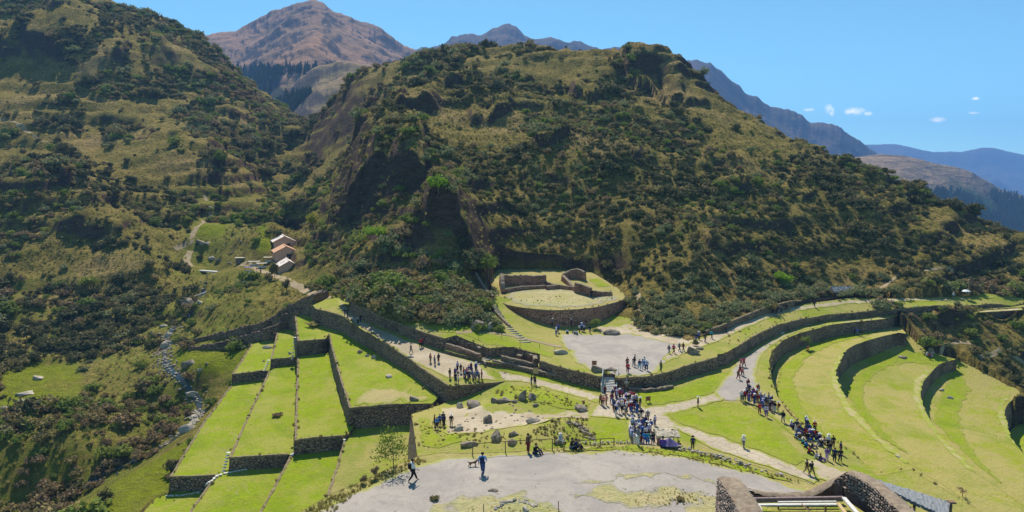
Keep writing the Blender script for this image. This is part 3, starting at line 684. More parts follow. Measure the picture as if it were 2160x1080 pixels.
def m_mount(name, grass, brown, rock, forest=None, s=1.0, fz=(0, 1), lines=0.0):
    M = Mat(name, 1.0, 0.03); v = M.coord(); nz = M.nz()
    big = M.noise(v, 0.004 * s, 5, 0.6, 0.5); fine = M.noise(v, 0.03 * s, 6, 0.7)
    c = M.mix(M.fac(big, 0.4, 0.62), grass, brown); c = M.mix(M.math('MULTIPLY', M.fac(fine, 0.45, 0.7), 0.6), c, (rock[0] * 0.7, rock[1] * 0.8, rock[2] * 0.7))
    st = M.fac(M.math('ADD', nz, M.math('MULTIPLY', M.math('SUBTRACT', fine, 0.5), 0.5)), 0.84, 0.70)
    c = M.mix(st, c, rock)
    sp = M.n.new('ShaderNodeSeparateXYZ'); M.l.new(v, sp.inputs[0])
    if lines:
        w = M.math('FRACT', M.math('MULTIPLY', M.math('ADD', sp.outputs[2], M.math('MULTIPLY', big, 60.0)), lines))
        c = M.mix(M.math('MULTIPLY', M.fac(w, 0.75, 0.95), 0.6), c, (0.06, 0.045, 0.03))
    if forest:
        zz = M.math('ADD', sp.outputs[2], M.math('MULTIPLY', M.math('SUBTRACT', big, 0.5), 260.0))
        c = M.mix(M.fac(zz, fz[1], fz[0]), c, M.mix(M.fac(fine, 0.4, 0.6), forest, (forest[0] * 0.5, forest[1] * 0.5, forest[2] * 0.5)))
    M.color(c); M.bump(fine, 1.0, 14.0 / s); return M.m
mm1 = m_mount('peak_dry_grass', (0.28, 0.17, 0.10), (0.36, 0.205, 0.12), (0.07, 0.055, 0.05), (0.06, 0.075, 0.03), 1.0, (60, 190))
mm1b = m_mount('mound_dry_grass', (0.26, 0.19, 0.09), (0.34, 0.22, 0.12), (0.12, 0.09, 0.07), None, 2.0)
mm2 = m_mount('ridge_rock', (0.085, 0.07, 0.055), (0.13, 0.09, 0.065), (0.05, 0.04, 0.04), None, 0.6)
mm3 = m_mount('spur_fields', (0.24, 0.17, 0.10), (0.30, 0.20, 0.12), (0.14, 0.10, 0.07), (0.035, 0.065, 0.02), 1.0, (-75, -5), 0.05)
mm4 = m_mount('far_range_rock', (0.07, 0.06, 0.05), (0.09, 0.07, 0.06), (0.05, 0.04, 0.04), None, 0.4)
g1 = mountain('mountain_peak', [(300,100),(400,96),(440,86),(480,80),(510,76),(545,58),(580,40),(620,26),(650,18),(668,14),(692,17),(712,34),(735,42),(760,52),(790,60),(810,68),(840,92),(860,104),(882,117),(950,150),(1050,200)], 2200, 0.34, mm1, 11, 1.0, r0=950, na=500, jag=4)
g2 = mountain('brown_mound', [(560,262),(600,215),(640,170),(680,146),(720,136),(760,138),(800,146),(850,165),(950,230)], 1150, 0.42, mm1b, 23, 1.0, r0=800, r1=1400, na=220, nr=90, jag=4)
g3 = mountain('blue_ridge', [(850,130),(900,108),(945,100),(952,88),(985,80),(1020,84),(1045,68),(1070,60),(1090,64),(1105,86),(1120,92),(1160,88),(1200,99),(1225,98),(1262,113),(1300,107),(1335,118),(1365,130),(1400,136),(1430,139),(1460,133),(1490,141),(1510,152),(1535,178),(1548,184),(1565,203),(1590,210),(1620,228),(1640,232),(1680,240),(1700,262),(1730,262),(1765,270),(1790,290),(1820,306),(1845,325),(1900,348),(2000,400),(2160,470)], 3300, 0.42, mm2, 37, 1.0, r0=1500, na=700, jag=5)
g4 = mountain('terraced_spur', [(1600,330),(1700,338),(1780,333),(1850,325),(1890,327),(1930,335),(1960,344),(2000,350),(2040,362),(2070,378),(2110,400),(2160,412),(2300,450),(2500,500)], 1900, 0.26, mm3, 41, 0.6, r0=750, na=400, nr=150, jag=1.5)
g5 = mountain('far_range', [(1700,300),(1780,308),(1830,306),(1885,306),(1920,313),(1960,322),(1990,320),(2020,322),(2060,313),(2080,313),(2120,321),(2160,329),(2300,345),(2500,330)], 7200, 0.35, mm4, 53, 1.0, r0=3600, na=300, nr=100, jag=1.5)
# valley floor out to the horizon
fl = bpy.data.meshes.new('valley_floor'); fl.from_pydata([(-14000, 700, -240), (14000, 700, -240), (14000, 9000, -240), (-14000, 9000, -240)], [], [(0, 1, 2, 3)])
link('valley_floor', fl, mats=[mm2], kind='structure')

# ------------------------------------------------------------------ air
hz = bpy.data.meshes.new('haze'); x0, x1, y0, y1, z0, z1 = -8000, 8500, -400, 9300, -320, 780
hz.from_pydata([(x, y, z) for z in (z0, z1) for x, y in ((x0, y0), (x1, y0), (x1, y1), (x0, y1))], [],
               [(0, 3, 2, 1), (4, 5, 6, 7), (0, 1, 5, 4), (1, 2, 6, 5), (2, 3, 7, 6), (3, 0, 4, 7)])
hm = bpy.data.materials.new('air_haze'); hm.use_nodes = True; hm.node_tree.nodes.remove(hm.node_tree.nodes['Principled BSDF'])
pv = hm.node_tree.nodes.new('ShaderNodeVolumePrincipled'); pv.inputs['Color'].default_value = (0.24, 0.50, 1.0, 1); pv.inputs['Density'].default_value = 0.000125
pv.inputs['Anisotropy'].default_value = 0.0
hm.node_tree.links.new(pv.outputs[0], hm.node_tree.nodes['Material Output'].inputs['Volume'])
link('haze', hz, mats=[hm], kind='stuff')
# ------------------------------------------------------------------ one ray-castable copy of the ground (for standing things on it)
def build_bvh(objs):
    V = []; P = []
    for o in objs:
        b = len(V); me = o.data
        co = np.empty(len(me.vertices) * 3, np.float32); me.vertices.foreach_get('co', co)
        V += co.reshape(-1, 3).tolist(); P += [tuple(b + i for i in p.vertices) for p in me.polygons]
    return BVHTree.FromPolygons(V, P)
BV = build_bvh([s['obj'] for s in SLABS])
BT = build_bvh([terrain])
def hitp(px, py):
    """the ground point seen at a photograph pixel"""
    d = Vector(ray(px, py)).normalized(); o = Vector((0, 0, 0))
    a = BV.ray_cast(o, d); b = BT.ray_cast(o, d)
    c = [h for h in (a, b) if h[0] is not None]
    if not c: return None
    return min(c, key=lambda h: h[3])[0]
def gz(x, y, top=200.0):
    """ground height under a plan position"""
    o = Vector((x, y, top)); d = Vector((0, 0, -1))
    a = BV.ray_cast(o, d); b = BT.ray_cast(o, d)
    z = [h[0].z for h in (a, b) if h[0] is not None]
    return max(z) if z else -40.0
def drape(name, rows, mat, off=0.03, grid=1.2, jit=0.25, step=1.2, f=None, world=None, kind='structure'):
    pts = world or ([PF(r[0], r[1], f) for r in rows] if f else [hitp(*r) for r in rows])
    pts = [p for p in pts if p is not None]
    ring = resample([(p[0], p[1]) for p in pts] + [(pts[0][0], pts[0][1])], step)[:-1]
    poly = [(p[0] + jit * float(fbm(p[0] * 0.6, p[1] * 0.6, 3)), p[1] + jit * 1.6 * float(fbm(p[0] * 0.6 + 30, p[1] * 0.6, 3))) for p in ring]
    xs = np.array([p[0] for p in poly]); ys = np.array([p[1] for p in poly])
    gx, gy = np.meshgrid(np.arange(xs.min(), xs.max(), grid), np.arange(ys.min(), ys.max(), grid)); gx = gx.ravel(); gy = gy.ravel()
    m = inside(poly, gx, gy); gx, gy = gx[m], gy[m]
    if len(gx):
        d = np.min((gx[:, None] - xs[None]) ** 2 + (gy[:, None] - ys[None]) ** 2, axis=1); k = d > (grid * 0.4) ** 2; gx, gy = gx[k], gy[k]
    vo, eo, fo, *_ = delaunay_2d_cdt([Vector(p) for p in poly] + [Vector((a, b)) for a, b in zip(gx, gy)], [], [list(range(len(poly)))], 1, 1e-5)
    if f: V = [(v.x, v.y, f(v.x, v.y) + 0.10 * float(fbm(v.x * 0.12, v.y * 0.12, 3)) + off + 0.02) for v in vo]
    else: V = [(v.x, v.y, gz(v.x, v.y) + off) for v in vo]
    me = mesh_py(name, V, [tuple(q) for q in fo], True)
    up = sum(p.normal.z for p in me.polygons)
    if up < 0: me.flip_normals()
    P2 = np.array([(v.x, v.y) for v in vo]); E0 = np.stack([xs, ys], 1)
    dd = np.sqrt(np.min((P2[:, None, 0] - E0[None, :, 0]) ** 2 + (P2[:, None, 1] - E0[None, :, 1]) ** 2, axis=1)) if len(P2) < 9000 else np.array([np.sqrt(np.min((q[0] - xs) ** 2 + (q[1] - ys) ** 2)) for q in P2])
    a = me.attributes.new('inner', 'FLOAT', 'POINT'); a.data.foreach_set('value', np.clip(dd / min(0.5 if name == 'worn_rim' else 2.2 if mat[:4] in ('lawn', 'stra') else 0.8, 0.45 * float(dd.max()) + 1e-3), 0, 1).astype(np.float32))
    return link(name, me, mats=[MT[mat]], kind=kind)

MT['gravel'] = m_track('fine_grey_gravel', (0.30, 0.265, 0.235), (0.375, 0.33, 0.28), (0.235, 0.21, 0.185), (0.34, 0.31, 0.09))
MT['paved'] = m_track('pale_paved_path', (0.40, 0.33, 0.24), (0.48, 0.40, 0.29), (0.30, 0.245, 0.17), (0.29, 0.28, 0.05), voro=0.8)

drape('gravel_ground', [(640,1095),(690,1070),(760,1038),(830,1008),(885,984),(935,966),(1000,964),(1060,958),(1200,955),(1300,953),(1370,957),(1440,966),(1500,978),(1600,1002),(1700,1034),(1790,1070),(1850,1120),(1900,1300),(1500,1700),(1000,1800),(700,1500),(600,1250)], 'gravel', 0.035, 0.8, 0.35, f=fK)
for rows in ([(1215,1036),(1260,1028),(1330,1036),(1400,1032),(1470,1036),(1540,1044),(1560,1058),(1500,1064),(1430,1066),(1350,1070),(1280,1066),(1240,1054)],[(1290,1006),(1340,1000),(1420,1003),(1490,1012),(1530,1024),(1480,1020),(1420,1010),(1350,1008)],
             [(960,1055),(1010,1042),(1065,1040),(1110,1050),(1160,1066),(1190,1090),(950,1100)],[(1440,1072),(1500,1060),(1560,1075),(1560,1120),(1400,1110)],
             [(1215,1018),(1290,1008),(1275,1014)],[(900,1075),(950,1062),(980,1085),(900,1110)]):
    drape('dry_grass_patch', rows, 'straw_g', 0.05, 0.6, 0.8, 0.5, f=fK)
drape('grass_verge', [(1110,953),(1200,949),(1330,943),(1430,951),(1500,962),(1600,992),(1680,1020),(1600,1000),(1500,975),(1440,964),(1370,955),(1250,951)], 'lawn_d', 0.035, 0.8, 0.4, 0.6, f=fK)
drape('plaza_gravel', [(1178,704),(1215,703),(1250,706),(1330,704),(1400,716),(1440,728),(1450,738),(1432,752),(1400,765),(1395,784),(1360,790),(1310,790),(1285,786),(1250,780),(1218,768),(1203,748),(1188,728)], 'gravel', 0.03, 1.5, 0.8, f=fB)
pathL = [(694,626),(712,636),(716,652),(727,670),(764,696),(805,719),(841,740),(867,761),(906,779),(940,797),(985,799),(1023,801),(1050,803)]
pathR = [(1016,771),(1007,767),(935,743),(893,729),(857,716),(805,695),(769,678),(737,656),(722,636),(699,624)]
drape('footpath', pathL + pathR, 'path', 0.03, f=fP)
drape('footpath', [(1042,803),(1064,803),(1115,808),(1195,831),(1258,850),(1268,838),(1265,833),(1180,811),(1138,800),(1080,789),(1045,780),(1012,769)], 'paved', 0.034, f=fA)
drape('paved_crossing', [(1265,826),(1299,822),(1325,826),(1346,844),(1361,860),(1400,855),(1460,842),(1510,829),(1530,842),(1406,876),(1424,893),(1500,917),(1564,938),(1620,960),(1680,984),(1730,1004),(1720,1022),(1620,985),(1500,945),(1425,905),(1425,945),(1328,945),(1325,901),(1323,886),(1240,877),(1247,868),(1262,850)], 'paved', 0.045, f=fA)
drape('dirt_track', [(925,862),(965,858),(1040,868),(1150,872),(1215,868),(1252,866),(1245,880),(1150,890),(1100,898),(1060,905),(1010,915),(940,918),(935,890)], 'path', 0.03, jit=0.5, f=fA)
drape('gravel_road', [(1505,830),(1520,808),(1532,795),(1549,772),(1561,757),(1600,733),(1639,711),(1691,692),(1800,676),(1867,670),(1869,672),(1740,687),(1691,697),(1652,713),(1626,731),(1608,746),(1598,769),(1594,792),(1598,815),(1600,832),(1600,850),(1560,845),(1520,843)], 'gravel', 0.032, jit=0.25, f=fA)
drape('dirt_track', [(1562,842),(1602,832),(1640,862),(1690,905),(1735,942),(1780,980),(1820,1000),(1790,1020),(1740,1005),(1715,965),(1680,925),(1640,890),(1600,865)], 'straw_d', 0.04, jit=0.9, f=fA)
drape('dirt_track', [(1700,960),(1740,975),(1800,1005),(1780,1030),(1725,1015)], 'path', 0.05, jit=0.9, f=fA)
drape('footpath', [(1864,670),(1895,660),(1973,658),(2051,657),(2155,650),(2158,654),(2051,661),(1973,663),(1900,664),(1872,672)], 'path', 0.03, jit=0.1, f=fA)
drape('upper_footpath', [(1395,757),(1420,735),(1445,726),(1510,702),(1561,681),(1613,661),(1665,647),(1717,641),(1800,632),(1895,629),(1973,631),(2051,627),(2095,625),(2095,629),(2051,631),(1973,636),(1895,636),(1800,640),(1717,651),(1665,658),(1613,675),(1561,698),(1510,722),(1475,733),(1450,744),(1430,752),(1405,765)], 'path', 0.033, jit=0.15, f=fB)
drape('bright_lawn', [(1362,858),(1345,842),(1326,826),(1377,822),(1440,815),(1500,789),(1545,782),(1535,795),(1515,815),(1505,828),(1460,841),(1400,853)], 'lawn_d', 0.028, jit=0.3, f=fA)
drape('bright_lawn', [(1412,873),(1525,847),(1562,851),(1605,872),(1640,902),(1680,948),(1700,975),(1680,982),(1620,958),(1564,936),(1500,914),(1428,890)], 'lawn_d', 0.028, jit=0.4, f=fA)
drape('bright_lawn', [(1020,772),(1042,775),(1110,795),(1180,808),(1262,829),(1270,818),(1200,800),(1110,782),(1050,768)], 'lawn_d', 0.036, jit=0.1, f=fA)
drape('bright_lawn', [(1255,882),(1322,889),(1326,930),(1250,938),(1200,936),(1240,912),(1262,900)], 'lawn_d', 0.026, jit=0.3, f=fA)
drape('bright_lawn', [(884,880),(905,885),(915,915),(930,925),(960,912),(975,930),(930,944),(890,942)], 'lawn_d', 0.026, jit=0.4, f=fA)
drape('bright_lawn', [(1040,822),(1064,812),(1120,815),(1190,836),(1245,852),(1235,866),(1180,862),(1150,850),(1080,848),(1030,842)], 'lawn_d', 0.036, jit=0.5, f=fA)
drape('bright_lawn', [(950,632),(1000,690),(1060,712),(1120,730),(1170,745),(1165,756),(1100,735),(1030,728),(970,700),(930,700),(880,680)], 'lawn_d', 0.03, jit=0.4, f=fB)
drape('dry_lawn', [(1362,672),(1440,705),(1400,712),(1340,700),(1300,690),(1250,692),(1250,686),(1300,684)], 'straw_d', 0.04, jit=0.8, f=fB)
drape('worn_strip', [(760,830),(800,815),(860,822),(905,838),(900,850),(841,850),(750,858)], 'straw_d', 0.03, jit=1.2, f=fU)
drape('platform_worn_ground', [(1062,630),(1075,618),(1110,614),(1180,611),(1215,616),(1250,628),(1300,624),(1305,632),(1245,646),(1180,649),(1110,645)], 'straw_g', 0.03, jit=1.2, f=fM)
drape('bare_earth', [(1262,688),(1330,684),(1400,700),(1470,712),(1450,730),(1400,722),(1330,706),(1262,704)], 'path', 0.045, jit=1.0, f=fB)
drape('bright_lawn', [(1240,590),(1262,588),(1290,604),(1262,606)], 'lawn_d', 0.03, f=fM)
MT['rim'] = m_track('worn_brown_rim', (0.36, 0.31, 0.12), (0.40, 0.34, 0.16), (0.27, 0.21, 0.10), (0.31, 0.31, 0.06))
for rows, f in (([(1636,826),(1648,775),(1709,726),(1800,704),(1866,692),(1850,702),(1760,724),(1700,755),(1672,800),(1690,855),(1740,915),(1790,960),(1740,925),(1690,890),(1655,855)], fT1),
                ([(1785,830),(1799,800),(1820,778),(1857,757),(1898,742),(1912,722),(1930,738),(1890,765),(1850,785),(1822,815),(1822,850),(1860,905),(1915,960),(1860,925),(1812,872)], fT2),
                ([(1970,890),(1975,860),(1988,826),(2009,790),(2030,790),(2045,820),(2020,870),(2035,925),(2080,985),(2120,1025),(2065,985),(2010,930)], fT3),
                ([(1905,735),(1960,748),(2000,762),(1975,772),(1930,765),(1890,770)], fT2)):
    drape('bright_lawn', rows, 'lawn_d', 0.03, 1.0, 0.5, 0.8, f=f)
for rows, f in (([(1762,781),(1768,805),(1779,828),(1800,863),(1852,919),(1917,976),(1905,975),(1840,922),(1785,868),(1755,820),(1750,785),(1768,752),(1784,738)], fT1), ([(1944,807),(1942,833),(1950,863),(1981,919),(2020,955),(2059,997),(2040,990),(1990,940),(1945,880),(1925,835),(1928,800),(1950,780),(1966,782)], fT2),
                ([(2119,852),(2119,878),(2129,917),(2149,945),(2125,925),(2105,880),(2108,845),(2135,830)], fT3)):
    drape('worn_rim', rows, 'rim', 0.035, 1.0, 0.4, 0.8, f=f)
# trails
def trail(line, w, mat='trail', off=0.06, name='trail'):
    P = [hitp(*q) for q in line]; P = [p for p in P if p is not None]
    P = smooth_line([tuple(p) for p in P], 1.2); L = []; R = []
    for i, p in enumerate(P):
        a = P[max(0, i - 1)]; b = P[min(len(P) - 1, i + 1)]; t = np.array([b[0] - a[0], b[1] - a[1]]); t /= np.linalg.norm(t) + 1e-9
        k = w / 2 * (1 + 0.35 * float(noise2(i * 0.3, 1.0))); L.append((p[0] - t[1] * k, p[1] + t[0] * k)); R.append((p[0] + t[1] * k, p[1] - t[0] * k))
    V = []; Fc = []
    for l, r in zip(L, R): V += [(l[0], l[1], gz(*l) + off), ((l[0] + r[0]) / 2, (l[1] + r[1]) / 2, gz((l[0] + r[0]) / 2, (l[1] + r[1]) / 2) + off), (r[0], r[1], gz(*r) + off)]
    for i in range(len(L) - 1):
        for q in range(2): Fc.append((i * 3 + q, i * 3 + 3 + q, i * 3 + 4 + q, i * 3 + 1 + q))
    me = mesh_py(name, V, Fc, True)
    if sum(p.normal.z for p in me.polygons) < 0: me.flip_normals()
    return link(name, me, mats=[MT[mat]], kind='structure')
trail([(700,627),(665,622),(640,612),(612,598),(585,585),(560,575),(545,572),(528,562),(505,560)], 2.6)
trail([(402,562),(394,548),(402,530)], 2.4); trail([(368,526),(385,519),(402,508),(408,492),(415,480),(430,466),(442,456),(446,448)], 2.0)
trail([(436,424),(432,412)], 1.4)
trail([(0,250),(40,262),(70,282),(100,300)], 2.0)
trail([(1954,748),(1975,738),(2000,727),(2025,722),(2055,725)], 1.2); trail([(2065,752),(2095,748),(2110,738),(2130,745),(2160,765)], 1.2)
trail([(1352,700),(1360,680),(1352,650),(1345,620)], 1.4); trail([(1410,700),(1402,680)], 1.4)
trail([(1853,610),(1880,592),(1910,575),(1960,570),(2010,566)], 1.0, 'trail')
trail([(962,702),(1010,700),(1060,705),(1110,715),(1150,725),(1185,732)], 1.2)
# ------------------------------------------------------------------ foliage materials and plants
def m_leaf(name, a, b, c3, sat=1.0):
    M = Mat(name, 0.8, 0.15)
    oi = M.n.new('ShaderNodeObjectInfo'); v = M.coord('Object'); n = M.noise(v, 1.6, 3, 0.6)
    c = M.mix(M.fac(n, 0.35, 0.65), a, b); c = M.mix(M.fac(oi.outputs['Random'], 0.45, 1.0), c, c3); M.color(c)
    tr = M.n.new('ShaderNodeBsdfTranslucent'); M.l.new(c, tr.inputs['Color'])
    mx = M.n.new('ShaderNodeMixShader'); mx.inputs[0].default_value = 0.28
    M.l.new(M.b.outputs[0], mx.inputs[1]); M.l.new(tr.outputs[0], mx.inputs[2]); M.l.new(mx.outputs[0], M.n['Material Output'].inputs['Surface']); return M.m
LEAF = dict(
    dark=m_leaf('dark_green_leaves', (0.086, 0.090, 0.037), (0.132, 0.129, 0.052), (0.172, 0.149, 0.057)),
    olive=m_leaf('olive_leaves', (0.184, 0.155, 0.057), (0.265, 0.218, 0.081), (0.310, 0.230, 0.092)),
    silver=m_leaf('silver_green_leaves', (0.172, 0.190, 0.081), (0.265, 0.276, 0.121), (0.287, 0.270, 0.115)),
    green=m_leaf('fresh_green_leaves', (0.138, 0.184, 0.030), (0.207, 0.253, 0.041), (0.253, 0.270, 0.052)),
    brown=m_leaf('dry_brown_twigs', (0.218, 0.149, 0.081), (0.322, 0.230, 0.115), (0.276, 0.196, 0.092)),
    lime=m_leaf('lime_green_leaves', (0.20, 0.32, 0.02), (0.28, 0.40, 0.025), (0.24, 0.36, 0.03)),
    yellow=m_leaf('yellow_green_leaves', (0.24, 0.25, 0.02), (0.34, 0.32, 0.03), (0.28, 0.28, 0.03)),
    straw=m_leaf('straw_grass_blades', (0.34, 0.28, 0.10), (0.44, 0.37, 0.14), (0.30, 0.29, 0.07)),
)
MT['bark'] = m_plain('grey_brown_bark', (0.10, 0.075, 0.05), (0.2, 0.16, 0.11), 3, 0.95, 0.6, 0.05)
def leaf_cloud(V, Fc, centre, rad, n, size, rng, flat=0.0, shell=0.55):
    """n small leaf clumps spread through an uneven ellipsoid"""
    ph = rng.uniform(0, 6.28, 4)
    for _ in range(n):
        d = rng.normal(size=3); d /= np.linalg.norm(d)
        if d[2] < -0.35: d[2] *= -0.6
        lump = 1 + 0.22 * math.sin(3 * math.atan2(d[1], d[0]) + ph[0]) + 0.16 * math.sin(5 * d[2] + ph[1] + 2 * d[0]) + 0.12 * math.sin(7 * d[1] + ph[2])
        r = lump * (shell + (1 - shell) * rng.random() ** 0.6)
        c = np.array(centre) + d * np.array(rad) * r
        nrm = d + rng.normal(size=3) * 0.75; nrm /= np.linalg.norm(nrm)
        t = np.cross(nrm, rng.normal(size=3)); t /= np.linalg.norm(t) + 1e-9; b = np.cross(nrm, t)
        s = size * rng.uniform(0.6, 1.35); k = len(V)
        V += [c - t * s + nrm * s * 0.2, c + b * s * 0.62, c + t * s + nrm * s * 0.15, c - b * s * 0.62]
        Fc.append((k, k + 1, k + 2)); Fc.append((k, k + 2, k + 3))
def core_blob(V, Fc, centre, rad, rng, k=0.62):
    bm = bmesh.new(); bmesh.ops.create_icosphere(bm, subdivisions=1, radius=1.0)
    o = len(V)
    for v in bm.verts:
        q = np.array(v.co) * rng.uniform(0.75, 1.2) * k; V.append(np.array(centre) + q * np.array(rad))
    for f in bm.faces: Fc.append(tuple(o + v.index for v in f.verts))
    bm.free()
def bush_mesh(name, mat, seed, kind='round'):
    rng = np.random.default_rng(seed); V = []; Fc = []
    if kind == 'round':
        m = rng.integers(2, 5)
        for i in range(m):
            c = (rng.uniform(-.55, .55), rng.uniform(-.55, .55), rng.uniform(.35, .65)); r = rng.uniform(.5, .75)
            core_blob(V, Fc, c, (r, r, r * .8), rng); leaf_cloud(V, Fc, c, (r, r, r * .85), 70, .17, rng, shell=.72)
    elif kind == 'low':
        for i in range(5):
            c = (rng.uniform(-.9, .9), rng.uniform(-.7, .7), rng.uniform(.15, .35)); r = rng.uniform(.4, .6)
            core_blob(V, Fc, c, (r, r, r * .6), rng); leaf_cloud(V, Fc, c, (r, r, r * .65), 44, .17, rng, shell=.7)
    elif kind == 'tall':
        for i in range(4):
            c = (rng.uniform(-.3, .3), rng.uniform(-.3, .3), .45 + .45 * i); r = .62 - .08 * i
            core_blob(V, Fc, c, (r, r, r), rng); leaf_cloud(V, Fc, c, (r, r, r * 1.1), 60, .17, rng, shell=.7)
    elif kind == 'tuft':
        for i in range(46):
            a = rng.uniform(0, 6.28); q = rng.uniform(.05, .5); h = rng.uniform(.35, .8); w = .05
            x, y = q * math.cos(a) * .5, q * math.sin(a) * .5; k = len(V)
            V += [np.array((x - w * math.sin(a), y + w * math.cos(a), 0)), np.array((x + w * math.sin(a), y - w * math.cos(a), 0)), np.array((x * 2.4, y * 2.4, h))]; Fc.append((k, k + 1, k + 2))
    elif kind == 'conifer':
        for i in range(7):
            z = .5 + i * .55; r = .95 - i * .12; leaf_cloud(V, Fc, (0, 0, z), (r, r, .45), 26, .24, rng, shell=.5)
        core_blob(V, Fc, (0, 0, 2.0), (.55, .55, 2.4), rng, .8)
    me = mesh_py(name, V, Fc, False)
    me.materials.append(mat); return me
BUSH = {}
sd_ = 100
for k in ('dark', 'olive', 'silver', 'green', 'brown'):
    BUSH[k] = [bush_mesh('shrub_' + k, LEAF[k], sd_ + i, t) for i, t in enumerate(('round', 'low', 'round'))]; sd_ += 10
BUSH['straw'] = [bush_mesh('tuft', LEAF['straw'], 170 + i, 'tuft') for i in range(2)]
BUSH['conifer'] = [bush_mesh('conifer', m_leaf('bluish_tree_needles', (0.03, 0.055, 0.022), (0.05, 0.08, 0.03), (0.055, 0.075, 0.025)), 180 + i, 'conifer') for i in range(2)]

def terr_z(x, y):
    """bilinear look-up in the terrain grid"""
    r = np.hypot(x, y); a = np.arctan2(x, y)
    fi = (a - az[0]) / (az[1] - az[0]); fj = np.log(r / 34.0) / math.log(1080.0 / 34.0) * (NR - 1)
    fi = np.clip(fi, 0, NA - 1.001); fj = np.clip(fj, 0, NR - 1.001)
    i = fi.astype(int); j = fj.astype(int); u = fi - i; v = fj - j
    q = lambda jj, ii: TZ[jj, ii]
    return (q(j, i) * (1 - u) + q(j, i + 1) * u) * (1 - v) + (q(j + 1, i) * (1 - u) + q(j + 1, i + 1) * u) * v
def grad_z(x, y):
    e = 1.5; return (terr_z(x + e, y) - terr_z(x - e, y)) / (2 * e), (terr_z(x, y + e) - terr_z(x, y - e)) / (2 * e)

# -- where nothing grows: levelled ground, paths, houses
KEEP_PX = [[(352,745),(420,735),(520,738),(560,745),(490,800),(440,900),(352,1012),(352,1050),(300,1110),(60,1110),(245,995),(380,940),(455,850),(430,800),(372,790)],
           [(0,790),(70,765),(170,760),(175,830),(90,870),(0,875)],
           [(475,545),(560,510),(640,510),(650,560),(640,600),(700,625),(690,640),(620,612),(560,585),(480,582),(400,590),(400,560)],
           [(395,565),(385,520),(405,475),(440,445),(452,450),(430,490),(415,520),(412,565)],
           [(420,440),(428,395),(440,395),(450,440)],
           [(0,240),(60,262),(110,300),(240,330),(245,350),(120,310),(50,285),(0,262)],
           [(1030,560),(1250,560),(1330,610),(1340,690),(1040,690),(1000,600)],
           [(1300,465),(1335,465),(1330,560),(1305,560)],[(1340,620),(1375,690),(1350,700),(1330,650)],
           [(335,690),(368,690),(362,770),(405,810),(436,845),(430,895),(395,930),(330,962),(325,945),(375,905),(405,880),(405,850),(375,820),(335,775)],
           [(1745,590),(1810,590),(1810,635),(1745,635)],
           [(990,560),(1050,610),(1060,660),(1020,665),(975,585)],
           [(420,470),(480,470),(470,500),(425,505)],[(100,270),(180,285),(240,330),(130,310)]]
def make_scatter(n, rmin, rmax, seed, dens):
    rng = np.random.default_rng(seed)
    a = rng.uniform(math.radians(-38), math.radians(38), n); r = np.sqrt(rng.uniform(rmin ** 2, rmax ** 2, n))
    x = r * np.sin(a); y = r * np.cos(a); z = terr_z(x, y); px, py = pix(x, y, z)
    ok = (px > -120) & (px < 2280) & (py > -60) & (py < 1140)
    for s in SLABS:
        p = np.array(s['poly']); cx, cy_ = p.mean(0); big = [(cx + (q[0] - cx) * 1.0, cy_ + (q[1] - cy_) * 1.0) for q in p]
        ok &= ~inside(big, x, y)
    for K in KEEP_PX: ok &= ~inside(K, px, py)
    d = dens(x, y, px, py); ok &= rng.random(n) < d
    return x[ok], y[ok], z[ok], px[ok], py[ok], rng
def dens_main(x, y, px, py):
    n = fbm(x * 0.028, y * 0.028, 4); m = fbm(x * 0.009 + 5, y * 0.009, 3)
    lo_ = fbm(x * 0.013 + 31, y * 0.013 + 7, 3); d = 0.53 + 1.5 * n + 0.9 * lo_ + 0.2 * m
    d = d + 0.42 * ((px > 700) & (py > 360) & (px < 1950)) + 0.30 * (py > 520) * (px > 640) + 0.30 * ((px < 420) & (py > 560) & (py < 750)) + 0.15 * ((px > 1100) & (py > 200))
    d = d - 0.34 * ((px < 300) & (py < 480)) - 0.5 * ((py - (135 + np.abs(px - 1000) * 0.2)) < 40) * (px > 950) * (py < 300)
    d = d - 0.75 * sstep(0, 60, px - (1480 + (py - 250) * 2.35)) * (py < 560)      # the dry crest on the right
    d = d + 0.30 * ((px < 400) & (py > 870)) - 0.12 * ((px < 420) & (py > 740)) + 0.5 * ((px < 240) & (py > 860)) - 0.28 * ((px > 425) & (px < 660) & (py > 370) & (py < 600))
    return np.clip(d, 0.02, 0.97)
sx, sy, sz, spx, spy, rng = make_scatter(60000, 118, 640, 5, dens_main)
n = len(sx)
gx_, gy_ = grad_z(sx, sy); steep = np.hypot(gx_, gy_)
bigc = (spx > 735) & (spx < 895) & (spy > 290) & (spy < 450)
keep = ~((steep > 1.3) & bigc & (rng.random(n) < 0.8)) & ((steep < 1.8) | (rng.random(n) < 0.6))
sx, sy, sz, spx, spy, steep = [q[keep] for q in (sx, sy, sz, spx, spy, steep)]; n = len(sx)
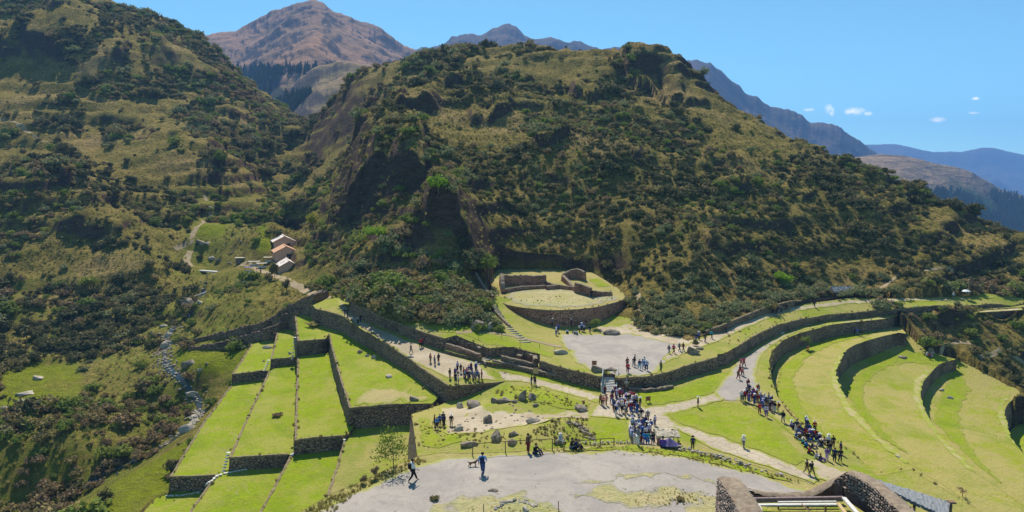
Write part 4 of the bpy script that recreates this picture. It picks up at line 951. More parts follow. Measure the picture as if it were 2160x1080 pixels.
# thickets that stand on the levelled upper terrace
ex = []
for poly, f, cnt in (([(744,612),(752,634),(800,655),(850,674),(905,684),(960,690),(1000,668),(1030,650),(1020,620),(900,600)], fB, 430), ([(1328,640),(1345,690),(1362,704),(1430,712),(1475,706),(1440,680),(1380,650)], fB, 120),
                     ([(1485,700),(1560,672),(1660,640),(1750,625),(1740,600),(1600,640),(1480,680)], fB, 130), ([(1760,628),(1830,624),(1990,622),(2160,626),(2160,612),(1800,612)], fB, 110),
                     ([(1850,655),(1900,650),(1900,642),(1855,640)], fB, 14), ([(960,690),(1000,702),(1060,700),(1040,672),(1000,668)], fB, 26), ([(2010,646),(1900,650),(1900,655),(2010,652)], fA, 12)):
    W = [PF(q[0], q[1], f) for q in poly]; lo = np.min(W, 0); hi = np.max(W, 0); c = 0
    for _ in range(9000):
        x, y = rng.uniform(lo[0], hi[0]), rng.uniform(lo[1], hi[1])
        if inside(W, np.array([x]), np.array([y]))[0] and not inside([(q[0], q[1]) for q in SLABS[14]['poly']], np.array([x]), np.array([y]))[0]:
            z = max(f(x, y), float(terr_z(np.array([x]), np.array([y]))[0])); a, b = pix(x, y, z); ex.append((x, y, z, a, b)); c += 1
            if c >= cnt: break
ex = np.array(ex); sx, sy, sz, spx, spy = [np.concatenate([u, ex[:, k]]) for k, u in enumerate((sx, sy, sz, spx, spy))]; n = len(sx)
dist = np.hypot(sx, sy)
size = (0.5 + 1.25 * rng.random(n) ** 1.6) * (1.12 + 0.9 * sstep(0.1, 0.6, fbm(sx * 0.05, sy * 0.05, 2))) * (0.95 + 0.55 * sstep(260, 480, dist))
near = (spx > 620) & (spx < 1040) & (spy > 560); size[near] *= 1.45
left = (spx < 420) & (spy > 560) & (spy < 760); size[left] *= 1.35
lowl = (spx < 380) & (spy > 880); size[lowl] *= 1.25
front = (dist < 165); size[front & ~near & ~left & ~lowl] *= 0.85
sp = fbm(sx * 0.02 + 40, sy * 0.02, 3) + rng.normal(size=n) * 0.25
kinds = np.where(sp < -0.30, 0, np.where(sp < 0.12, 1, np.where(sp < 0.32, 2, np.where(sp < 0.50, 3, 4))))
pale = (spx > 1330) & (spx < 1900) & (spy > 590) & (rng.random(n) < 0.7); kinds[pale] = 2
lushm = ((spx > 420) & (spx < 700) & (spy > 380) & (rng.random(n) < 0.5)); kinds[lushm] = 3
dk = (spx < 420) & (spy > 560) & (spy < 740) & (rng.random(n) < 0.6); kinds[dk] = 0
lb_ = (spx < 420) & (spy > 780); kinds[lb_ & (rng.random(n) < 0.4)] = 1; kinds[lb_ & (rng.random(n) < 0.25)] = 3; kinds[lb_ & (rng.random(n) < 0.15)] = 4
dk = (spx > 1250) & (spy < 600) & (spy > 250) & (rng.random(n) < 0.45); kinds[dk] = 0
KN_ = ['dark', 'olive', 'silver', 'green', 'brown']
variant = rng.integers(0, 3, n); rot = rng.uniform(0, 6.283, n)
appar = size / dist * F
vis = (spx > 5) & (spx < 2155) & (spy > 5) & (spy < 1075)
order = np.argsort(-appar * vis)
single = set(order[:288].tolist())
REG = [('left_low', lambda a, b: a < 420 and b > 760, 'on the bank left of the rocky stream', 'shrubs on the stream bank'),
       ('left_dark', lambda a, b: a < 420 and b > 540, 'in the thicket on the lower left slope', 'shrubs on the lower left slope'),
       ('left', lambda a, b: a < 420, 'scattered on the grassy left hillside', 'shrubs on the left hillside'),
       ('mid', lambda a, b: a < 720 and b > 560, 'on the mound above the dark shaded bank', 'shrubs above the shaded bank'),
       ('valley', lambda a, b: a < 720, 'along the valley behind the small houses', 'shrubs in the valley'),
       ('base', lambda a, b: a < 1040 and b > 540, 'in the thicket above the footpath wall', 'shrubs above the footpath wall'),
       ('right', lambda a, b: a > 1900 and b > 640, 'on the dry slope at the right edge', 'shrubs on the right hand slope'),
       ('plaza', lambda a, b: a > 1300 and b > 580, 'on the slope behind the plaza and upper path', 'shrubs behind the plaza'),
       ('hill', lambda a, b: True, 'on the slope of the big central hill', 'shrubs on the central hill')]
ADJ = dict(dark='dark green', olive='olive coloured', silver='pale silvery green', green='fresh green', brown='dry brown')
LM = [(760,640,'the curved start of the footpath wall'),(800,655,'the reddish tipped bush by the footpath'),(850,665,'the middle of the footpath wall'),(905,680,'the bushy end of the footpath wall'),(960,680,'the craggy rock by the platform stair'),(1010,620,'the sloping wall left of the platform'),
      (830,600,'the thicket under the big cliff'),(930,590,'the foot of the dark rock spur'),(1030,560,'the round fresh green tree'),(1350,660,'the trail right of the platform'),(1420,690,'the slope behind the plaza'),(1500,680,'the lower stakes of the upper footpath'),(1600,640,'the middle of the upper footpath'),
      (1700,620,'the far stakes of the upper footpath'),(1775,600,'the thatched hut'),(1870,620,'the path right of the hut'),(2000,600,'the upper right path'),(2100,600,'the white parasol slope'),(1950,700,'the trail on the right slope'),(2080,690,'the dark bank at the right edge'),(2120,780,'the lowest right slope'),
      (60,680,'the dark thicket at the left edge'),(200,680,'the lower left thicket'),(330,680,'the huge boulder by the stream'),(300,620,'the light green tree on the left slope'),(100,600,'the left slope above the thicket'),(60,900,'the lower left corner bank'),(200,860,'the brown bank left of the stream'),(320,820,'the stream boulders'),(280,760,'the stream bank near the small meadow'),
      (150,780,'the flat stones of the left meadow'),(400,690,'the stream ledge'),(480,650,'the mound above the shaded wall'),(560,640,'the mound top below the houses'),(640,620,'the path bend boulder'),(700,590,'the slope right of the houses'),(600,500,'the highest house'),(150,960,'the dark hollow at the lower left')]
def plant_label(k, v, a, b, sz_=1.5):
    for _, f, w, g in REG:
        if f(a, b):
            big = 'small' if sz_ < 1.15 else 'large' if sz_ > 1.9 else 'medium'
            near_ = LM[min(range(len(LM)), key=lambda q: (LM[q][0] - a) ** 2 + (LM[q][1] - b) ** 2)]
            side = ('left of' if a < near_[0] - 12 else 'right of' if a > near_[0] + 12 else 'at') if abs(a - near_[0]) > abs(b - near_[1]) else ('above' if b < near_[1] else 'below')
            return f"{big} {ADJ[k]} {'spreading' if v == 1 else 'rounded'} shrub {side} {near_[2]}", g
SRC = {}; SINGLES = []
def single_plant(i):
    k = KN_[kinds[i]]; v = int(variant[i]); me = BUSH[k][v]
    o = bpy.data.objects.new('shrub', me); COL.objects.link(o)
    o.location = (sx[i], sy[i], sz[i] - 0.1 * size[i]); o.rotation_euler = (0, 0, rot[i]); o.scale = (size[i],) * 3
    lb, gp = plant_label(k, v, spx[i], spy[i], size[i]); tag(o, lb, 'shrub', gp); SINGLES.append((lb, float(spx[i]), o)); SRC.setdefault((k, v), o)
for i in order[:280]: single_plant(i)
single = set(order[:280].tolist())
for kk in range(5):
    for v in range(3):
        if (KN_[kk], v) not in SRC:
            c = [i for i in order[280:] if kinds[i] == kk and variant[i] == v and i not in single]
            if c: single_plant(c[0]); single.add(c[0])
ORD = ['leftmost', 'second from left', 'third from left', 'fourth from left', 'fifth from left', 'sixth from left', 'seventh from left', 'eighth from left', 'ninth from left', 'tenth from left', 'eleventh from left', 'twelfth from left']
byl = {}
for lb, a, o in SINGLES: byl.setdefault(lb, []).append((a, o))
for lb, q in byl.items():
    if len(q) > 1:
        q.sort(key=lambda t: t[0]); short = lb.split(' ', 1)[1]
        for i, (a, o) in enumerate(q): o['label'] = lb.split(' ', 1)[0] + ' ' + short.replace(' coloured', '') + ', ' + (ORD[i] if i < len(q) - 1 else 'rightmost')
        for a, o in q:
            if len(o['label'].split()) > 16: o['label'] = o['label'].split(' ', 1)[1].replace('rounded ', '')
def scatter_object(name, sources, P, rot, scale, variant):
    """one object that stands copies of a few plants on its points (geometry nodes)"""
    me = bpy.data.meshes.new(name); me.vertices.add(len(P)); me.vertices.foreach_set('co', np.asarray(P, np.float32).ravel())
    for nm, tp, dat in (('rz', 'FLOAT', rot), ('sc', 'FLOAT', scale), ('vi', 'INT', variant)):
        a = me.attributes.new(nm, tp, 'POINT'); a.data.foreach_set('value', np.asarray(dat, np.float32 if tp == 'FLOAT' else np.int32))
    o = link(name, me, kind='stuff')
    ng = bpy.data.node_groups.new(name, 'GeometryNodeTree')
    ng.interface.new_socket('Geometry', in_out='INPUT', socket_type='NodeSocketGeometry'); ng.interface.new_socket('Geometry', in_out='OUTPUT', socket_type='NodeSocketGeometry')
    N = ng.nodes; L = ng.links; gi = N.new('NodeGroupInput'); go = N.new('NodeGroupOutput')
    jn = N.new('GeometryNodeJoinGeometry'); inst = N.new('GeometryNodeInstanceOnPoints'); inst.inputs['Pick Instance'].default_value = True
    for src in sources:
        oi = N.new('GeometryNodeObjectInfo'); oi.inputs['Object'].default_value = src; oi.inputs['As Instance'].default_value = True
        L.new(oi.outputs['Geometry'], jn.inputs[0])
    def nattr(nm, tp):
        q = N.new('GeometryNodeInputNamedAttribute'); q.data_type = tp; q.inputs['Name'].default_value = nm; return q.outputs['Attribute']
    cx = N.new('ShaderNodeCombineXYZ'); L.new(nattr('rz', 'FLOAT'), cx.inputs['Z']); L.new(cx.outputs[0], inst.inputs['Rotation'])
    L.new(gi.outputs[0], inst.inputs['Points']); L.new(jn.outputs[0], inst.inputs['Instance'])
    L.new(nattr('sc', 'FLOAT'), inst.inputs['Scale']); L.new(nattr('vi', 'INT'), inst.inputs['Instance Index'])
    L.new(inst.outputs[0], go.inputs[0])
    md = o.modifiers.new('plants', 'NODES'); md.node_group = ng
    return o
for kk, k in enumerate(KN_):
    q = np.array([i for i in range(n) if i not in single and kinds[i] == kk])
    if len(q) == 0: continue
    P = np.stack([sx[q], sy[q], sz[q] - 0.1 * size[q]], 1)
    scatter_object('scrub', [SRC[(k, v)] for v in range(3) if (k, v) in SRC], P, rot[q], size[q], variant[q])
# dry and green grass tufts on the open hillsides
def dens_tuft(x, y, px, py): return np.clip(0.55 - 0.8 * fbm(x * 0.028, y * 0.028, 4), 0.05, 0.9)
tx, ty, tz_, tpx, tpy, rng = make_scatter(26000, 110, 330, 9, dens_tuft)
tuft_src = []
for v in range(2):
    i = np.argmin(np.hypot(tx, ty) + v * 3 + 1000 * ((tpx < 1900) | (tpx > 2150)))
    o = bpy.data.objects.new('grass_tuft', BUSH['straw'][v]); COL.objects.link(o); o.location = (tx[i] + v, ty[i], tz_[i] - .05); tag(o, ('tall' if v else 'short') + ' dry straw tuft on the brown slope at the right edge', 'grass tuft'); tuft_src.append(o)
m = rng.random(len(tx)) < 0.8
scatter_object('grass_tufts', tuft_src, np.stack([tx[m], ty[m], tz_[m] - 0.03], 1), rng.uniform(0, 6.28, m.sum()), rng.uniform(0.5, 1.3, m.sum()), rng.integers(0, 2, m.sum()))

# weeds along wall tops, on the mounds and round the rim of the gravel
wp = []; ws = []; wv = []; rng = np.random.default_rng(77)
for s_ in SLABS:
    if s_['name'] in ('gravel_knoll', 'ruin_floor', 'curved_terrace'): continue
    P_ = s_['poly']; 
    for i in range(len(P_)):
        if rng.random() < 0.55:
            x, y = P_[i]; x += rng.normal() * .25; y += rng.normal() * .35; z = float(s_['f'](x, y)) + .02
            a, b = pix(x, y, z)
            if -20 < a < 2180 and 560 < b < 1100: wp.append((x, y, z)); ws.append(rng.uniform(.25, .75))
for poly, f, cnt, sc in (([(1040,822),(1120,815),(1245,852),(1235,866),(1080,848)], fA, 160, .4), ([(1150,892),(1240,882),(1260,930),(1180,935),(1120,915)], fA, 120, .4), ([(885,885),(1100,915),(1250,935),(1000,945),(890,945)], fA, 160, .35),
                         ([(640,1080),(700,1045),(830,987),(880,965),(900,975),(760,1035),(690,1090)], fK, 320, .24), ([(1110,948),(1330,941),(1500,960),(1690,1018),(1600,1004),(1430,966),(1200,958)], fK, 260, .25),
                         ([(1215,1036),(1400,1030),(1560,1045),(1500,1066),(1280,1066)], fK, 260, .16), ([(960,1055),(1065,1040),(1190,1085),(950,1100)], fK, 160, .16), ([(1045,628),(1310,628),(1190,655)], fM, 60, .3),
                         ([(1500,720),(1640,675),(1800,650),(1800,658),(1640,685),(1520,745)], fB, 120, .4)):
    W = [PF(q[0], q[1], f) for q in poly]; lo = np.min(W, 0); hi = np.max(W, 0); X_ = rng.uniform(lo[0], hi[0], cnt * 5); Y_ = rng.uniform(lo[1], hi[1], cnt * 5); m = inside(W, X_, Y_); X_, Y_ = X_[m][:cnt], Y_[m][:cnt]
    for x, y in zip(X_, Y_): wp.append((x, y, float(f(x, y)))); ws.append(sc * rng.uniform(.5, 1.5))
scatter_object('grass_tufts', tuft_src, wp, rng.uniform(0, 6.28, len(wp)), ws, rng.integers(0, 2, len(wp)))
k = (rng.random(len(wp)) < .35) & (np.array(wp)[:, 1] > 72)
scatter_object('small_weeds', [SRC[('olive', v)] for v in range(3) if ('olive', v) in SRC], np.array(wp)[k], rng.uniform(0, 6.28, k.sum()), np.array(ws)[k] * .55, rng.integers(0, 3, k.sum()))
# ------------------------------------------------------------------ woods in the far valley and on the far spur
def far_wood(name, region, mount, n, seed, h, label):
    rng = np.random.default_rng(seed); X, Y, Z = mount; P = []; sc = []
    H, W = X.shape
    PX, PY_ = pix(X, Y, Z); ok = inside(region, PX, PY_)
    jj, ii = np.nonzero(ok[:-1, :-1])
    if len(jj) == 0: return
    w = Y[jj, ii]; k = rng.integers(0, len(jj), n)
    for q in k:
        j, i = jj[q], ii[q]; u, v = rng.random(2)
        p = [(A[j, i] * (1 - u) + A[j, i + 1] * u) * (1 - v) + (A[j + 1, i] * (1 - u) + A[j + 1, i + 1] * u) * v for A in (X, Y, Z)]
        if fbm(p[0] * 0.006, p[1] * 0.006, 3) < -0.18: continue
        P.append(p); sc.append(h * rng.uniform(0.6, 1.3))
    if not P: return
    i = min(range(len(P)), key=lambda q: P[q][1])
    src = []
    for v in range(2):
        o = bpy.data.objects.new('pine_tree', BUSH['conifer'][v]); COL.objects.link(o); o.location = (P[i][0] + v * 9, P[i][1], P[i][2]); o.scale = (h,) * 3
        tag(o, ('left ' if v == 0 else 'right ') + label, 'tree', 'trees ' + label.split(' tree ')[-1]); src.append(o)
    scatter_object(name, src, P, rng.uniform(0, 6.28, len(P)), sc, rng.integers(0, 2, len(P)))
far_wood('distant_wood', [(430,150),(700,150),(720,200),(680,290),(560,260),(450,200)], g1, 2600, 31, 3.6, 'dark pine tree at the lower edge of the wood in the far valley')
far_wood('distant_wood', [(560,225),(600,205),(680,200),(640,290),(560,262)], g2, 800, 33, 2.6, 'dark pine tree on the brown mound behind the saddle')
far_wood('distant_wood', [(1880,400),(2010,410),(2100,412),(2200,430),(2200,520),(1980,470)], g4, 2600, 35, 4.2, 'dark tree on the forested spur at the far right')
# ------------------------------------------------------------------ more materials
MT['rock'] = m_plain('grey_boulder', (0.13, 0.105, 0.08), (0.34, 0.28, 0.21), 1.4, 0.95, 1.0, 0.15)
MT['pale_rock'] = m_plain('pale_boulder', (0.30, 0.26, 0.20), (0.46, 0.40, 0.32), 2.0, 0.95, 0.8, 0.08)
MT['white_stone'] = m_plain('whitish_edging_stone', (0.52, 0.49, 0.43), (0.72, 0.69, 0.62), 3.0, 0.9, 0.4, 0.03)
MT['wood'] = m_plain('weathered_brown_wood', (0.16, 0.10, 0.06), (0.27, 0.18, 0.11), 4, 0.85, 0.4, 0.02)
MT['pale_wood'] = m_plain('pale_grey_timber', (0.48, 0.45, 0.42), (0.64, 0.61, 0.57), 5, 0.8, 0.3, 0.01)
MT['purple_wood'] = m_plain('dark_painted_timber', (0.17, 0.12, 0.12), (0.26, 0.19, 0.18), 5, 0.8, 0.3, 0.01)
MT['thatch'] = m_plain('grey_straw_thatch', (0.36, 0.30, 0.22), (0.56, 0.49, 0.38), 9, 1.0, 1.0, 0.08)
MT['thatch_blue'] = m_plain('blue_grey_weathered_thatch', (0.15, 0.16, 0.17), (0.27, 0.28, 0.285), 9, 1.0, 1.0, 0.06)
MT['mudtop'] = m_plain('earth_topped_wall', (0.18, 0.135, 0.095), (0.30, 0.235, 0.17), 2.2, 1.0, 0.9, 0.08)
MT['plaster'] = m_plain('salmon_adobe_plaster', (0.66, 0.36, 0.25), (0.74, 0.43, 0.31), 0.8, 0.9, 0.2, 0.02)
MT['roof_white'] = m_plain('pale_corrugated_roof', (0.68, 0.56, 0.48), (0.80, 0.68, 0.60), 0.8, 0.6, 0.1, 0.02)
MT['roof_clay'] = m_plain('clay_orange_roof', (0.52, 0.27, 0.15), (0.62, 0.36, 0.22), 0.9, 0.8, 0.3, 0.03)
MT['glass'] = m_plain('dark_window_glass', (0.02, 0.022, 0.025), (0.03, 0.03, 0.035), 1, 0.15, 0, 0, 0.5)
MT['tarp_grey'] = m_plain('faded_grey_tarp', (0.33, 0.30, 0.26), (0.45, 0.41, 0.36), 1.4, 0.8, 0.3, 0.03)
MT['tarp_purple'] = m_plain('purple_cloth', (0.10, 0.08, 0.19), (0.17, 0.13, 0.28), 2, 0.8, 0.4, 0.05)
MT['tarp_blue'] = m_plain('bright_blue_cloth', (0.01, 0.20, 0.62), (0.02, 0.30, 0.78), 2, 0.8, 0.4, 0.05)
MT['white_cloth'] = m_plain('white_cloth', (0.75, 0.75, 0.76), (0.82, 0.82, 0.83), 2, 0.8, 0.2, 0.02)
MT['sign_brown'] = m_plain('brown_painted_sign', (0.24, 0.09, 0.05), (0.30, 0.12, 0.07), 3, 0.6, 0.1, 0.01)
MT['sign_green'] = m_plain('green_painted_sign', (0.02, 0.13, 0.05), (0.03, 0.17, 0.07), 3, 0.6, 0.1, 0.01)
MT['sign_tan'] = m_plain('tan_painted_sign', (0.42, 0.30, 0.14), (0.5, 0.37, 0.19), 3, 0.6, 0.1, 0.01)
MT['metal'] = m_plain('rusty_metal_post', (0.13, 0.085, 0.06), (0.2, 0.13, 0.09), 6, 0.7, 0.2, 0.01)
MT['rope'] = m_plain('white_rope', (0.6, 0.58, 0.52), (0.7, 0.68, 0.62), 6, 0.9, 0, 0)

def box_v(V, Fc, c, d, rz=0.0, tilt=0.0):
    """append a box, centre c, full size d, turned rz about z"""
    k = len(V); ca, sa = math.cos(rz), math.sin(rz)
    for sxx, syy, szz in ((-1,-1,-1),(1,-1,-1),(1,1,-1),(-1,1,-1),(-1,-1,1),(1,-1,1),(1,1,1),(-1,1,1)):
        x, y, z = sxx * d[0] / 2, syy * d[1] / 2, szz * d[2] / 2
        V.append((c[0] + x * ca - y * sa, c[1] + x * sa + y * ca, c[2] + z + x * tilt))
    for f in ((0,3,2,1),(4,5,6,7),(0,1,5,4),(1,2,6,5),(2,3,7,6),(3,0,4,7)): Fc.append(tuple(k + i for i in f))
def tube_v(V, Fc, a, b, r, n=6, r2=None):
    a = np.array(a, float); b = np.array(b, float); r2 = r if r2 is None else r2
    t = b - a; t /= np.linalg.norm(t) + 1e-9; u = np.cross(t, (0, 0, 1) if abs(t[2]) < .9 else (1, 0, 0)); u /= np.linalg.norm(u); w = np.cross(t, u); k = len(V)
    for p, rad in ((a, r), (b, r2)):
        for i in range(n): q = 2 * math.pi * i / n; V.append(tuple(p + u * rad * math.cos(q) + w * rad * math.sin(q)))
    for i in range(n): j = (i + 1) % n; Fc.append((k + i, k + j, k + n + j, k + n + i))
    Fc.append(tuple(k + i for i in range(n))[::-1]); Fc.append(tuple(k + n + i for i in range(n)))
def part(name, V, Fc, mat, parent=None, smooth=False, **kw):
    o = link(name, mesh_py(name, V, Fc, smooth), parent=parent, mats=[MT[mat]] if isinstance(mat, str) else [mat], **kw)
    bmf = bmesh.new(); bmf.from_mesh(o.data); bmesh.ops.recalc_face_normals(bmf, faces=bmf.faces); bmf.to_mesh(o.data); bmf.free()
    return o

MT['core'] = m_plain('dark_core_and_shaded_top', (0.08, 0.055, 0.045), (0.14, 0.10, 0.08), 3, 1.0, 0.8, 0.08)
# ------------------------------------------------------------------ free-standing ruined walls
def ruin_wall(rows, thick, mat, label, top='mudtop', drop=0.8, cat='wall', rag=0.12, step=0.5, world=False, name='ruin_wall', batter=0.06):
    """rows: (px, py of the foot, height in metres). A stone body with a lighter worn top, closed all round."""
    P = []
    for r in rows:
        if world: P.append((r[0], r[1], r[2], r[3]))
        else:
            h = hitp(r[0], r[1]); P.append((h.x, h.y, h.z, r[2]))
    L = resample(P, step); V = []; UV = []; acc = 0; Fc = []; TVs = []; TF_ = []
    n = len(L)
    for i, p in enumerate(L):
        a = L[max(0, i - 1)]; b = L[min(n - 1, i + 1)]; t = (b - a)[:2]; t = t / (np.linalg.norm(t) + 1e-9); nx, ny = t[1], -t[0]
        if i: acc += np.linalg.norm((p - L[i - 1])[:2])
        top_z = p[2] + p[3] + rag * float(fbm(acc * 1.3 + p[0], acc * 0.7, 3))
        for s in (1, -1):
            rows_ = 4
            for k in range(rows_):
                q = k / (rows_ - 1); z = p[2] - drop + (top_z - p[2] + drop) * q
                w = thick / 2 + batter * (1 - q) * (p[3] + drop) + 0.05 * float(noise2(acc * 2 + s * 9, z * 2))
                V.append((p[0] + s * nx * w, p[1] + s * ny * w, z)); UV.append((acc, z))
        a0 = V[-5]; b0 = V[-1]
        TVs += [(a0[0] + nx * .03, a0[1] + ny * .03, top_z - .12), (a0[0] - nx * .02, a0[1] - ny * .02, top_z + .05), ((a0[0] + b0[0]) / 2, (a0[1] + b0[1]) / 2, top_z + .12 + .05 * random.random()),
                (b0[0] + nx * .02, b0[1] + ny * .02, top_z + .05), (b0[0] - nx * .03, b0[1] - ny * .03, top_z - .12)]
    for i in range(n - 1):
        for s in (0, 4):
            for k in range(3):
                a = i * 8 + s + k; b = a + 8; Fc.append((a, b, b + 1, a + 1) if s == 0 else (a, a + 1, b + 1, b))
        for k in range(4):
            a = i * 5 + k; TF_.append((a, a + 5, a + 6, a + 1))
    for e in (0, (n - 1) * 8): Fc.append((e, e + 1, e + 2, e + 3, e + 7, e + 6, e + 5, e + 4))
    for e in (0, (n - 1) * 5): TF_.append(tuple(e + k for k in range(5)))
    root = link(name, mesh_py(name, V, Fc, False, uv=UV), mats=[MT[mat]]); tag(root, label, cat)
    bmf = bmesh.new(); bmf.from_mesh(root.data); bmesh.ops.recalc_face_normals(bmf, faces=bmf.faces); bmf.to_mesh(root.data); bmf.free()
    t = part('wall_top', TVs, TF_, top, root); return root

R_ = ruin_wall
R_([(1060,602,2.7),(1085,602,2.6),(1120,602,2.6),(1152,601,2.5)], 0.8, 'stone_red', 'tall back wall of the roofless building on the half round platform', rag=.25)
R_([(1058,601,3.1),(1060,610,2.2),(1062,619,1.3)], 1.0, 'stone_red', 'broken left end wall of the roofless building on the platform', rag=.4)
R_([(1063,618,1.0),(1101,611,.8),(1150,608,.7)], 0.7, 'stone_red', 'low front wall of the roofless building on the platform')
R_([(1153,602,1.0),(1172,608,.9)], 0.7, 'stone_red', 'short sloping wall joining the platform buildings')
R_([(1152,611,.9),(1180,608,.9),(1208,611,.7)], 0.8, 'stone_red', 'low wall between the two platform buildings')
R_([(1188,590,1.6),(1200,588,2.2),(1218,588,2.8),(1234,592,2.4)], 0.8, 'stone_red', 'rounded back wall of the right hand platform building', rag=.3)
R_([(1187,592,1.5),(1200,602,1.1),(1212,614,1.0)], 0.8, 'stone_red', 'sloping left wall of the right hand platform building')
R_([(1214,617,2.5),(1230,621,2.4),(1246,626,2.2)], 0.8, 'stone_red', 'tall front wall of the right hand platform building')
R_([(1249,626,1.5),(1268,624,1.0),(1290,622,.7)], 0.6, 'stone_red', 'low tapering wall running right from the platform building')
R_([(1004,583,1.0),(1012,600,1.2),(1025,620,1.2),(1040,634,1.2)], 0.7, 'stone_red', 'sloping wall left of the platform climbing into the bushes')
# niches beside the footpath
R_([(941,740,1.6),(975,750,1.5),(1014,763,1.4)], 0.7, 'stone_red', 'sunlit front wall of the row of small chambers by the footpath', rag=.1)
R_([(958,722,1.6),(968,732,1.5)], 0.7, 'stone', 'first cross wall of the row of small chambers')
R_([(980,730,1.6),(992,740,1.5)], 0.7, 'stone', 'second cross wall of the row of small chambers')
R_([(1002,738,1.6),(1014,750,1.4)], 0.7, 'stone', 'third cross wall of the row of small chambers')
R_([(1040,768,.8),(1080,776,.8),(1126,788,.8),(1180,800,.8),(1245,814,.7)], 0.7, 'stone', 'long low kerb wall between the footpath lawn and the plaza wall')
R_([(1058,762,1.1),(1090,770,1.1),(1124,779,1.1)], 0.6, 'stone', 'inner low wall of the ruined chamber by the path')
R_([(1064,752,1.2),(1078,745,1.2)], 0.7, 'stone', 'short left wall of the ruined chamber by the path')
R_([(1082,745,1.3),(1104,753,1.3),(1124,763,1.2)], 0.7, 'stone_red', 'back wall of the ruined chamber by the path')
R_([(1092,758,.9),(1102,760,.9)], 1.0, 'stone', 'small stone block inside the ruined chamber')
R_([(1128,768,1.6),(1130,775,1.6)], 0.8, 'stone', 'pillar at the right end of the ruined chamber')
R_([(1326,823,.5),(1360,827,.5),(1400,823,.5),(1418,818,.4)], 0.6, 'stone', 'low stone kerb at the foot of the wall right of the steps')
R_([(1488,706,.8),(1520,694,.8),(1560,678,.9),(1612,656,.9),(1665,642,.8),(1717,637,.7),(1765,631,.6)], 0.6, 'stone', 'low wall along the uphill side of the upper footpath', top='coping')
R_([(1030,640,1.0),(1045,662,.6),(1075,690,.4)], 0.5, 'stone', 'stone edge of the stair left of the platform wall')
# shaded ledges on the bank left of the upper lawn
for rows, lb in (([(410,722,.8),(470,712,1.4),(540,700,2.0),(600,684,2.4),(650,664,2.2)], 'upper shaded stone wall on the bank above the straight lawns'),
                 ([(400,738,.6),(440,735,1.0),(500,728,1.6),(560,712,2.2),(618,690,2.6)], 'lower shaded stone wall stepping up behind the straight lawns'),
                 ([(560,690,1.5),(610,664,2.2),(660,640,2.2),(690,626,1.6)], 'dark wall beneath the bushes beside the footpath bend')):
    R_(rows, 0.9, 'stone', lb, top='core', drop=2.5, rag=.5)  # wall tops coloured dark to stand for the shade under the bushes

# ------------------------------------------------------------------ rocks
def rock_mesh(seed, sub=2, sharp=0.5):
    rng = np.random.default_rng(seed); bm = bmesh.new(); bmesh.ops.create_icosphere(bm, subdivisions=sub, radius=1.0)
    pl_ = [(v / np.linalg.norm(v), rng.uniform(.45, .8)) for v in rng.normal(size=(16, 3))]
    for v in bm.verts:
        p = np.array(v.co)
        for nn, dd in pl_:
            k = p @ nn
            if k > dd: p = p - nn * (k - dd) * 0.97
        p = p * (1 + 0.10 * float(fbm(np.array([p[0] * 2.2 + seed]), np.array([p[1] * 2.2 + p[2] * 1.7]), 3)[0])); v.co = p
    me = bpy.data.meshes.new('boulder'); bm.to_mesh(me); bm.free(); return me
ROCKS = [rock_mesh(i) for i in range(6)]
ROCKP = [m.copy() for m in ROCKS]
for m in ROCKS: m.materials.append(MT['rock'])
for m in ROCKP: m.materials.append(MT['pale_rock'])
ri = [0]
def rock(px, py, w, h, label, pale=False, name='boulder', group=None, ratio=0.8, cat='rock', rz=None):
    g = hitp(px, py)
    if g is None: return None
    s = g.y / F; ri[0] += 1
    o = bpy.data.objects.new(name, (ROCKP if pale else ROCKS)[ri[0] % 6]); COL.objects.link(o)
    hh = h * s * 0.62
    o.location = (g.x, g.y + w * s * 0.3, g.z + hh * 0.22); o.scale = (w * s / 2 * 1.5, w * s / 2 * ratio * 1.3, hh * 1.45)
    o.rotation_euler = (0, 0, ri[0] * 2.4 if rz is None else rz); 
    if rz is None and h < w * .8: o.rotation_euler = (0, 0, (ri[0] % 3 - 1) * .25)
    tag(o, label, cat, group); return o
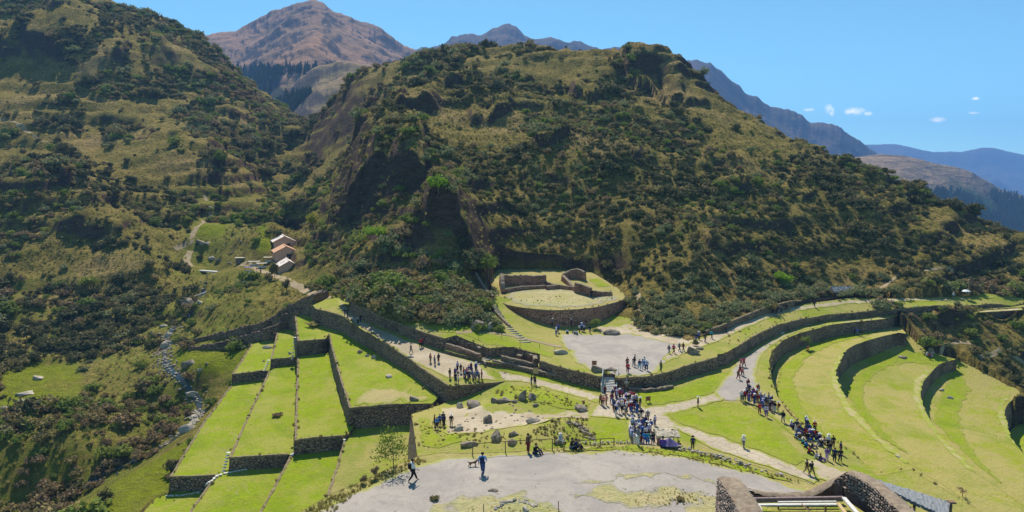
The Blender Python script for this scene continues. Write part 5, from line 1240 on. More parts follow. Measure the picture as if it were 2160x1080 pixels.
for a in [(1103,845,24,26,'left one of the two big grey boulders on the mound above the footpath'),(1122,845,22,24,'right one of the two big grey boulders on the mound above the footpath'),
    (1030,893,25,24,'large cubic boulder standing alone on the dirt track'),(968,910,17,15,'small pale boulder beside the group at the lawn corner',True),
    (968,862,15,14,'white boulder right of the wooden platform',True),(1000,860,42,18,'long low outcrop between the path wall and the dirt track'),
    (1046,932,27,24,'upright grey boulder just behind the metal rail'),(1084,920,21,15,'rounded boulder on the grass behind the metal rail'),
    (1080,940,24,18,'dark boulder right behind the rail post'),(988,944,32,14,'flat slab like boulder at the knoll edge'),(1122,894,28,11,'pale flat boulder on the grassy hollow',True),
    (1228,869,36,18,'dark tilted boulder beside the small red sign'),(1044,850,22,12,'dark jagged rock at the left end of the mound'),(1064,850,30,15,'dark jagged rock in the middle of the mound'),
    (1085,850,16,9,'small dark rock at the foot of the two big boulders'),(1130,858,12,8,'little rock on the grass right of the two big boulders'),
    (1257,812,30,18,'brown boulder left of the foot of the steps'),(1228,812,22,9,'flat pale rock left of the brown boulder by the steps',True),(1262,786,34,16,'rock outcrop on top of the wall left of the steps'),
    (1290,783,28,10,'flat outcrop at the top of the steps'),(1250,792,16,9,'small rock at the wall end left of the steps'),(1182,748,25,13,'pale rock at the left rim of the plaza',True),
    (1288,708,32,12,'flat grey rock at the back of the plaza'),(1012,697,34,34,'tall craggy rock left of the platform stair'),(1030,698,22,20,'lower craggy rock right of the tall one by the stair'),
    (866,755,14,8,'flat pale stone on the grassy verge of the footpath',True),(758,745,13,10,'dark boulder at the top of the worn upper lawn'),(774,752,8,6,'small stone between two boulders on the upper lawn',True),
    (787,757,10,8,'light stone under the long diagonal wall',True),(820,797,20,9,'pale rock in the middle of the upper lawn',True),(872,846,24,10,'flat grey rock near the front wall of the upper lawn'),
    (398,772,30,18,'dark boulder on the small meadow by the stream'),(435,769,9,6,'small stone on the small meadow by the stream'),(421,784,10,9,'pale stone right below the meadow boulder',True),
    (560,736,17,7,'flat stone lying on the small left lawn',True),(556,763,7,5,'dark stone near the steps of the small left lawn'),(611,747,9,6,'white stone at the corner of the smallest lawn',True),
    (346,735,28,24,'big boulder in the upper stream bed',True),(352,712,20,16,'pale boulder above the stream pool',True),(403,838,22,16,'pale boulder beside the dark stream pool',True),(388,915,34,18,'large pale boulder at the lower stream bend',True),
    (408,883,20,9,'flat rocks in the lower stream',True),(75,802,26,9,'long flat pale stone highest on the left meadow',True),(50,835,34,11,'largest flat stone on the left meadow',True),(40,849,22,7,'flat stone just below the largest on the left meadow',True),
    (78,849,17,6,'small flat stone right of its neighbour on the left meadow',True),(4,864,15,6,'flat stone cut by the left edge of the picture',True),
    (390,645,36,24,'huge dark boulder at the stream below the bridge'),(420,642,15,9,'light boulder beside the huge dark one at the stream',True),(345,690,18,8,'ledge of rock above the stream bed',True),
    (1908,757,22,8,'dark flat rock on the second curved lawn'),(1988,825,11,6,'white stone at the foot of the third curved wall',True),(2005,842,12,6,'white stone out on the third curved lawn',True),(1897,965,13,5,'pale stone on the rim of the second curved lawn',True),
    (1464,748,30,18,'dark outcrop beside the right exit of the plaza'),(1500,760,30,20,'dark boulder in the corner notch of the curving wall'),(1478,738,18,8,'flat rock behind the plaza outcrop'),
    (676,630,22,26,'dark upright boulder at the footpath bend'),(1650,705,8,5,'small white rock on the verge above the first curved wall',True),(1763,790,8,5,'pale rock on the rim of the first curved lawn',True),
    (1754,706,14,5,'pale flat rock at the foot of the first curved wall',True),(585,878,16,5,'low stone in the grassy tuft on the middle lawn'),(445,548,24,10,'pale boulder left of the shed by the houses',True),(462,552,18,9,'reddish boulder beside the shed',False),
    (440,440,10,5,'pale stone at the top of the winding hillside trail',True),(437,515,14,7,'light boulder right of the winding hillside trail',True),(420,518,28,14,'dark boulder beside the winding hillside trail'),
    (1063,1062,9,7,'white stone at the rim of the small pit on the knoll',True),(1045,1078,12,9,'pale stone left of the small pit on the knoll',True),(1108,1082,20,16,'white rounded stone in the small pit on the knoll',True),
    (1038,1040,20,7,'low dark stones beside the gravel hollow on the knoll'),(880,999,8,3,'dark flat stone near the walking man in the vest'),(845,1012,7,4,'small dark stone left of the walking man in the vest')]:
    rock(*a)
# stream bed stones: many small, one object
def rubble(name, lines, n, smin, smax, mat, spread, seed, label=None, kind='stuff', cat=None, height=0.0):
    rng = np.random.default_rng(seed); V = []; Fc = []
    base = bmesh.new(); bmesh.ops.create_icosphere(base, subdivisions=1, radius=1.0); bv = [np.array(v.co) for v in base.verts]; bf = [tuple(v.index for v in f.verts) for f in base.faces]; base.free()
    pts = [hitp(*q) for q in lines]; pts = resample([tuple(p) for p in pts if p is not None], 0.3)
    for _ in range(n):
        p = pts[rng.integers(0, len(pts))]; x = p[0] + rng.normal() * spread; y = p[1] + rng.normal() * spread; z = gz(x, y) + height * rng.random(); s = rng.uniform(smin, smax); k = len(V)
        sc = np.array((rng.uniform(.8, 1.5), rng.uniform(.7, 1.2), rng.uniform(.5, .9))) * s; a = rng.uniform(0, 6.28); ca, sa = math.cos(a), math.sin(a)
        for v in bv:
            q = v * sc * rng.uniform(.82, 1.12); V.append((x + q[0] * ca - q[1] * sa, y + q[0] * sa + q[1] * ca, z + q[2] + s * .2))
        Fc += [tuple(k + i for i in f) for f in bf]
    o = link(name, mesh_py(name, V, Fc, False), mats=[MT[mat]])
    if kind: o['kind'] = kind
    if label: tag(o, label, cat)
    return o
rubble('stream_stones', [(540,440),(520,480),(500,520),(450,580),(420,620),(395,660),(350,700),(345,740),(350,770),(390,810),(415,850),(415,885),(380,915),(330,950),(250,985),(200,1010),(140,1050)], 130, .2, .6, 'rock', 1.3, 5)
rubble('stream_stones', [(350,700),(345,740),(350,770),(390,810),(415,850),(415,885),(380,915)], 130, .15, .45, 'pale_rock', 1.0, 55)
rubble('stream_stones', [(365,690),(350,720),(345,760),(365,790)], 130, .15, .5, 'rock', 1.3, 15)
rubble('stream_stones', [(400,870),(420,880),(395,905),(375,915)], 60, .2, .6, 'pale_rock', .9, 16)
rubble('scattered_stones', [(1040,945),(1100,950),(1170,948),(1230,940)], 60, .06, .2, 'pale_rock', .6, 6)
rubble('scattered_stones', [(1700,700),(1640,720),(1560,735)], 20, .1, .25, 'pale_rock', .8, 7)
rubble('low_stone_wall', [(1225,937),(1300,935),(1370,939),(1430,947),(1480,958),(1530,972),(1580,985)], 520, .08, .17, 'pale_rock', .25, 8, 'low wall of loose pale stones along the rim of the gravel knoll', None, 'wall', .35)
rubble('low_stone_wall', [(1600,990),(1650,1003),(1700,1016)], 90, .08, .2, 'pale_rock', .35, 18, 'thin scatter of pale stones continuing the knoll rim to the right', None, 'wall', .1)
rubble('stone_ring', [(1050,1075),(1062,1062),(1080,1058),(1110,1060),(1124,1068)], 60, .08, .2, 'pale_rock', .12, 19, 'ring of pale stones round the small pit at the bottom edge', None, 'stone ring', .1)
rubble('low_stone_wall', [(1200,892),(1225,900),(1240,915),(1250,928)], 60, .12, .3, 'rock', .25, 20, 'curved line of dark stones across the hollow lawn', None, 'wall', .2)
rubble('scattered_stones', [(760,1060),(860,1030),(1000,1010),(1100,1000),(1250,990),(1400,1000),(1500,1030),(1300,1060),(1100,1050)], 170, .03, .10, 'rock', 3.0, 61)
rubble('scattered_stones', [(940,880),(1020,900),(1100,880),(1180,900),(1060,850),(1230,900)], 70, .08, .25, 'rock', 2.0, 62)
# water in the stream
mw = Mat('stream_water', 0.12, 0.5); mw.color((0.05, 0.06, 0.055)); MT['water'] = mw.m
trail([(430,610),(405,650),(360,700),(348,740),(355,775),(395,815),(420,850),(412,882),(378,918),(330,952),(250,988),(190,1018),(130,1060)], 1.3, 'water', .12, 'stream')

# ------------------------------------------------------------------ white edging stones and projecting steps
STEPM = rock_mesh(77, 2); STEPM.materials.append(MT['white_stone'])
def edging(rows, n, size, label, name='stone_edging', jitter=.08, off=0.0, pz=None):
    P = [np.array(hitp(*q)) for q in rows]; L = []
    tot = sum(np.linalg.norm(b - a) for a, b in zip(P[:-1], P[1:])); L = resample(P, tot / n * .999)
    root = empty(name, tuple(L[0])); tag(root, label, 'edging stones')
    for p in L:
        o = bpy.data.objects.new('stone', STEPM); COL.objects.link(o); o.parent = root
        o.location = (p[0] - L[0][0] + random.uniform(-jitter, jitter), p[1] - L[0][1] + random.uniform(-jitter, jitter), p[2] - L[0][2] + size * .25 + off)
        o.scale = (size * random.uniform(.9, 1.4), size * random.uniform(.8, 1.1), size * random.uniform(.6, .9)); o.rotation_euler = (0, 0, random.uniform(0, 6))
edging([(418,1040),(432,1028),(446,1016),(458,1006),(466,1003)], 13, .36, 'rising row of white stones left of the lowest middle lawn corner')
edging([(352,1047),(380,1046),(405,1042),(418,1039)], 14, .24, 'thin white stone line at the foot of the outermost wall')
edging([(474,1000),(500,994),(530,989),(560,985),(587,980)], 26, .27, 'white stone line along the foot of the middle lawn wall')
edging([(588,978),(598,972),(608,966),(617,960)], 12, .42, 'steep row of big white stones at the corner below the middle lawn')
edging([(636,951),(665,946),(690,940),(712,936)], 20, .22, 'faint white stone line under the narrow lawn wall')
edging([(712,937),(720,932),(727,929)], 5, .38, 'short row of white stones under the high wall corner')
edging([(858,894),(868,889)], 3, .32, 'three white stones at the wall corner above the twiggy bush')
def wall_steps(a, b, n, label, size=.38):
    """projecting steps: stones stepping down between two pixel/height points"""
    A = np.array(a); B = np.array(b); root = empty('projecting_steps', tuple(A)); tag(root, label, 'stone steps')
    for i in range(n):
        p = A + (B - A) * i / (n - 1); o = bpy.data.objects.new('step', STEPM); COL.objects.link(o); o.parent = root
        o.location = tuple(p - A); o.scale = (size * 1.3, size * .9, size * .42)
wall_steps(PF(622,712,fU), PF(617,757,fS3b), 8, 'projecting stone steps down the corner beside the smallest lawn')
wall_steps(PF(567,760,fS3b), PF(558,782,fS4b), 6, 'projecting stone steps beside the low wall of the small left lawn')
wall_steps(PF(482,955,fS3), PF(470,1000,fS4), 8, 'projecting white steps at the left corner of the middle lawn')
# ------------------------------------------------------------------ stone steps of the plaza
def at(px, py, dz=0.0):
    h = hitp(px, py); return np.array((h.x, h.y, h.z + dz))
def scale_at(p): return p[1] / F          # metres per photograph pixel
b0 = np.array(PF(1285, 823, fA)); t0 = np.array(PF(1303, 789, fB))
root = empty('stone_steps', tuple(b0)); tag(root, 'stone steps with two pale rails climbing through the wall to the plaza', 'steps')
NS = 12; dirv = np.array((0.22, 1.0)); dirv /= np.linalg.norm(dirv); rise = (t0[2] - b0[2]) / NS; start = b0[:2] - dirv * 1.0
for i in range(NS):
    V = []; Fc = []; w = 2.3 if i < 8 else 2.3 + (i - 7) * .45
    c = start + dirv * (0.36 * i); z1 = rise * (i + 1)
    box_v(V, Fc, (c[0] - b0[0] + (0 if i < 8 else (i - 7) * .2), c[1] - b0[1] + .5, z1 - .9), (w, 1.0, 1.8), -math.atan2(dirv[0], dirv[1])); part('step', V, Fc, 'white_stone', root)
for sg, rows in ((-1, 0), (1, 0)):
    V = []; Fc = []; q = np.array((dirv[1], -dirv[0])) * sg * 1.25; a = start + q - b0[:2]; b = a + dirv * 3.9
    for e, zz in ((a, 0), ((a + b) / 2, rise * 6), (b, rise * 12)): tube_v(V, Fc, (e[0], e[1], zz - .2), (e[0], e[1], zz + 1.0), .07)
    tube_v(V, Fc, (a[0], a[1], 1.0), (b[0], b[1], rise * 12 + 1.0), .09)
    part('rail', V, Fc, 'white_stone', root)
# little flights elsewhere
def flight(rows, n, width, label, mat='pale_rock', lift=.12):
    P = [at(*q) for q in rows]; L = resample(P, sum(np.linalg.norm(b - a) for a, b in zip(P[:-1], P[1:])) / n * .999)
    root = empty('stone_stair', tuple(L[0])); tag(root, label, 'steps')
    for i, p in enumerate(L):
        a = L[max(0, i - 1)]; b = L[min(len(L) - 1, i + 1)]; rz = math.atan2(b[1] - a[1], b[0] - a[0]) + math.pi / 2; V = []; Fc = []
        box_v(V, Fc, tuple(p - L[0] + np.array((0, 0, lift - .2))), (width * random.uniform(.85, 1.1), .38, .42), rz); part('step', V, Fc, mat, root)
flight([(1109,722),(1090,708),(1075,695),(1062,680),(1050,662),(1040,645),(1034,635)], 22, 2.0, 'long stone stair descending along the left side of the round platform')
flight([(1869,690),(1876,684),(1886,676)], 6, 3.0, 'short flight of stone steps at the far end of the first curved lawn')
flight([(738,634),(742,626),(741,618)], 6, 2.4, 'small stone stair at the start of the footpath wall')
flight([(1015,767),(1022,762),(1028,757)], 4, 1.6, 'three stone steps at the end of the small chambers')

# ------------------------------------------------------------------ signs, posts and fences
def sign(px, py, w, h, leg, mat, label, legs=2, tilt=0.0, rz=0.0, thick=.06):
    p = at(px, py); s = scale_at(p); W, H, G = w * s, h * s, leg * s
    root = empty('sign_board', tuple(p), rz); tag(root, label, 'sign')
    V = []; Fc = []; box_v(V, Fc, (0, 0, G + H / 2), (W, thick, H)); part('board', V, Fc, mat, root)
    V = []; Fc = []; box_v(V, Fc, (0, 0, G + H + .03), (W + .1, thick + .04, .06)); box_v(V, Fc, (0, 0, G - .02), (W + .1, thick + .04, .05)); part('frame', V, Fc, 'wood', root)
    for i in range(legs):
        V = []; Fc = []; x = 0 if legs == 1 else (-1, 1)[i] * W * .4; box_v(V, Fc, (x, .06, (G + H * .5) / 2 - .1), (.07, .07, G + H * .5 + .2)); part('leg', V, Fc, 'wood', root)
sign(1253.5, 773, 10, 8, 4, 'sign_brown', 'red brown notice board on two legs at the near rim of the plaza')
sign(1367, 850, 11, 8, 6, 'sign_brown', 'brown notice board standing on the lawn right of the main crowd', rz=.3)
sign(1130, 811, 11, 12, 24, 'sign_tan', 'tan notice board on a tall post beside the footpath', legs=1)
sign(1231, 858, 5, 6, 7, 'sign_brown', 'tiny red sign next to the dark tilted boulder', legs=1)
sign(781, 857, 9, 6, 22, 'sign_green', 'small green sign on a thin post on the worn upper lawn', legs=1, rz=-.3)
sign(1348, 788, 0.1, 0.1, 14, 'wood', 'bare thin post at the top of the plaza steps', legs=1) if False else None
def post_fence(rows, h, r, label, mat='metal', rail='metal', rails=(1.0,), rr=.03, close=True):
    P = [at(*q) for q in rows]; root = empty('post_fence', tuple(P[0])); tag(root, label, 'fence')
    for p in P:
        V = []; Fc = []; q = p - P[0]; tube_v(V, Fc, (q[0], q[1], q[2] - .2), (q[0], q[1], q[2] + h), r); part('post', V, Fc, mat, root)
    for k in rails:
        for a, b in zip(P[:-1], P[1:]):
            V = []; Fc = []; a = a - P[0]; b = b - P[0]; m = (a + b) / 2
            sag = 0.0 if rail == 'metal' else .08
            tube_v(V, Fc, (a[0], a[1], a[2] + h * k - .03), (m[0], m[1], m[2] + h * k - sag - .03), rr, 5); tube_v(V, Fc, (m[0], m[1], m[2] + h * k - sag - .03), (b[0], b[1], b[2] + h * k - .03), rr, 5); part('rail', V, Fc, rail, root)
    return root
post_fence([(997,962),(1066,957),(1165,951)], 1.15, .05, 'brown metal rail fence along the left rim of the gravel knoll', rr=.035)
post_fence([(1165,951),(1266,942),(1295,940)], .75, .05, 'lower stretch of rail fence ending beside the packed crowd', rr=.035)
post_fence([(1009,715),(1058,714),(1097,727),(1138,734),(1170,742)], 1.0, .045, 'thin post fence on the green slope below the platform', rr=.012, mat='wood', rail='rope')
def near_posts():
    for px, top, lb in ((1020, 1062, 'thin dark stake left of the small pit at the bottom edge'), (1178, 1057, 'thin dark stake with a white rope at the bottom edge'), (1415, 1077, 'stub of a dark stake at the bottom edge'), (833, 1077, 'stub of a thin stake on the left part of the gravel')):
        Y = 49.0; x, y, z = PY(px, top, Y); g = gz(x, y); root = empty('fence_post', (x, y, g)); tag(root, lb, 'post')
        V = []; Fc = []; tube_v(V, Fc, (0, 0, -.2), (0, 0, z - g), .035); part('post', V, Fc, 'metal', root)
        if px == 1178:
            V = []; Fc = []; tube_v(V, Fc, (0, 0, z - g - .05), (1.5, -2.6, .1), .012, 5); tube_v(V, Fc, (0, 0, z - g - .05), (-5.2, .1, .55), .01, 5); part('rope', V, Fc, 'rope', root)
near_posts()
# leaning stakes beside the upper footpath
stakes = smooth_line([at(*q) for q in [(1462,712),(1500,697),(1540,683),(1590,664),(1640,648),(1690,640),(1740,633)]], 1.9)
for i, p in enumerate(stakes):
    root = empty('wooden_stake', (p[0] + random.uniform(-.2, .2), p[1] + 1.0, gz(p[0], p[1] + 1.0))); tag(root, 'slender leaning wooden stake behind the low wall, ' + ('leftmost of the row' if i == 0 else 'rightmost of the row' if i == len(stakes) - 1 else f'{i + 1}th from the left' if i > 2 else ('', 'second', 'third')[i] + ' from the left'), 'stake', 'stakes along the upper footpath')
    V = []; Fc = []; tube_v(V, Fc, (0, 0, -.2), (random.uniform(-.5, .1), random.uniform(-.2, .3), random.uniform(1.3, 2.0)), .06); part('pole', V, Fc, 'wood', root)
# wooden platform at the corner of the long wall
p = at(928, 853); root = empty('wooden_platform', tuple(p)); tag(root, 'small pale wooden landing with a handrail at the wall corner', 'platform'); s = scale_at(p)
V = []; Fc = []; box_v(V, Fc, (0, 0, .45), (28 * s, 1.6, .14), -.1); part('deck', V, Fc, 'pale_wood', root)
for x in (-12, -2, 12):
    V = []; Fc = []; box_v(V, Fc, (x * s, -.7, .6), (.12, .12, 1.9)); part('post', V, Fc, 'pale_wood', root)
V = []; Fc = []; tube_v(V, Fc, (-12 * s, -.7, 1.5), (12 * s, -.7, 1.4), .06); part('rail', V, Fc, 'pale_wood', root)
V = []; Fc = []; tube_v(V, Fc, (-22 * s, .2, 2.2), (-2 * s, -.7, 1.5), .06); part('rail', V, Fc, 'pale_wood', root)

# ------------------------------------------------------------------ thatched stall, hut, houses, bridge
def thatch_roof(L, W, z, pitch, mat, root, rough=.05, name='roof'):
    V = []; Fc = []; nx_, ny_ = 16, 5
    rng = np.random.default_rng(int(L * 100))
    for sgn in (-1, 1):
        k = len(V)
        for i in range(nx_ + 1):
            for j in range(ny_ + 1):
                x = -L / 2 + L * i / nx_; q = j / ny_; V.append((x + rng.normal() * rough * (j == ny_), sgn * q * W / 2, z + pitch * (1 - q) + rng.normal() * rough))
        for i in range(nx_):
            for j in range(ny_): a = k + i * (ny_ + 1) + j; Fc.append((a, a + ny_ + 1, a + ny_ + 2, a + 1))
        kk = len(V)
        for i in range(nx_ + 1): V.append((-L / 2 + L * i / nx_, sgn * W / 2, z - .22))
        for i in range(nx_): a = k + i * (ny_ + 1) + ny_; Fc.append((a, a + ny_ + 1, kk + i + 1, kk + i))
    for x in (-L / 2, L / 2): k = len(V); V += [(x, -W / 2, z - .22), (x, W / 2, z - .22), (x, 0, z + pitch - .05)]; Fc.append((k, k + 1, k + 2))
    return part(name, V, Fc, mat, root)
p = at(1405, 940); s = scale_at(p); root = empty('thatched_stall', tuple(p)); tag(root, 'small open stall with a pale shaggy thatched roof behind the loose stone wall', 'stall')
thatch_roof(49 * s, 3.0, 1.85, .42, 'thatch', root, .05)
for x in (-21, 21):
    for y in (-1.2, 1.2): V = []; Fc = []; tube_v(V, Fc, (x * s, y, -.3), (x * s, y, 1.8), .07); part('post', V, Fc, 'wood', root)
p2 = at(1412, 944); root = empty('purple_parasol', tuple(p2)); tag(root, 'low purple cloth canopy under the right half of the thatched roof', 'canopy')
V = []; Fc = []; m = 10
for i in range(m): a = 6.2832 * i / m; V.append((.95 * math.cos(a), .7 * math.sin(a), .3 + .05 * math.sin(3 * a)))
V.append((0, 0, .95))
for i in range(m): Fc.append((i, (i + 1) % m, m))
part('cloth', V, Fc, 'tarp_purple', root)
V = []; Fc = []; tube_v(V, Fc, (0, 0, -.2), (0, 0, .95), .04); part('pole', V, Fc, 'wood', root)
h_ = at(1775, 627); s = scale_at(h_); root = empty('thatched_hut', tuple(h_)); tag(root, 'open hut with a grey blue thatched roof on the slope above the upper path', 'hut')
thatch_roof(46 * s, 4.0, 1.7, 1.3, 'thatch_blue', root, .08)
for x in (-2.3, 2.3):
    for y in (-1.6, 1.6): V = []; Fc = []; tube_v(V, Fc, (x, y, -.8), (x, y, 1.8), .09); part('post', V, Fc, 'wood', root)
V = []; Fc = []; box_v(V, Fc, (0, 1.6, .2), (4.4, .3, 1.2)); part('back_wall', V, Fc, 'stone_red' if False else 'mudtop', root)
V = []; Fc = []; box_v(V, Fc, (0, 0, .25), (3.6, .4, .1)); box_v(V, Fc, (-1.5, 0, 0), (.12, .3, .5)); box_v(V, Fc, (1.5, 0, 0), (.12, .3, .5)); part('bench', V, Fc, 'wood', root)

def house(px, py, dist, w, d, wall_h, gable, rz, roofmat, label, panel=False, win=(.25,), door=True):
    x, y, z = PY(px, py, dist); root = empty('adobe_house', (x, y, z), rz); tag(root, label, 'house')
    V = [(-w/2,0,-1.5),(w/2,0,-1.5),(w/2,d,-1.5),(-w/2,d,-1.5),(-w/2,0,wall_h),(w/2,0,wall_h),(w/2,d,wall_h),(-w/2,d,wall_h),(0,0,wall_h+gable),(0,d,wall_h+gable)]
    part('wall', V, [(0,1,5,8,4),(3,7,9,6,2),(0,4,7,3),(1,2,6,5)], 'plaster', root)
    ov = .55; V = []; Fc = []; sl = gable / (w / 2)
    for sgn in (-1, 1):
        k = len(V); e = w / 2 + ov
        for yy in (-ov, d + ov): V += [(0, yy, wall_h + gable + .16), (sgn * e, yy, wall_h + gable - sl * e + .16), (sgn * e, yy, wall_h + gable - sl * e + .02), (0, yy, wall_h + gable + .02)]
        Fc += [(k, k+1, k+5, k+4), (k+3, k+7, k+6, k+2), (k+1, k+2, k+6, k+5), (k, k+3, k+2, k+1), (k+4, k+5, k+6, k+7)]
    rf = part('roof', V, Fc, roofmat, root)
    V = []; Fc = []; box_v(V, Fc, (0, d / 2, wall_h + gable + .2), (.35, d + 2 * ov, .12)); part('ridge_cap', V, Fc, roofmat, rf)
    if panel:
        for q in panel:
            V = []; Fc = []; cx = q[0]; zz = wall_h + gable - sl * abs(cx) + .24
            k = 0; dx = .75; V = [(cx-dx, q[1]-.6, zz + (sl*dx if cx>0 else -sl*dx)), (cx+dx, q[1]-.6, zz - (sl*dx if cx>0 else -sl*dx)), (cx+dx, q[1]+.6, zz - (sl*dx if cx>0 else -sl*dx)), (cx-dx, q[1]+.6, zz + (sl*dx if cx>0 else -sl*dx))]
            V += [(a, b, c - .08) for a, b, c in V]; part('skylight', V, [(0,1,2,3),(0,4,5,1),(1,5,6,2),(2,6,7,3),(3,7,4,0)], 'tarp_grey', rf)
    for fx in win:
        V = []; Fc = []; box_v(V, Fc, (fx * w, -.03, wall_h * .58), (1.1, .12, 1.0)); fr = part('window', V, Fc, 'wood', root)
        V = []; Fc = []; box_v(V, Fc, (fx * w - .26, -.1, wall_h * .58), (.44, .03, .84)); part('pane', V, Fc, 'glass', fr)
        V = []; Fc = []; box_v(V, Fc, (fx * w + .26, -.1, wall_h * .58), (.44, .03, .84)); part('pane', V, Fc, 'glass', fr)
    if door:
        V = []; Fc = []; box_v(V, Fc, (-w / 2 - .03, d * .3, 1.0), (.1, 1.0, 2.1)); part('door', V, Fc, 'wood', root)
    V = []; Fc = []; box_v(V, Fc, (0, d / 2, -.9), (w + .5, d + .5, 1.5)); part('plinth', V, Fc, 'rock', root)
house(611, 581, 232, 7.0, 9, 2.9, 1.9, .42, 'roof_white', 'lowest salmon coloured house with a pale roof and skylight', panel=[(-1.6, 4.5), (1.7, 3.0)], win=(.28,))
house(605, 549, 247, 7.6, 9, 3.0, 1.9, .42, 'roof_clay', 'middle salmon coloured house with a clay orange roof', win=(.08,))
house(601, 526, 262, 7.6, 9, 3.0, 1.9, .42, 'roof_white', 'highest of the salmon coloured houses with a pale roof', panel=[(-1.8, 5)], win=(.18,))
# shed and stalls beside the houses
p = at(507, 555); root = empty('wooden_shed', tuple(p), .3); tag(root, 'low brown shed with a flat grey roof left of the stalls', 'shed')
V = []; Fc = []; box_v(V, Fc, (0, 1.2, .7), (3.2, 2.2, 2.0)); part('wall', V, Fc, 'wood', root)
V = []; Fc = []; box_v(V, Fc, (0, 1.2, 1.85), (3.9, 2.9, .25)); part('roof', V, Fc, 'thatch', root)
V = []; Fc = []; box_v(V, Fc, (-.5, .06, .55), (.8, .08, 1.5)); part('door', V, Fc, 'purple_wood', root)
for px, py, w, mt, lb in ((537, 562, 4.2, 'tarp_grey', 'grey tarpaulin stall left of the middle house'), (553, 566, 3.6, 'tarp_grey', 'second grey tarpaulin stall beside the lowest house'), (525, 575, 2.6, 'tarp_purple', 'dark purple covered market table on the path by the houses'), (566, 553, 3.0, 'thatch', 'small pale roofed stall against the middle house')):
    p = at(px, py); root = empty('market_stall', tuple(p), .2); tag(root, lb, 'stall')
    V = []; Fc = []; n_ = 4
    for i in range(n_ + 1):
        for j in range(3): V.append((-w / 2 + w * i / n_, (j - 1) * 1.2, 1.9 + .18 * (j == 1) - .1 * math.sin(math.pi * i / n_)))
    for i in range(n_):
        for j in range(2): a = i * 3 + j; Fc.append((a, a + 3, a + 4, a + 1))
    part('canopy', V, Fc, mt, root)
    for x in (-w / 2 + .1, w / 2 - .1):
        for y in (-1.1, 1.1): V = []; Fc = []; tube_v(V, Fc, (x, y, -.3), (x, y, 1.9), .05); part('post', V, Fc, 'wood', root)
    V = []; Fc = []; box_v(V, Fc, (0, 0, .7), (w * .8, .9, .08)); box_v(V, Fc, (0, 0, .35), (w * .7, .7, .62)); part('table', V, Fc, 'pale_wood', root)
# bridge
a = np.array(PZ(409, 569, -33.2)); b = np.array(PZ(478, 573, -33.0)); d = b - a; L_ = np.linalg.norm(d); rz = math.atan2(d[1], d[0]); root = empty('footbridge', tuple(a), rz); tag(root, 'pale flat footbridge across the stream left of the shed', 'bridge')
npl = 16
for i in range(npl):
    V = []; Fc = []; box_v(V, Fc, (L_ * (i + .5) / npl, 0, 0), (L_ / npl * .9, 1.8, .12)); part('plank', V, Fc, 'pale_wood', root)
for y in (-.8, .8): V = []; Fc = []; box_v(V, Fc, (L_ / 2, y, -.22), (L_, .2, .3)); part('beam', V, Fc, 'pale_wood', root)
for x in (.4, L_ - .4): V = []; Fc = []; box_v(V, Fc, (x, 0, -1.6), (1.2, 2.2, 2.6)); part('pier', V, Fc, 'rock', root)
a = np.array(PZ(378, 637, -38.5)); b = np.array(PZ(436, 616, -36.5)); V = []; Fc = []; tube_v(V, Fc, a, b, .22, 8); o = part('water_pipe', V, Fc, 'pale_wood'); tag(o, 'pale pipe spanning the stream bed below the footbridge', 'pipe')
# white parasol on the upper right path
p = at(2037, 630); root = empty('white_parasol', tuple(p)); tag(root, 'open white parasol against the dark bushes at the upper right', 'parasol')
V = []; Fc = []; m = 12
for r_, z in ((1.0, 1.95), (.6, 2.3)):
    for i in range(m): V.append((r_ * math.cos(6.2832 * i / m), r_ * math.sin(6.2832 * i / m), z))
V.append((0, 0, 2.42))
for i in range(m): j = (i + 1) % m; Fc.append((i, j, m + j, m + i)); Fc.append((m + i, m + j, 2 * m))
part('canopy', V, Fc, 'white_cloth', root); V = []; Fc = []; tube_v(V, Fc, (0, 0, 0), (0, 0, 2.4), .03); part('pole', V, Fc, 'metal', root)

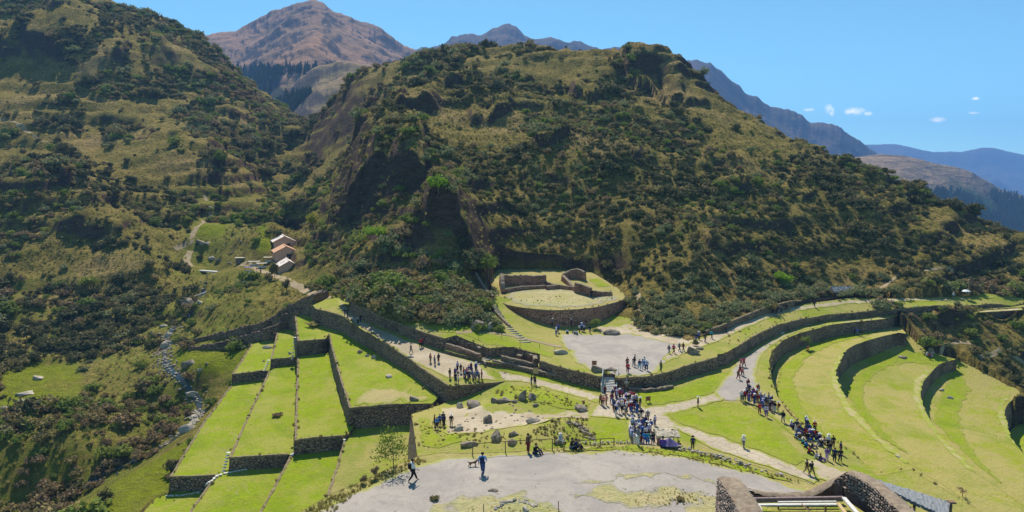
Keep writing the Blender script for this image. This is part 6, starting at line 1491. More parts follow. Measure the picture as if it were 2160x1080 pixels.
# ------------------------------------------------------------------ roofless stone building on the knoll (bottom right)
STONES = [rock_mesh(200 + i, 1) for i in range(4)]
for m in STONES: m.materials.append(m_plain('fieldstone', (0.20, 0.14, 0.11), (0.42, 0.33, 0.27), 3.5, 0.95, 0.8, 0.05) if m is STONES[0] else STONES[0].materials[0])
MT['core'] = m_plain('dark_core_and_shaded_top', (0.08, 0.055, 0.045), (0.14, 0.10, 0.08), 3, 1.0, 0.8, 0.08)
def near_wall(pts, thick, label, faces=(1,), size=.22, rag=.15, budget=290, zb=-27.0, name='fieldstone_wall', lo=-23.2):
    """pts: (px, py, distance) of the middle of the wall top. Every face stone down to what the picture shows is a stone of its own."""
    P = [np.array(PY(*q)) for q in pts]; L = smooth_line(P, .35) if len(P) > 2 else resample(P, .35); n = len(L)
    root = empty(name, tuple(L[0])); tag(root, label, 'wall'); O = L[0]
    NX = []
    for i in range(n):
        a = L[max(0, i - 1)]; b = L[min(n - 1, i + 1)]; t = (b - a)[:2]; t /= np.linalg.norm(t); NX.append((t[1], -t[0]))
    V = []; Fc = []; TVs = []; TFs = []
    for i, p in enumerate(L):
        nx, ny = NX[i]; h = thick / 2 - .06
        for s in (1, -1):
            V.append((p[0] - O[0] + s * nx * (h + .12), p[1] - O[1] + s * ny * (h + .12), zb - O[2])); V.append((p[0] - O[0] + s * nx * h, p[1] - O[1] + s * ny * h, p[2] - O[2] - .1))
        for k, q in enumerate((-1, -.5, 0, .5, 1)):
            TVs.append((p[0] - O[0] + q * nx * (h + .05), p[1] - O[1] + q * ny * (h + .05), p[2] - O[2] + (.10 if k in (1, 2, 3) else -.03) + .12 * float(noise2(i * .7 + k * 3.1, k * 1.3 + p[0]))))
    for i in range(n - 1):
        a = i * 4; Fc += [(a, a + 4, a + 5, a + 1), (a + 2, a + 3, a + 7, a + 6), (a + 1, a + 5, a + 7, a + 3)]
        for k in range(4): q = i * 5 + k; TFs.append((q, q + 5, q + 6, q + 1))
    for e in (0, (n - 1) * 4): Fc.append((e, e + 1, e + 3, e + 2))
    part('core', V, Fc, 'core', root); part('earth_top', TVs, TFs, 'mudtop', root, smooth=True)
    # face stones in rough courses
    rng = np.random.default_rng(len(label)); cand = []
    tot = [0.0]
    for i in range(1, n): tot.append(tot[-1] + float(np.linalg.norm((L[i] - L[i - 1])[:2])))
    for s in faces:
        row = 0; down = 0.10
        while down < 5.0:
            u = rng.uniform(0, size)
            while u < tot[-1]:
                i = min(n - 2, int(np.searchsorted(tot, u)) - 1 if u > 0 else 0); i = max(0, i); k = (u - tot[i]) / max(1e-6, tot[i + 1] - tot[i]); c = L[i] + (L[i + 1] - L[i]) * k
                z = c[2] - down + rng.uniform(-.05, .05)
                if z > lo: cand.append((c[0] + s * NX[i][0] * (thick / 2 - .02 + .03 * down), c[1] + s * NX[i][1] * (thick / 2 - .02 + .03 * down), z, math.atan2(NX[i][1], NX[i][0])))
                u += size * rng.uniform(.95, 1.55)
            down += size * rng.uniform(.68, .85)
    for e, i in (('a', 0), ('b', n - 1)):
        p = L[i]; nx, ny = NX[i]; tdir = np.array((-ny, nx)) * (-1 if e == 'a' else 1)
        for q in np.arange(-thick / 2 + .1, thick / 2, size):
            z = p[2] - .1
            while z > lo: cand.append((p[0] + nx * q + tdir[0] * .03, p[1] + ny * q + tdir[1] * .03, z, math.atan2(tdir[1], tdir[0]))); z -= size * .85
    cand.sort(key=lambda c: c[1] ** 1 - 3 * c[2]); extra = cand[budget:]; cand = cand[:budget]
    def mat4(c):
        sc = (size * .5 * rng.uniform(.7, 1.5), size * .66 * rng.uniform(.7, 1.45), size * .46 * rng.uniform(.7, 1.35))
        return c, sc, (rng.uniform(-.25, .25), rng.uniform(-.25, .25), c[3] + rng.uniform(-.25, .25))
    for c in cand:
        c, sc, ro = mat4(c); o = bpy.data.objects.new('stone', STONES[rng.integers(0, 4)]); COL.objects.link(o); o.parent = root; o.location = (c[0] - O[0], c[1] - O[1], c[2] - O[2]); o.scale = sc; o.rotation_euler = ro
    if extra:
        V = []; Fc = []; bs = [(np.array([v.co[:] for v in m.vertices]), [tuple(p.vertices) for p in m.polygons]) for m in STONES]
        for c in extra:
            c, sc, ro = mat4(c); bv, bf = bs[rng.integers(0, 4)]; k = len(V); ca, sa = math.cos(ro[2]), math.sin(ro[2]); q = bv * np.array(sc)
            for v in q: V.append((c[0] - O[0] + v[0] * ca - v[1] * sa, c[1] - O[1] + v[0] * sa + v[1] * ca, c[2] - O[2] + v[2]))
            Fc += [tuple(k + i for i in f) for f in bf]
        o = part('smaller_stones', V, Fc, STONES[0].materials[0], root); o['kind'] = 'stuff'
    return root
near_wall([(1536,1008,47.5),(1552,1028,45.5),(1572,1058,43.5),(1596,1100,41)], 1.5, 'thick fieldstone wall stump at the left end of the roofless building', faces=(1, -1), budget=280)
near_wall([(1585,1036,50.5),(1625,1042,51),(1665,1044,51.5),(1705,1040,52),(1735,1028,52.3),(1760,1012,52.2),(1785,998,51.5)], .9, 'curved back wall of the roofless building with a dipping earth top', faces=(1, -1), size=.24, budget=240)
near_wall([(1795,996,51),(1820,1004,50),(1850,1022,48.5),(1880,1046,46.5),(1910,1075,44.5),(1945,1110,42)], 1.1, 'long fieldstone wall on the right side of the roofless building', faces=(1, -1), size=.26, budget=290)
fl_ = [PZ(*q) for q in ((1592,1057,-23.35),(1640,1060,-23.4),(1700,1060,-23.4),(1778,1050,-23.35),(1830,1085,-23.4),(1860,1200,-23.5),(1600,1200,-23.5))]
V = [tuple(q) for q in fl_] + [(q[0], q[1], -27.5) for q in fl_]; n_ = len(fl_)
o = part('building_floor', V, [tuple(range(n_))] + [(i, (i + 1) % n_, n_ + (i + 1) % n_, n_ + i) for i in range(n_)], 'grass_dry'); o['kind'] = 'structure'
# timber frame inside
root = empty('timber_frame', PY(1590, 1056, 49.0)); tag(root, 'rectangular frame of painted timbers inside the roofless stone building', 'timber frame'); O = np.array(root.location)
def beam(p, q, w, h, mat, name='beam'):
    a = np.array(PY(*p)) - O; b = np.array(PY(*q)) - O; t = b - a; L_ = np.linalg.norm(t); t /= L_; side = np.cross(t, (0, 0, 1)); side /= np.linalg.norm(side); up = np.cross(side, t); V = []
    for e in (a, b):
        for sx_, sz_ in ((-1, -1), (1, -1), (1, 1), (-1, 1)): V.append(tuple(e + side * sx_ * w / 2 + up * sz_ * h / 2))
    part(name, V, [(0,1,2,3),(7,6,5,4),(0,4,5,1),(1,5,6,2),(2,6,7,3),(3,7,4,0)], mat, root)
beam((1590,1056,49),(1778,1053,49), .12, .30, 'purple_wood'); beam((1590,1051,49),(1778,1048,49), .2, .06, 'purple_wood', 'cap_board')
beam((1598,1065,48),(1768,1064,48), .25, .10, 'pale_wood'); beam((1641,1059,48.5),(1764,1058,48.5), .14, .08, 'pale_wood')
beam((1780,1050,48.5),(1830,1108,43), .28, .12, 'pale_wood'); beam((1768,1062,48),(1800,1106,43.5), .24, .10, 'sign_tan'); beam((1600,1066,48),(1618,1110,43.5), .22, .10, 'pale_wood')
for px, Y in ((1642, 48.2), (1704, 48.2), (1742, 47.6)):
    x, y, z = PY(px, 1066, Y); V = []; Fc = []; tube_v(V, Fc, (x - O[0], y - O[1], z - O[2]), (x - O[0], y - O[1], -25.8 - O[2]), .07); part('post', V, Fc, 'wood', root)
beam((1690,1062,48.2),(1714,1085,45), .06, .06, 'wood', 'brace')
# thatched lean-to outside the right wall
root = empty('thatched_lean_to', PY(1840, 1012, 52)); tag(root, 'long blue grey thatched lean to roof along the outside of the right wall', 'roof'); O = np.array(root.location)
A = np.array(PY(1832, 1006, 54.0)); B = np.array(PY(2004, 1058, 50.5)); C_ = np.array(PY(1846, 1019, 50.5)); D_ = np.array(PY(2000, 1092, 46.5)); rng = np.random.default_rng(4)
V = []; Fc = []; NU, NV_ = 44, 9
for i in range(NU + 1):
    for j in range(NV_ + 1):
        u, v = i / NU, j / NV_; p = (A * (1 - u) + B * u) * (1 - v) + (C_ * (1 - u) + D_ * u) * v; V.append(tuple(p - O + np.array((0, 0, rng.normal() * .035))))
for i in range(NU):
    for j in range(NV_): a = i * (NV_ + 1) + j; Fc.append((a, a + 1, a + NV_ + 2, a + NV_ + 1))
th = part('thatch', V, Fc, 'thatch_blue', root); sm = th.modifiers.new('thickness', 'SOLIDIFY'); sm.thickness = .22
for px, py, Y in ((2006, 1064, 50.3), (1930, 1045, 51)):
    x, y, z = PY(px, py, Y); V = []; Fc = []; tube_v(V, Fc, (x - O[0], y - O[1], z - O[2]), (x - O[0], y - O[1], -28 - O[2]), .1); part('post', V, Fc, 'wood', root)
V = []; Fc = []; x, y, z = PY(2007, 1059, 50.3); box_v(V, Fc, (x - O[0], y - O[1], z - O[2]), (.5, .4, .14)); part('post_cap', V, Fc, 'wood', root)
# ------------------------------------------------------------------ people
def m_objcol(name, rough=0.85):
    M = Mat(name, rough, 0.15); oi = M.n.new('ShaderNodeObjectInfo'); v = M.coord(); n = M.noise(v, 9, 3)
    M.color(M.mix(M.math('MULTIPLY', M.fac(n, 0.35, 0.7), 0.25), oi.outputs['Color'], (0.02, 0.02, 0.02))); M.bump(n, 0.3, 0.02); return M.m
CLOTH = m_objcol('clothing_fabric'); HAIR = m_objcol('hair_and_hats', 0.7)
SKIN = Mat('skin', 0.6, 0.3); SKIN.color((0.38, 0.20, 0.13)); SKIN = SKIN.m
EYE = Mat('dark_eyes', 0.4, 0.4); EYE.color((0.02, 0.015, 0.012)); EYE = EYE.m
def skin_grow(name, V, E, R, root, mats, sub=1):
    me = bpy.data.meshes.new('tmp'); me.from_pydata(V, E, []); o = bpy.data.objects.new('tmp', me); COL.objects.link(o)
    o.modifiers.new('skin', 'SKIN'); o.modifiers.new('sub', 'SUBSURF').levels = sub
    sv = me.skin_vertices[0].data
    for i, r in enumerate(R): sv[i].radius = (r, r) if not isinstance(r, tuple) else r; sv[i].use_root = (i == root)
    bpy.context.view_layer.update(); dg = bpy.context.evaluated_depsgraph_get()
    out = bpy.data.meshes.new_from_object(o.evaluated_get(dg)); out.name = name
    bpy.data.objects.remove(o); bpy.data.meshes.remove(me)
    out.polygons.foreach_set('use_smooth', [True] * len(out.polygons))
    out.materials.clear()
    for m in mats: out.materials.append(m)
    return out
def pose(name, J):
    """J: dict of joints in metres, the figure faces -y. Returns the meshes of the figure."""
    V = []; R = []; E = []; ix = {}
    def add(k, p, r): ix[k] = len(V); V.append(tuple(p)); R.append(r); return ix[k]
    def mid(a, b, t): return tuple(a[i] + (b[i] - a[i]) * t for i in range(3))
    pel, che, nek, hed = J['pelvis'], J['chest'], J['neck'], J['head']
    add('pel', pel, (.125, .10)); add('waist', mid(pel, che, .45), (.115, .09)); add('che', che, (.145, .105)); add('nek0', mid(che, nek, .75), .075); add('nek', nek, .05)
    top = tuple(hed[i] + (hed[i] - nek[i]) * .55 for i in range(3))
    add('jaw', mid(nek, hed, .55), .062); add('hed', hed, .088); add('top', top, .07)
    face = (0, -1, 0); add('nose', (hed[0], hed[1] - .105, hed[2] - .012), .012); 
    E += [(0, 1), (1, 2), (2, 3), (3, 4), (4, 5), (5, 6), (6, 7), (6, 8)]
    for s in 'LR':
        e = add('ear' + s, (hed[0] + (.092 if s == 'L' else -.092), hed[1] + .01, hed[2] - .01), .016); E.append((6, e))
        sh, el, wr = J['sh' + s], J['el' + s], J['wr' + s]
        a = add('sh' + s, sh, .058); b = add('el' + s, el, .042); c = add('wr' + s, wr, .028); E += [(2, a), (a, b), (b, c)]
        d = np.array(wr) - np.array(el); d /= np.linalg.norm(d); side = np.cross(d, (0, -1, 0)); side = side / (np.linalg.norm(side) + 1e-6); f = np.cross(side, d)
        pm = np.array(wr) + d * .06; h = add('palm' + s, pm, .034); E.append((c, h))
        for q, (off, ln) in enumerate(((-.028, .065), (-.009, .078), (.010, .074), (.027, .055))):
            k1 = add('f%d%s' % (q, s), pm + f * off + d * (.03 + ln * .5), .0095); k2 = add('g%d%s' % (q, s), pm + f * off * 1.15 + d * (.02 + ln) + side * .02, .008); E += [(h, k1), (k1, k2)]
        t1 = add('t' + s, pm - f * .045 + d * .015, .0105); E.append((h, t1))
        hp, kn, an = J['hip' + s], J['kn' + s], J['an' + s]; to = J.get('to' + s, (an[0], an[1] - .15, max(.03, an[2] - .05)))
        a = add('hip' + s, hp, .09); b = add('kn' + s, kn, .06); b2 = add('calf' + s, mid(kn, an, .3), .058); c = add('an' + s, an, .038); d_ = add('to' + s, to, .036); E += [(0, a), (a, b), (b, b2), (b2, c), (c, d_)]
    body = skin_grow('body', V, E, R, 0, [SKIN, EYE])
    # eyes set into the face
    bm = bmesh.new(); bm.from_mesh(body)
    for s in (-1, 1):
        r = bmesh.ops.create_icosphere(bm, subdivisions=1, radius=.013, matrix=Matrix.Translation(Vector((hed[0] + s * .032, hed[1] - .083, hed[2] + .012))))
        for v in r['verts']:
            for f in v.link_faces: f.material_index = 1
    bm.to_mesh(body); bm.free()
    # shirt
    def sub_skin(keys, rr, edges, rt=0):
        return skin_grow('cloth', [V[ix[k]] if isinstance(k, str) else k for k in keys], edges, rr, rt, [CLOTH])
    k = ['pel', 'waist', 'che', 'nek0', 'shL', 'elL', 'shR', 'elR']; Vl = [V[ix[q]] for q in k] + [mid(J['elL'], J['wrL'], .75), mid(J['elR'], J['wrR'], .75)]
    shirt = skin_grow('shirt', Vl, [(0, 1), (1, 2), (2, 3), (2, 4), (4, 5), (2, 6), (6, 7), (5, 8), (7, 9)], [(.155, .125), (.145, .115), (.17, .13), .078, .078, .058, .078, .058, .046, .046], 2, [CLOTH])
    k = ['pel', 'hipL', 'knL', 'hipR', 'knR']; Vl = [V[ix[q]] for q in k] + [mid(J['knL'], J['anL'], .92), mid(J['knR'], J['anR'], .92)]
    trou = skin_grow('trousers', Vl, [(0, 1), (1, 2), (0, 3), (3, 4), (2, 5), (4, 6)], [(.15, .12), .108, .082, .108, .082, .062, .062], 0, [CLOTH])
    sh = skin_grow('shoes', [J['anL'], tuple(np.array(J.get('toL', (J['anL'][0], J['anL'][1] - .15, .04)))), J['anR'], tuple(np.array(J.get('toR', (J['anR'][0], J['anR'][1] - .15, .04))))], [(0, 1), (2, 3)], [.055, .045, .055, .045], 0, [CLOTH], 1) if False else None
    hr = bmesh.new(); bmesh.ops.create_icosphere(hr, subdivisions=2, radius=.112, matrix=Matrix.Translation(Vector((hed[0], hed[1] + .018, hed[2] + .035))))
    dl = [v for v in hr.verts if v.co.y < hed[1] - .03 and v.co.z < hed[2] + .05 or v.co.z < hed[2] - .05]; bmesh.ops.delete(hr, geom=dl, context='VERTS'); hair = bpy.data.meshes.new('hair'); hr.to_mesh(hair); hr.free(); hair.materials.append(HAIR)
    ht = bmesh.new(); c = Vector((hed[0], hed[1], hed[2] + .075))
    bmesh.ops.create_cone(ht, cap_ends=True, segments=16, radius1=.20, radius2=.19, depth=.018, matrix=Matrix.Translation(c)); bmesh.ops.create_cone(ht, cap_ends=True, segments=14, radius1=.112, radius2=.085, depth=.11, matrix=Matrix.Translation(c + Vector((0, 0, .06))))
    hat = bpy.data.meshes.new('hat'); ht.to_mesh(hat); ht.free(); hat.materials.append(HAIR)
    bp = bmesh.new(); che_ = Vector(che); bmesh.ops.create_cube(bp, size=1, matrix=Matrix.Translation(che_ + Vector((0, .20, -.08))) @ Matrix.Diagonal(Vector((.28, .17, .42, 1)))); bmesh.ops.bevel(bp, geom=bp.edges[:], offset=.05, segments=2, affect='EDGES')
    pack = bpy.data.meshes.new('backpack'); bp.to_mesh(pack); bp.free(); pack.materials.append(CLOTH)
    cmr = bmesh.new(); w = (np.array(J['wrL']) + np.array(J['wrR'])) / 2; bmesh.ops.create_cube(cmr, size=1, matrix=Matrix.Translation(Vector(w) + Vector((0, -.10, .02))) @ Matrix.Diagonal(Vector((.14, .07, .10, 1)))); bmesh.ops.create_cone(cmr, cap_ends=True, segments=10, radius1=.035, radius2=.035, depth=.10, matrix=Matrix.Translation(Vector(w) + Vector((0, -.17, .02))) @ Matrix.Rotation(math.pi / 2, 4, 'X'))
    camr = bpy.data.meshes.new('camera'); cmr.to_mesh(camr); cmr.free(); camr.materials.append(CLOTH)
    return dict(body=body, shirt=shirt, trousers=trou, hair=hair, hat=hat, backpack=pack, camera=camr)
def J_(**k):
    d = dict(pelvis=(0, 0, .95), chest=(0, .01, 1.28), neck=(0, 0, 1.46), head=(0, -.01, 1.60), shL=(.185, .01, 1.39), elL=(.235, .03, 1.12), wrL=(.25, -.03, .88), shR=(-.185, .01, 1.39), elR=(-.235, .03, 1.12), wrR=(-.25, -.03, .88),
             hipL=(.09, 0, .90), knL=(.105, -.01, .49), anL=(.11, .02, .08), hipR=(-.09, 0, .90), knR=(-.105, -.01, .49), anR=(-.11, .02, .08)); d.update(k); return d
POSES = dict(
    stand=pose('stand', J_()),
    easy=pose('easy', J_(pelvis=(.03, 0, .94), elL=(.29, .06, 1.14), wrL=(.17, -.05, .99), knR=(-.15, -.05, .49), anR=(-.2, -.02, .08), toR=(-.26, -.15, .04))),
    walk=pose('walk', J_(knL=(.10, -.16, .53), anL=(.10, -.30, .10), toL=(.10, -.44, .08), knR=(-.10, .06, .50), anR=(-.10, .32, .13), toR=(-.10, .24, .03), elL=(.24, .14, 1.13), wrL=(.24, .10, .90), elR=(-.24, -.08, 1.13), wrR=(-.22, -.26, .97))),
    photo=pose('photo', J_(elL=(.25, -.10, 1.20), wrL=(.10, -.28, 1.36), elR=(-.25, -.10, 1.20), wrR=(-.10, -.28, 1.36), anL=(.15, -.05, .08), anR=(-.15, .08, .08))),
    sit=pose('sit', J_(pelvis=(0, 0, .16), chest=(0, -.06, .50), neck=(0, -.09, .69), head=(0, -.12, .83), shL=(.185, -.06, .61), elL=(.24, -.20, .42), wrL=(.14, -.36, .38), shR=(-.185, -.06, .61), elR=(-.24, -.20, .42), wrR=(-.14, -.36, .38),
                       hipL=(.09, -.03, .15), knL=(.13, -.40, .42), anL=(.12, -.62, .08), toL=(.12, -.76, .04), hipR=(-.09, -.03, .15), knR=(-.13, -.40, .42), anR=(-.12, -.62, .08), toR=(-.12, -.76, .04))),
    seat=pose('seat', J_(pelvis=(0, 0, .50), chest=(0, -.02, .84), neck=(0, -.04, 1.03), head=(0, -.06, 1.17), shL=(.185, -.02, .95), elL=(.24, -.08, .72), wrL=(.14, -.30, .64), shR=(-.185, -.02, .95), elR=(-.24, -.08, .72), wrR=(-.14, -.30, .64),
                        hipL=(.09, -.03, .49), knL=(.12, -.44, .48), anL=(.12, -.46, .08), toL=(.12, -.60, .04), hipR=(-.09, -.03, .49), knR=(-.12, -.44, .48), anR=(-.12, -.46, .08), toR=(-.12, -.60, .04))))
CL = dict(navy=(.015, .025, .09), blue=(.03, .10, .42), brightblue=(.01, .22, .70), lightblue=(.25, .38, .65), white=(.72, .72, .74), cream=(.62, .55, .42), grey=(.20, .20, .22), black=(.012, .012, .014), red=(.50, .025, .02), maroon=(.18, .015, .03),
          pink=(.62, .16, .24), salmon=(.62, .22, .16), purple=(.16, .07, .34), lilac=(.50, .44, .66), turquoise=(.02, .40, .50), green=(.06, .16, .05), olive=(.16, .15, .06), brown=(.14, .07, .04), tan=(.42, .30, .18), orange=(.65, .18, .03), jeans=(.04, .08, .20), khaki=(.30, .24, .15), yellow=(.6, .45, .05))
NAMES = dict(brightblue='bright blue', lightblue='light blue')
used_labels = set()
def person(px, py, top='navy', legs='black', head='hair', pose_='stand', face=0.0, pack=None, where='', group=None, cam_=False, label=None, scale=None, on=None):
    h = on or hitp(px, py)
    if h is None: return
    h = Vector(h); k = scale or random.uniform(.94, 1.06)
    root = empty('person', tuple(h), face); root.scale = (k * 1.2, k * 1.2, k * 1.06)
    if label is None:
        nm = lambda c: NAMES.get(c, c)
        first = {'sit': 'seated person', 'seat': 'seated person', 'walk': 'walking person'}.get(pose_, 'person')
        bits = [first, nm(top) + ' top', nm(legs) + ' trousers'] + ([nm(head) + ' hat'] if head != 'hair' else ['bareheaded']) + ([nm(pack) + ' backpack'] if pack else [])
        label = ', '.join(bits) + ', ' + where
        if len(label.split()) > 16: label = label.replace('bareheaded, ', '')
    q = label; 
    tag(root, q, 'person', group)
    P = POSES[pose_]; c4 = lambda c: CL[c] + (1,)
    for key, colr in (('body', None), ('shirt', top), ('trousers', legs), ('hair', 'black') if head == 'hair' else ('hat', head)):
        o = bpy.data.objects.new(key, P[key]); COL.objects.link(o); o.parent = root
        if colr: o.color = c4(colr)
    if pack: o = bpy.data.objects.new('backpack', P['backpack']); COL.objects.link(o); o.parent = root; o.color = c4(pack)
    if cam_: o = bpy.data.objects.new('camera', P['camera']); COL.objects.link(o); o.parent = root; o.color = c4('black')
    return root
# the two men near the camera
person(871, 1016, 'white', 'black', 'hair', 'walk', math.pi * .62, 'black', cam_=False, label='walking man in white shirt, dark vest and black trousers on the gravel at left', scale=1.04)
person(1018, 1001, 'lightblue', 'jeans', 'hair', 'walk', math.pi * .95, 'navy', label='man in light blue shirt and jeans with a dark backpack walking beside the dog', scale=1.04)
# small groups and single figures: (px, py, top, legs, head, pose, facing, backpack)
def crew(where, rows, group=None):
    seen = {}
    for r in rows:
        r = list(r) + [None] * (8 - len(r)); px, py, top, legs, head, ps, fc, pk = r
        person(px, py, top, legs or 'black', head or 'hair', ps or random.choice(('stand', 'easy')), fc if fc is not None else random.uniform(0, 6.28), pk, where, group)
crew('at the far end of the footpath', [(727,668,'black','grey','hair','walk',3),(733,667,'navy','black','hair','walk',3),(755,684,'grey','black','hair','walk',0),(760,680,'black','navy','hair','walk',0)])
crew('in the middle of the footpath', [(867,746,'navy','grey','hair','walk',1.2),(887,733,'red','black','hair','walk',.3),(891,731,'maroon','black','hair','walk',.3),(908,765,'salmon','khaki','hair','stand',1),(917,770,'grey','jeans','hair','easy',2),(925,765,'black','brown','hair','stand',4)])
crew('group at the diagonal wall corner', [(949,798,'brown','tan','hair','stand',1),(960,796,'purple','navy','cream','stand'),(965,783,'lilac','black','hair'),(972,787,'black','grey','hair'),(978,794,'red','black','hair'),(984,797,'pink','black','hair'),
    (989,791,'purple','black','hair'),(994,784,'maroon','navy','white'),(1004,785,'blue','black','white'),(1016,799,'salmon','black','hair','stand'),(967,812,'white','grey','hair','stand'),(961,807,'black','navy','hair'),(990,803,'navy','black','cream'),(1001,804,'grey','navy','hair'),(1007,801,'blue','grey','black'),(997,798,'lilac','jeans','hair'),(981,801,'lightblue','black','hair'),(1011,806,'navy','tan','hair')])
crew('beside the tan notice board post', [(1121,812,'black','grey','hair','stand'),(1128,813,'brown','black','hair','easy')])
crew('in the corner lawn group', [(917,898,'maroon','black','hair','stand'),(922,905,'brightblue','black','hair','easy'),(928,898,'blue','navy','hair','stand'),(937,900,'navy','black','hair','easy'),(935,893,'black','brown','hair','stand'),(952,899,'black','tan','white','stand')])
crew('behind the metal rail fence', [(1114,955,'brown','maroon','hair','stand',2),(1128,958,'black','navy','hair','sit',1),(1204,946,'black','grey','hair','sit',1.4),(1213,947,'navy','black','hair','sit',1.2)])
person(1181, 935, 'lightblue', 'white', 'white', 'seat', .8, None, label='person in light blue top and white trousers sitting on a rock behind the rail')
r_ = rock(1181, 937, 26, 15, 'squat dark boulder used as a seat behind the rail fence', rz=.3)
crew('on top of the half round platform', [(1247,628,'black','navy','hair','stand',2.5),(1288,628,'tan','khaki','hair','walk',1.2)])
crew('in shade below the platform wall', [(1165,689,'grey','black','white','stand'),(1173,707,'white','blue','white','stand'),(1177,701,'blue','black','hair'),(1196,703,'white','black','hair','sit'),(1205,690,'navy','black','white','stand'),(1213,703,'white','navy','hair','sit'),(1218,706,'lightblue','black','hair','sit'),
    (1222,702,'white','brown','hair','stand'),(1227,698,'lightblue','navy','white','stand'),(1232,700,'lilac','black','hair','stand'),(1244,703,'black','grey','hair','easy')])
crew('in the group above the plaza steps', [(1324,787,'red','maroon','hair','stand',3),(1323,775,'maroon','black','hair'),(1337,774,'black','grey','hair'),(1339,769,'black','brown','hair'),(1349,780,'navy','turquoise','hair'),(1355,778,'lightblue','white','hair'),(1359,775,'white','blue','hair'),(1364,782,'lightblue','navy','white')])
crew('alone right of the plaza group', [(1394,783,'olive','green','hair','stand',2)])
crew('on the path right of plaza', [(1411,747,'black','grey','hair','walk',2),(1421,746,'red','black','hair','walk',2),(1433,741,'grey','black','white','walk',2),(1441,741,'maroon','black','hair','walk',2)])
crew('lower end of upper footpath', [(1468,721,'navy','blue','hair','walk',2.2),(1474,718,'blue','black','white','walk',2),(1487,722,'black','navy','hair','walk',2.2),(1501,715,'turquoise','black','hair','walk',2),(1531,702,'brown','black','hair','walk',2)])
crew('far along the upper footpath', [(1631,662,'black','navy','hair','walk',2),(1637,663,'brown','black','hair','walk',2),(1643,662,'navy','grey','hair','walk',2),(1648,660,'grey','black','hair','walk',2),(1659,655,'black','brown','hair','walk',2),(1718,648,'navy','black','hair','walk',2)])
crew('on the distant far right paths', [(2011,631,'white','grey','white','walk',2),(1931,660,'white','lightblue','white','walk',2),(1936,660,'blue','lilac','hair','walk',2),(2016,659,'black','navy','hair','walk',2),(2021,660,'white','black','hair','walk',2)])
crew('far end of first curved lawn', [(1802,707,'navy','black','hair'),(1808,708,'blue','grey','hair'),(1817,711,'black','olive','hair')])
crew('near the second curved lawn rock', [(1954,752,'white','tan','cream','sit',.5),(1959,753,'red','black','hair','sit',0),(1965,752,'pink','white','white','sit',-.5)])
crew('beneath the small curved lawn tree', [(1704,744,'orange','red','hair','easy',1)])
crew('on the gravel road', [(1569,774,'red','maroon','hair','walk',.4),(1563,774,'pink','salmon','hair','walk',.2),(1561,791,'maroon','red','hair','walk',.3),(1557,801,'brown','maroon','hair','walk',.3),(1566,794,'salmon','brown','hair','walk',.3)])
crew('at the foot of the plaza steps', [(1310,822,'tan','khaki','white','stand',2),(1321,823,'cream','tan','white','stand',3)])
crew('left edge of the main crowd', [(1267,853,'brown','black','hair'),(1272,857,'salmon','brown','hair'),(1279,855,'salmon','tan','hair'),(1276,834,'maroon','black','hair')])
crew('on the paving right of crowd', [(1350,862,'black','tan','white','stand'),(1352,886,'black','cream','hair','stand'),(1366,890,'grey','tan','white','stand'),(1381,899,'lilac','grey','hair','stand')])
crew('alone on the paved path between lawns', [(1472,860,'black','tan','white','stand',1.2)])
crew('walking alone on the lower right path', [(1568,945,'white','grey','white','walk',2.4)])
crew('just behind the roofless building', [(1701,1000,'brown','khaki','hair','walk',.6),(1712,1004,'black','olive','hair','walk',.6,'black')])
crew('on the path beside the lowest house', [(550,580,'black','navy','hair','walk',1),(573,594,'grey','olive','hair','walk',1)])
# dense crowds: colours are dealt so that no two people of one crowd look the same
def crowd(where, centres, palette, seed, poses=('stand', 'easy'), group=None, hats=('hair', 'hair', 'white', 'cream', 'black', 'lilac')):
    rng = random.Random(seed); seen = set(); legs = ['black', 'navy', 'grey', 'jeans', 'tan', 'khaki', 'white', 'maroon', 'brown', 'blue']
    for px, py in centres:
        for _ in range(200):
            c = (rng.choice(palette), rng.choice(legs), rng.choice(hats), rng.choice((None, None, None, 'black', 'red', 'navy', 'blue')))
            if c not in seen and c[0] != c[1]: break
        seen.add(c); person(px, py, c[0], c[1], c[2], rng.choice(poses), rng.uniform(0, 6.28), c[3], where, group)
cool = ['navy', 'blue', 'purple', 'lilac', 'white', 'grey', 'black', 'lightblue', 'maroon', 'navy', 'navy']
crowd('main crowd below the plaza steps', [(1290,852),(1298,836),(1294,866),(1301,846),(1307,843),(1313,841),(1304,872),(1309,858),(1321,851),(1316,862),(1322,872),(1328,864),(1331,872),(1336,866),(1342,854),(1344,872),(1337,848),(1329,845),(1319,879),(1334,858),(1299,878),(1326,855),(1341,863),(1312,870),(1292,842)],
      ['navy', 'purple', 'lilac', 'maroon', 'pink', 'white', 'grey', 'blue', 'black', 'red', 'navy'], 3)
crowd('packed crowd left of thatched stall', [(1333,902),(1336,908),(1347,906),(1349,919),(1356,906),(1361,903),(1365,914),(1332,935),(1339,937),(1333,919),(1344,926),(1348,934),(1353,934),(1357,922),(1369,922),(1341,912),(1329,925),(1372,910),(1362,926),(1352,913),(1345,940)], ['navy', 'blue', 'black', 'lightblue', 'white', 'lilac', 'purple', 'grey'], 5)
crew('front row left of thatched stall', [(1360,938,'brightblue','blue','hair','easy',3),(1366,937,'turquoise','brightblue','hair','stand',3),(1377,938,'black','navy','black','stand',3)])
crew('near the thatched stall', [(1389,941,'black','maroon','hair','stand',3),(1398,944,'purple','navy','hair','sit',3),(1432,945,'maroon','brown','hair','sit',3),(1461,948,'navy','black','black','stand',3)])
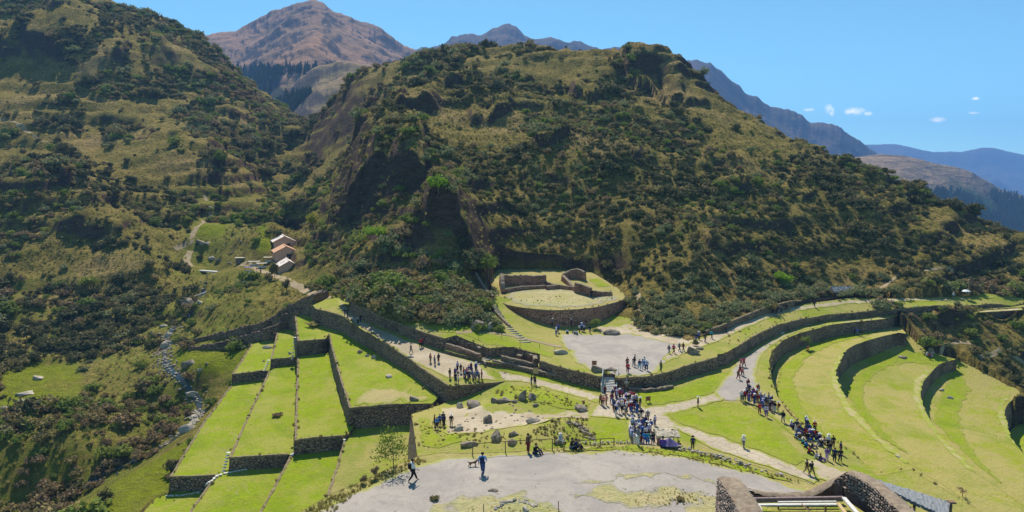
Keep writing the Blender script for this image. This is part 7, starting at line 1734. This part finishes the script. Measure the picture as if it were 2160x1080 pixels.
crowd('queue at the gravel road bend', [(1564,847),(1570,846),(1578,822),(1580,832),(1580,850),(1586,844),(1591,854),(1598,852),(1599,830),(1595,845),(1604,850),(1607,856),(1574,840),(1612,852),(1616,858),(1609,864),(1620,862),(1624,868),(1629,866),(1634,869),(1641,870),(1621,852),(1628,857),(1588,838)],
      ['purple', 'navy', 'blue', 'maroon', 'lilac', 'white', 'grey', 'black', 'red'], 7)
crew('in front of the queue at the road bend', [(1602,873,'red','maroon','hair','stand',3),(1616,880,'lilac','purple','hair','stand',3),(1651,892,'black','grey','hair','easy',3,'black')])
crowd('resting group along the dirt track', [(1667,900),(1673,906),(1680,912),(1678,924),(1684,918),(1693,918),(1700,900),(1702,910),(1707,906),(1711,914),(1704,926),(1697,926),(1690,910),(1716,920),(1722,918),(1712,928),(1728,928),(1722,932),(1733,941),(1738,936),(1687,928),(1708,918)],
      ['navy', 'purple', 'maroon', 'black', 'grey', 'white', 'blue', 'lilac', 'brown'], 9, poses=('sit', 'sit', 'sit', 'easy'))
crew('lower end of the resting group', [(1692,936,'turquoise','navy','cream','sit',1),(1698,944,'brightblue','black','hair','sit',1),(1705,956,'red','black','hair','sit',1),(1712,945,'navy','grey','hair','sit',1),(1720,967,'lilac','white','hair','sit',1),(1728,972,'black','purple','hair','sit',1),(1718,912,'red','black','cream','easy',3)])
crew('group right of the resting people', [(1747,944,'white','black','white','stand'),(1757,946,'black','brown','hair','easy'),(1744,972,'purple','lilac','hair','stand'),(1760,974,'navy','black','hair','stand'),(1772,975,'black','navy','hair','easy'),(1773,958,'navy','maroon','hair','stand'),(1750,958,'black','grey','hair','stand')])
# the dog
g = hitp(997, 985); root = empty('dog', tuple(g), 1.9); tag(root, 'small brown dog trotting left of the man in jeans', 'dog')
DV = [(0, .22, .33), (0, 0, .32), (0, -.20, .34), (0, -.30, .44), (0, -.38, .47), (0, -.47, .44), (0, .34, .42), (0, .42, .52), (.03, -.36, .54), (-.03, -.36, .54)]
DE = [(0, 1), (1, 2), (2, 3), (3, 4), (4, 5), (0, 6), (6, 7), (4, 8), (4, 9)]; DR = [.075, .075, .095, .06, .06, .028, .02, .012, .018, .018]
for s in (-1, 1):
    k = len(DV); DV += [(s * .06, -.20, .22), (s * .06, -.22 - .05 * s, .11), (s * .06, -.20 - .08 * s, .02)]; DE += [(2, k), (k, k + 1), (k + 1, k + 2)]; DR += [.035, .022, .02]
    k = len(DV); DV += [(s * .06, .17, .24), (s * .06, .26 + .04 * s, .13), (s * .06, .22 + .07 * s, .02)]; DE += [(0, k), (k, k + 1), (k + 1, k + 2)]; DR += [.045, .022, .02]
fur = Mat('brown_fur', 0.9, 0.1); fur.color((0.16, 0.085, 0.045)); dm = skin_grow('fur_body', DV, DE, DR, 1, [fur.m]); o = link('body', dm, parent=root); o.scale = (1.15,) * 3
# ------------------------------------------------------------------ single trees and bushes one can point at
def tree(px, py, h, crown_r, crown_h, mat, label, name='tree', trunk_r=.18, n=5, leaves=110, leaf=.28, cat='tree', dense=True, lean=(0, 0), seed=1, group=None):
    g = hitp(px, py)
    if g is None: return
    rng = np.random.default_rng(seed + int(px)); root = empty(name, tuple(g)); tag(root, label, cat, group)
    V = []; Fc = []; top = np.array((lean[0], lean[1], h - crown_h * .5)); tube_v(V, Fc, (0, 0, -.4), top * .55, trunk_r, 7, trunk_r * .75); tube_v(V, Fc, top * .55, top, trunk_r * .75, 6, trunk_r * .35)
    cs = []
    for i in range(n):
        a = 6.283 * i / n + rng.uniform(-.5, .5); q = rng.uniform(.35, .62) * crown_r if i else 0; c = np.array((lean[0] + q * math.cos(a), lean[1] + q * math.sin(a), h - crown_h * rng.uniform(.3, .72))); cs.append(c)
        tube_v(V, Fc, top * rng.uniform(.5, .8), c, trunk_r * .4, 5, trunk_r * .12)
    part('trunk', V, Fc, 'bark', root)
    V = []; Fc = []
    for c in cs:
        r = crown_r * rng.uniform(.42, .6); rz = crown_h * rng.uniform(.28, .4)
        if dense: core_blob(V, Fc, c, (r * .8, r * .8, rz * .8), rng)
        leaf_cloud(V, Fc, c, (r, r, rz), leaves, leaf, rng, shell=.6 if dense else .25)
    o = link('crown', mesh_py('crown', V, Fc, False), parent=root, mats=[LEAF[mat]])
tree(925, 408, 5.0, 3.6, 5.0, 'lime', 'bright lime green tree on top of the dark rock spur', leaf=.4)
tree(1030, 588, 6.6, 4.2, 4.6, 'green', 'round fresh green tree with a visible trunk left above the platform', leaves=170, leaf=.3)
tree(660, 494, 9.5, 3.0, 8.0, 'yellow', 'tall yellowish tree on the slope above the houses', dense=False, leaves=150, leaf=.35)
tree(1700, 738, 2.9, 1.3, 1.5, 'green', 'small umbrella shaped green tree on the first curved lawn', trunk_r=.07, leaf=.16)
tree(1258, 694, 2.3, 1.5, 1.5, 'green', 'small round green tree at the foot of the platform wall', trunk_r=.07, leaf=.16)
tree(864, 288, 3.0, 3.2, 3.0, 'green', 'light green bush perched above the big cliff', name='bush', cat='bush', leaf=.4)
tree(140, 332, 7.5, 6.0, 7.0, 'dark', 'large round dark green tree beside the dry field on the left hill', leaf=.6, leaves=160)
tree(112, 326, 5.0, 4.0, 4.5, 'green', 'lighter green bush left of the large round dark tree', name='bush', cat='bush', leaf=.5)
tree(527, 356, 9.0, 3.0, 8.0, 'dark', 'slim dark green tree in the upper valley', leaf=.5, leaves=150)
tree(466, 352, 8.0, 3.0, 7.0, 'green', 'slim lighter tree left of the dark one in the upper valley', leaf=.5)
tree(1655, 602, 3.6, 2.9, 3.4, 'lime', 'bright green bush standing out on the slope above the upper path', name='bush', cat='bush', leaf=.3)
tree(800, 512, 4.8, 4.6, 4.2, 'lime', 'broad lime green bush below the big cliff', name='bush', cat='bush', leaf=.4)
tree(760, 520, 4.0, 3.6, 3.6, 'green', 'green bush left of the broad lime green one', name='bush', cat='bush', leaf=.4)
tree(580, 590, 5.5, 2.0, 5.0, 'dark', 'dark shrub tree beside the path below the houses', trunk_r=.1)
tree(605, 616, 3.8, 1.4, 3.5, 'dark', 'narrow dark bush at the path bend below the houses', name='bush', cat='bush', leaf=.2)
tree(192, 612, 5.0, 4.2, 4.5, 'green', 'light green rounded tree on the lower left slope', leaf=.4)
tree(830, 988, 4.0, 1.8, 4.4, 'green', 'sparse twiggy bush on the lawn below the high wall', name='bush', cat='bush', trunk_r=.04, dense=False, leaves=110, leaf=.085, n=11)
tree(792, 1010, 1.0, .38, .8, 'brown', 'small dry bush at the gravel edge left of the walking man', name='bush', cat='bush', trunk_r=.03, leaf=.06)
tree(768, 1020, .7, .3, .6, 'brown', 'lowest dry tuft at the gravel edge', name='bush', cat='bush', trunk_r=.03, leaf=.06)
tree(224, 1064, 3.0, 1.2, 2.9, 'dark', 'single dark green bush on the sloping grass at the bottom left', name='bush', cat='bush', trunk_r=.08, leaf=.18)
tree(918, 1056, .4, .4, .4, 'olive', 'low grey green plant on the gravel at the bottom edge', name='plant', cat='plant', trunk_r=.02, leaf=.06)
tree(1435, 1057, .35, .38, .35, 'olive', 'low green plant among the straw patches on the gravel', name='plant', cat='plant', trunk_r=.02, leaf=.06)
tree(2030, 1048, 1.6, 1.0, 1.2, 'brown', 'dry leafless bush on the rim of the first curved lawn', name='bush', cat='bush', trunk_r=.05, dense=False, leaves=40, leaf=.08)
tree(663, 688, 1.0, 2.0, .9, 'straw', 'low grassy clump on the highest lawn corner', name='plant', cat='plant', trunk_r=.04, leaf=.22)
tree(586, 878, .5, 1.0, .45, 'brown', 'small dry clump in the middle of the lawn', name='plant', cat='plant', trunk_r=.03, leaf=.14)
tree(1468, 730, 1.3, .7, 1.2, 'olive', 'small bush beside the rocks at the plaza exit', name='bush', cat='bush', trunk_r=.04, leaf=.15)
tree(800, 652, 1.6, 1.1, 1.4, 'olive', 'low bush with reddish tips behind the footpath wall', name='bush', cat='bush', trunk_r=.05, leaf=.2)
tree(935, 112, 5.5, 1.8, 5, 'dark', 'little tree on the skyline at the left end of the hilltop', leaf=.5, n=3); tree(1025, 110, 6.5, 2.6, 5.5, 'dark', 'dark tree on the skyline in the middle of the hilltop', leaf=.5, n=4)
tree(995, 111, 4.5, 1.6, 4, 'dark', 'small dark tree left of the middle one on the skyline', leaf=.5, n=3); tree(1300, 150, 5.0, 3.4, 4.5, 'dark', 'dark bush left of the rocky crag at the hilltop', leaf=.6)
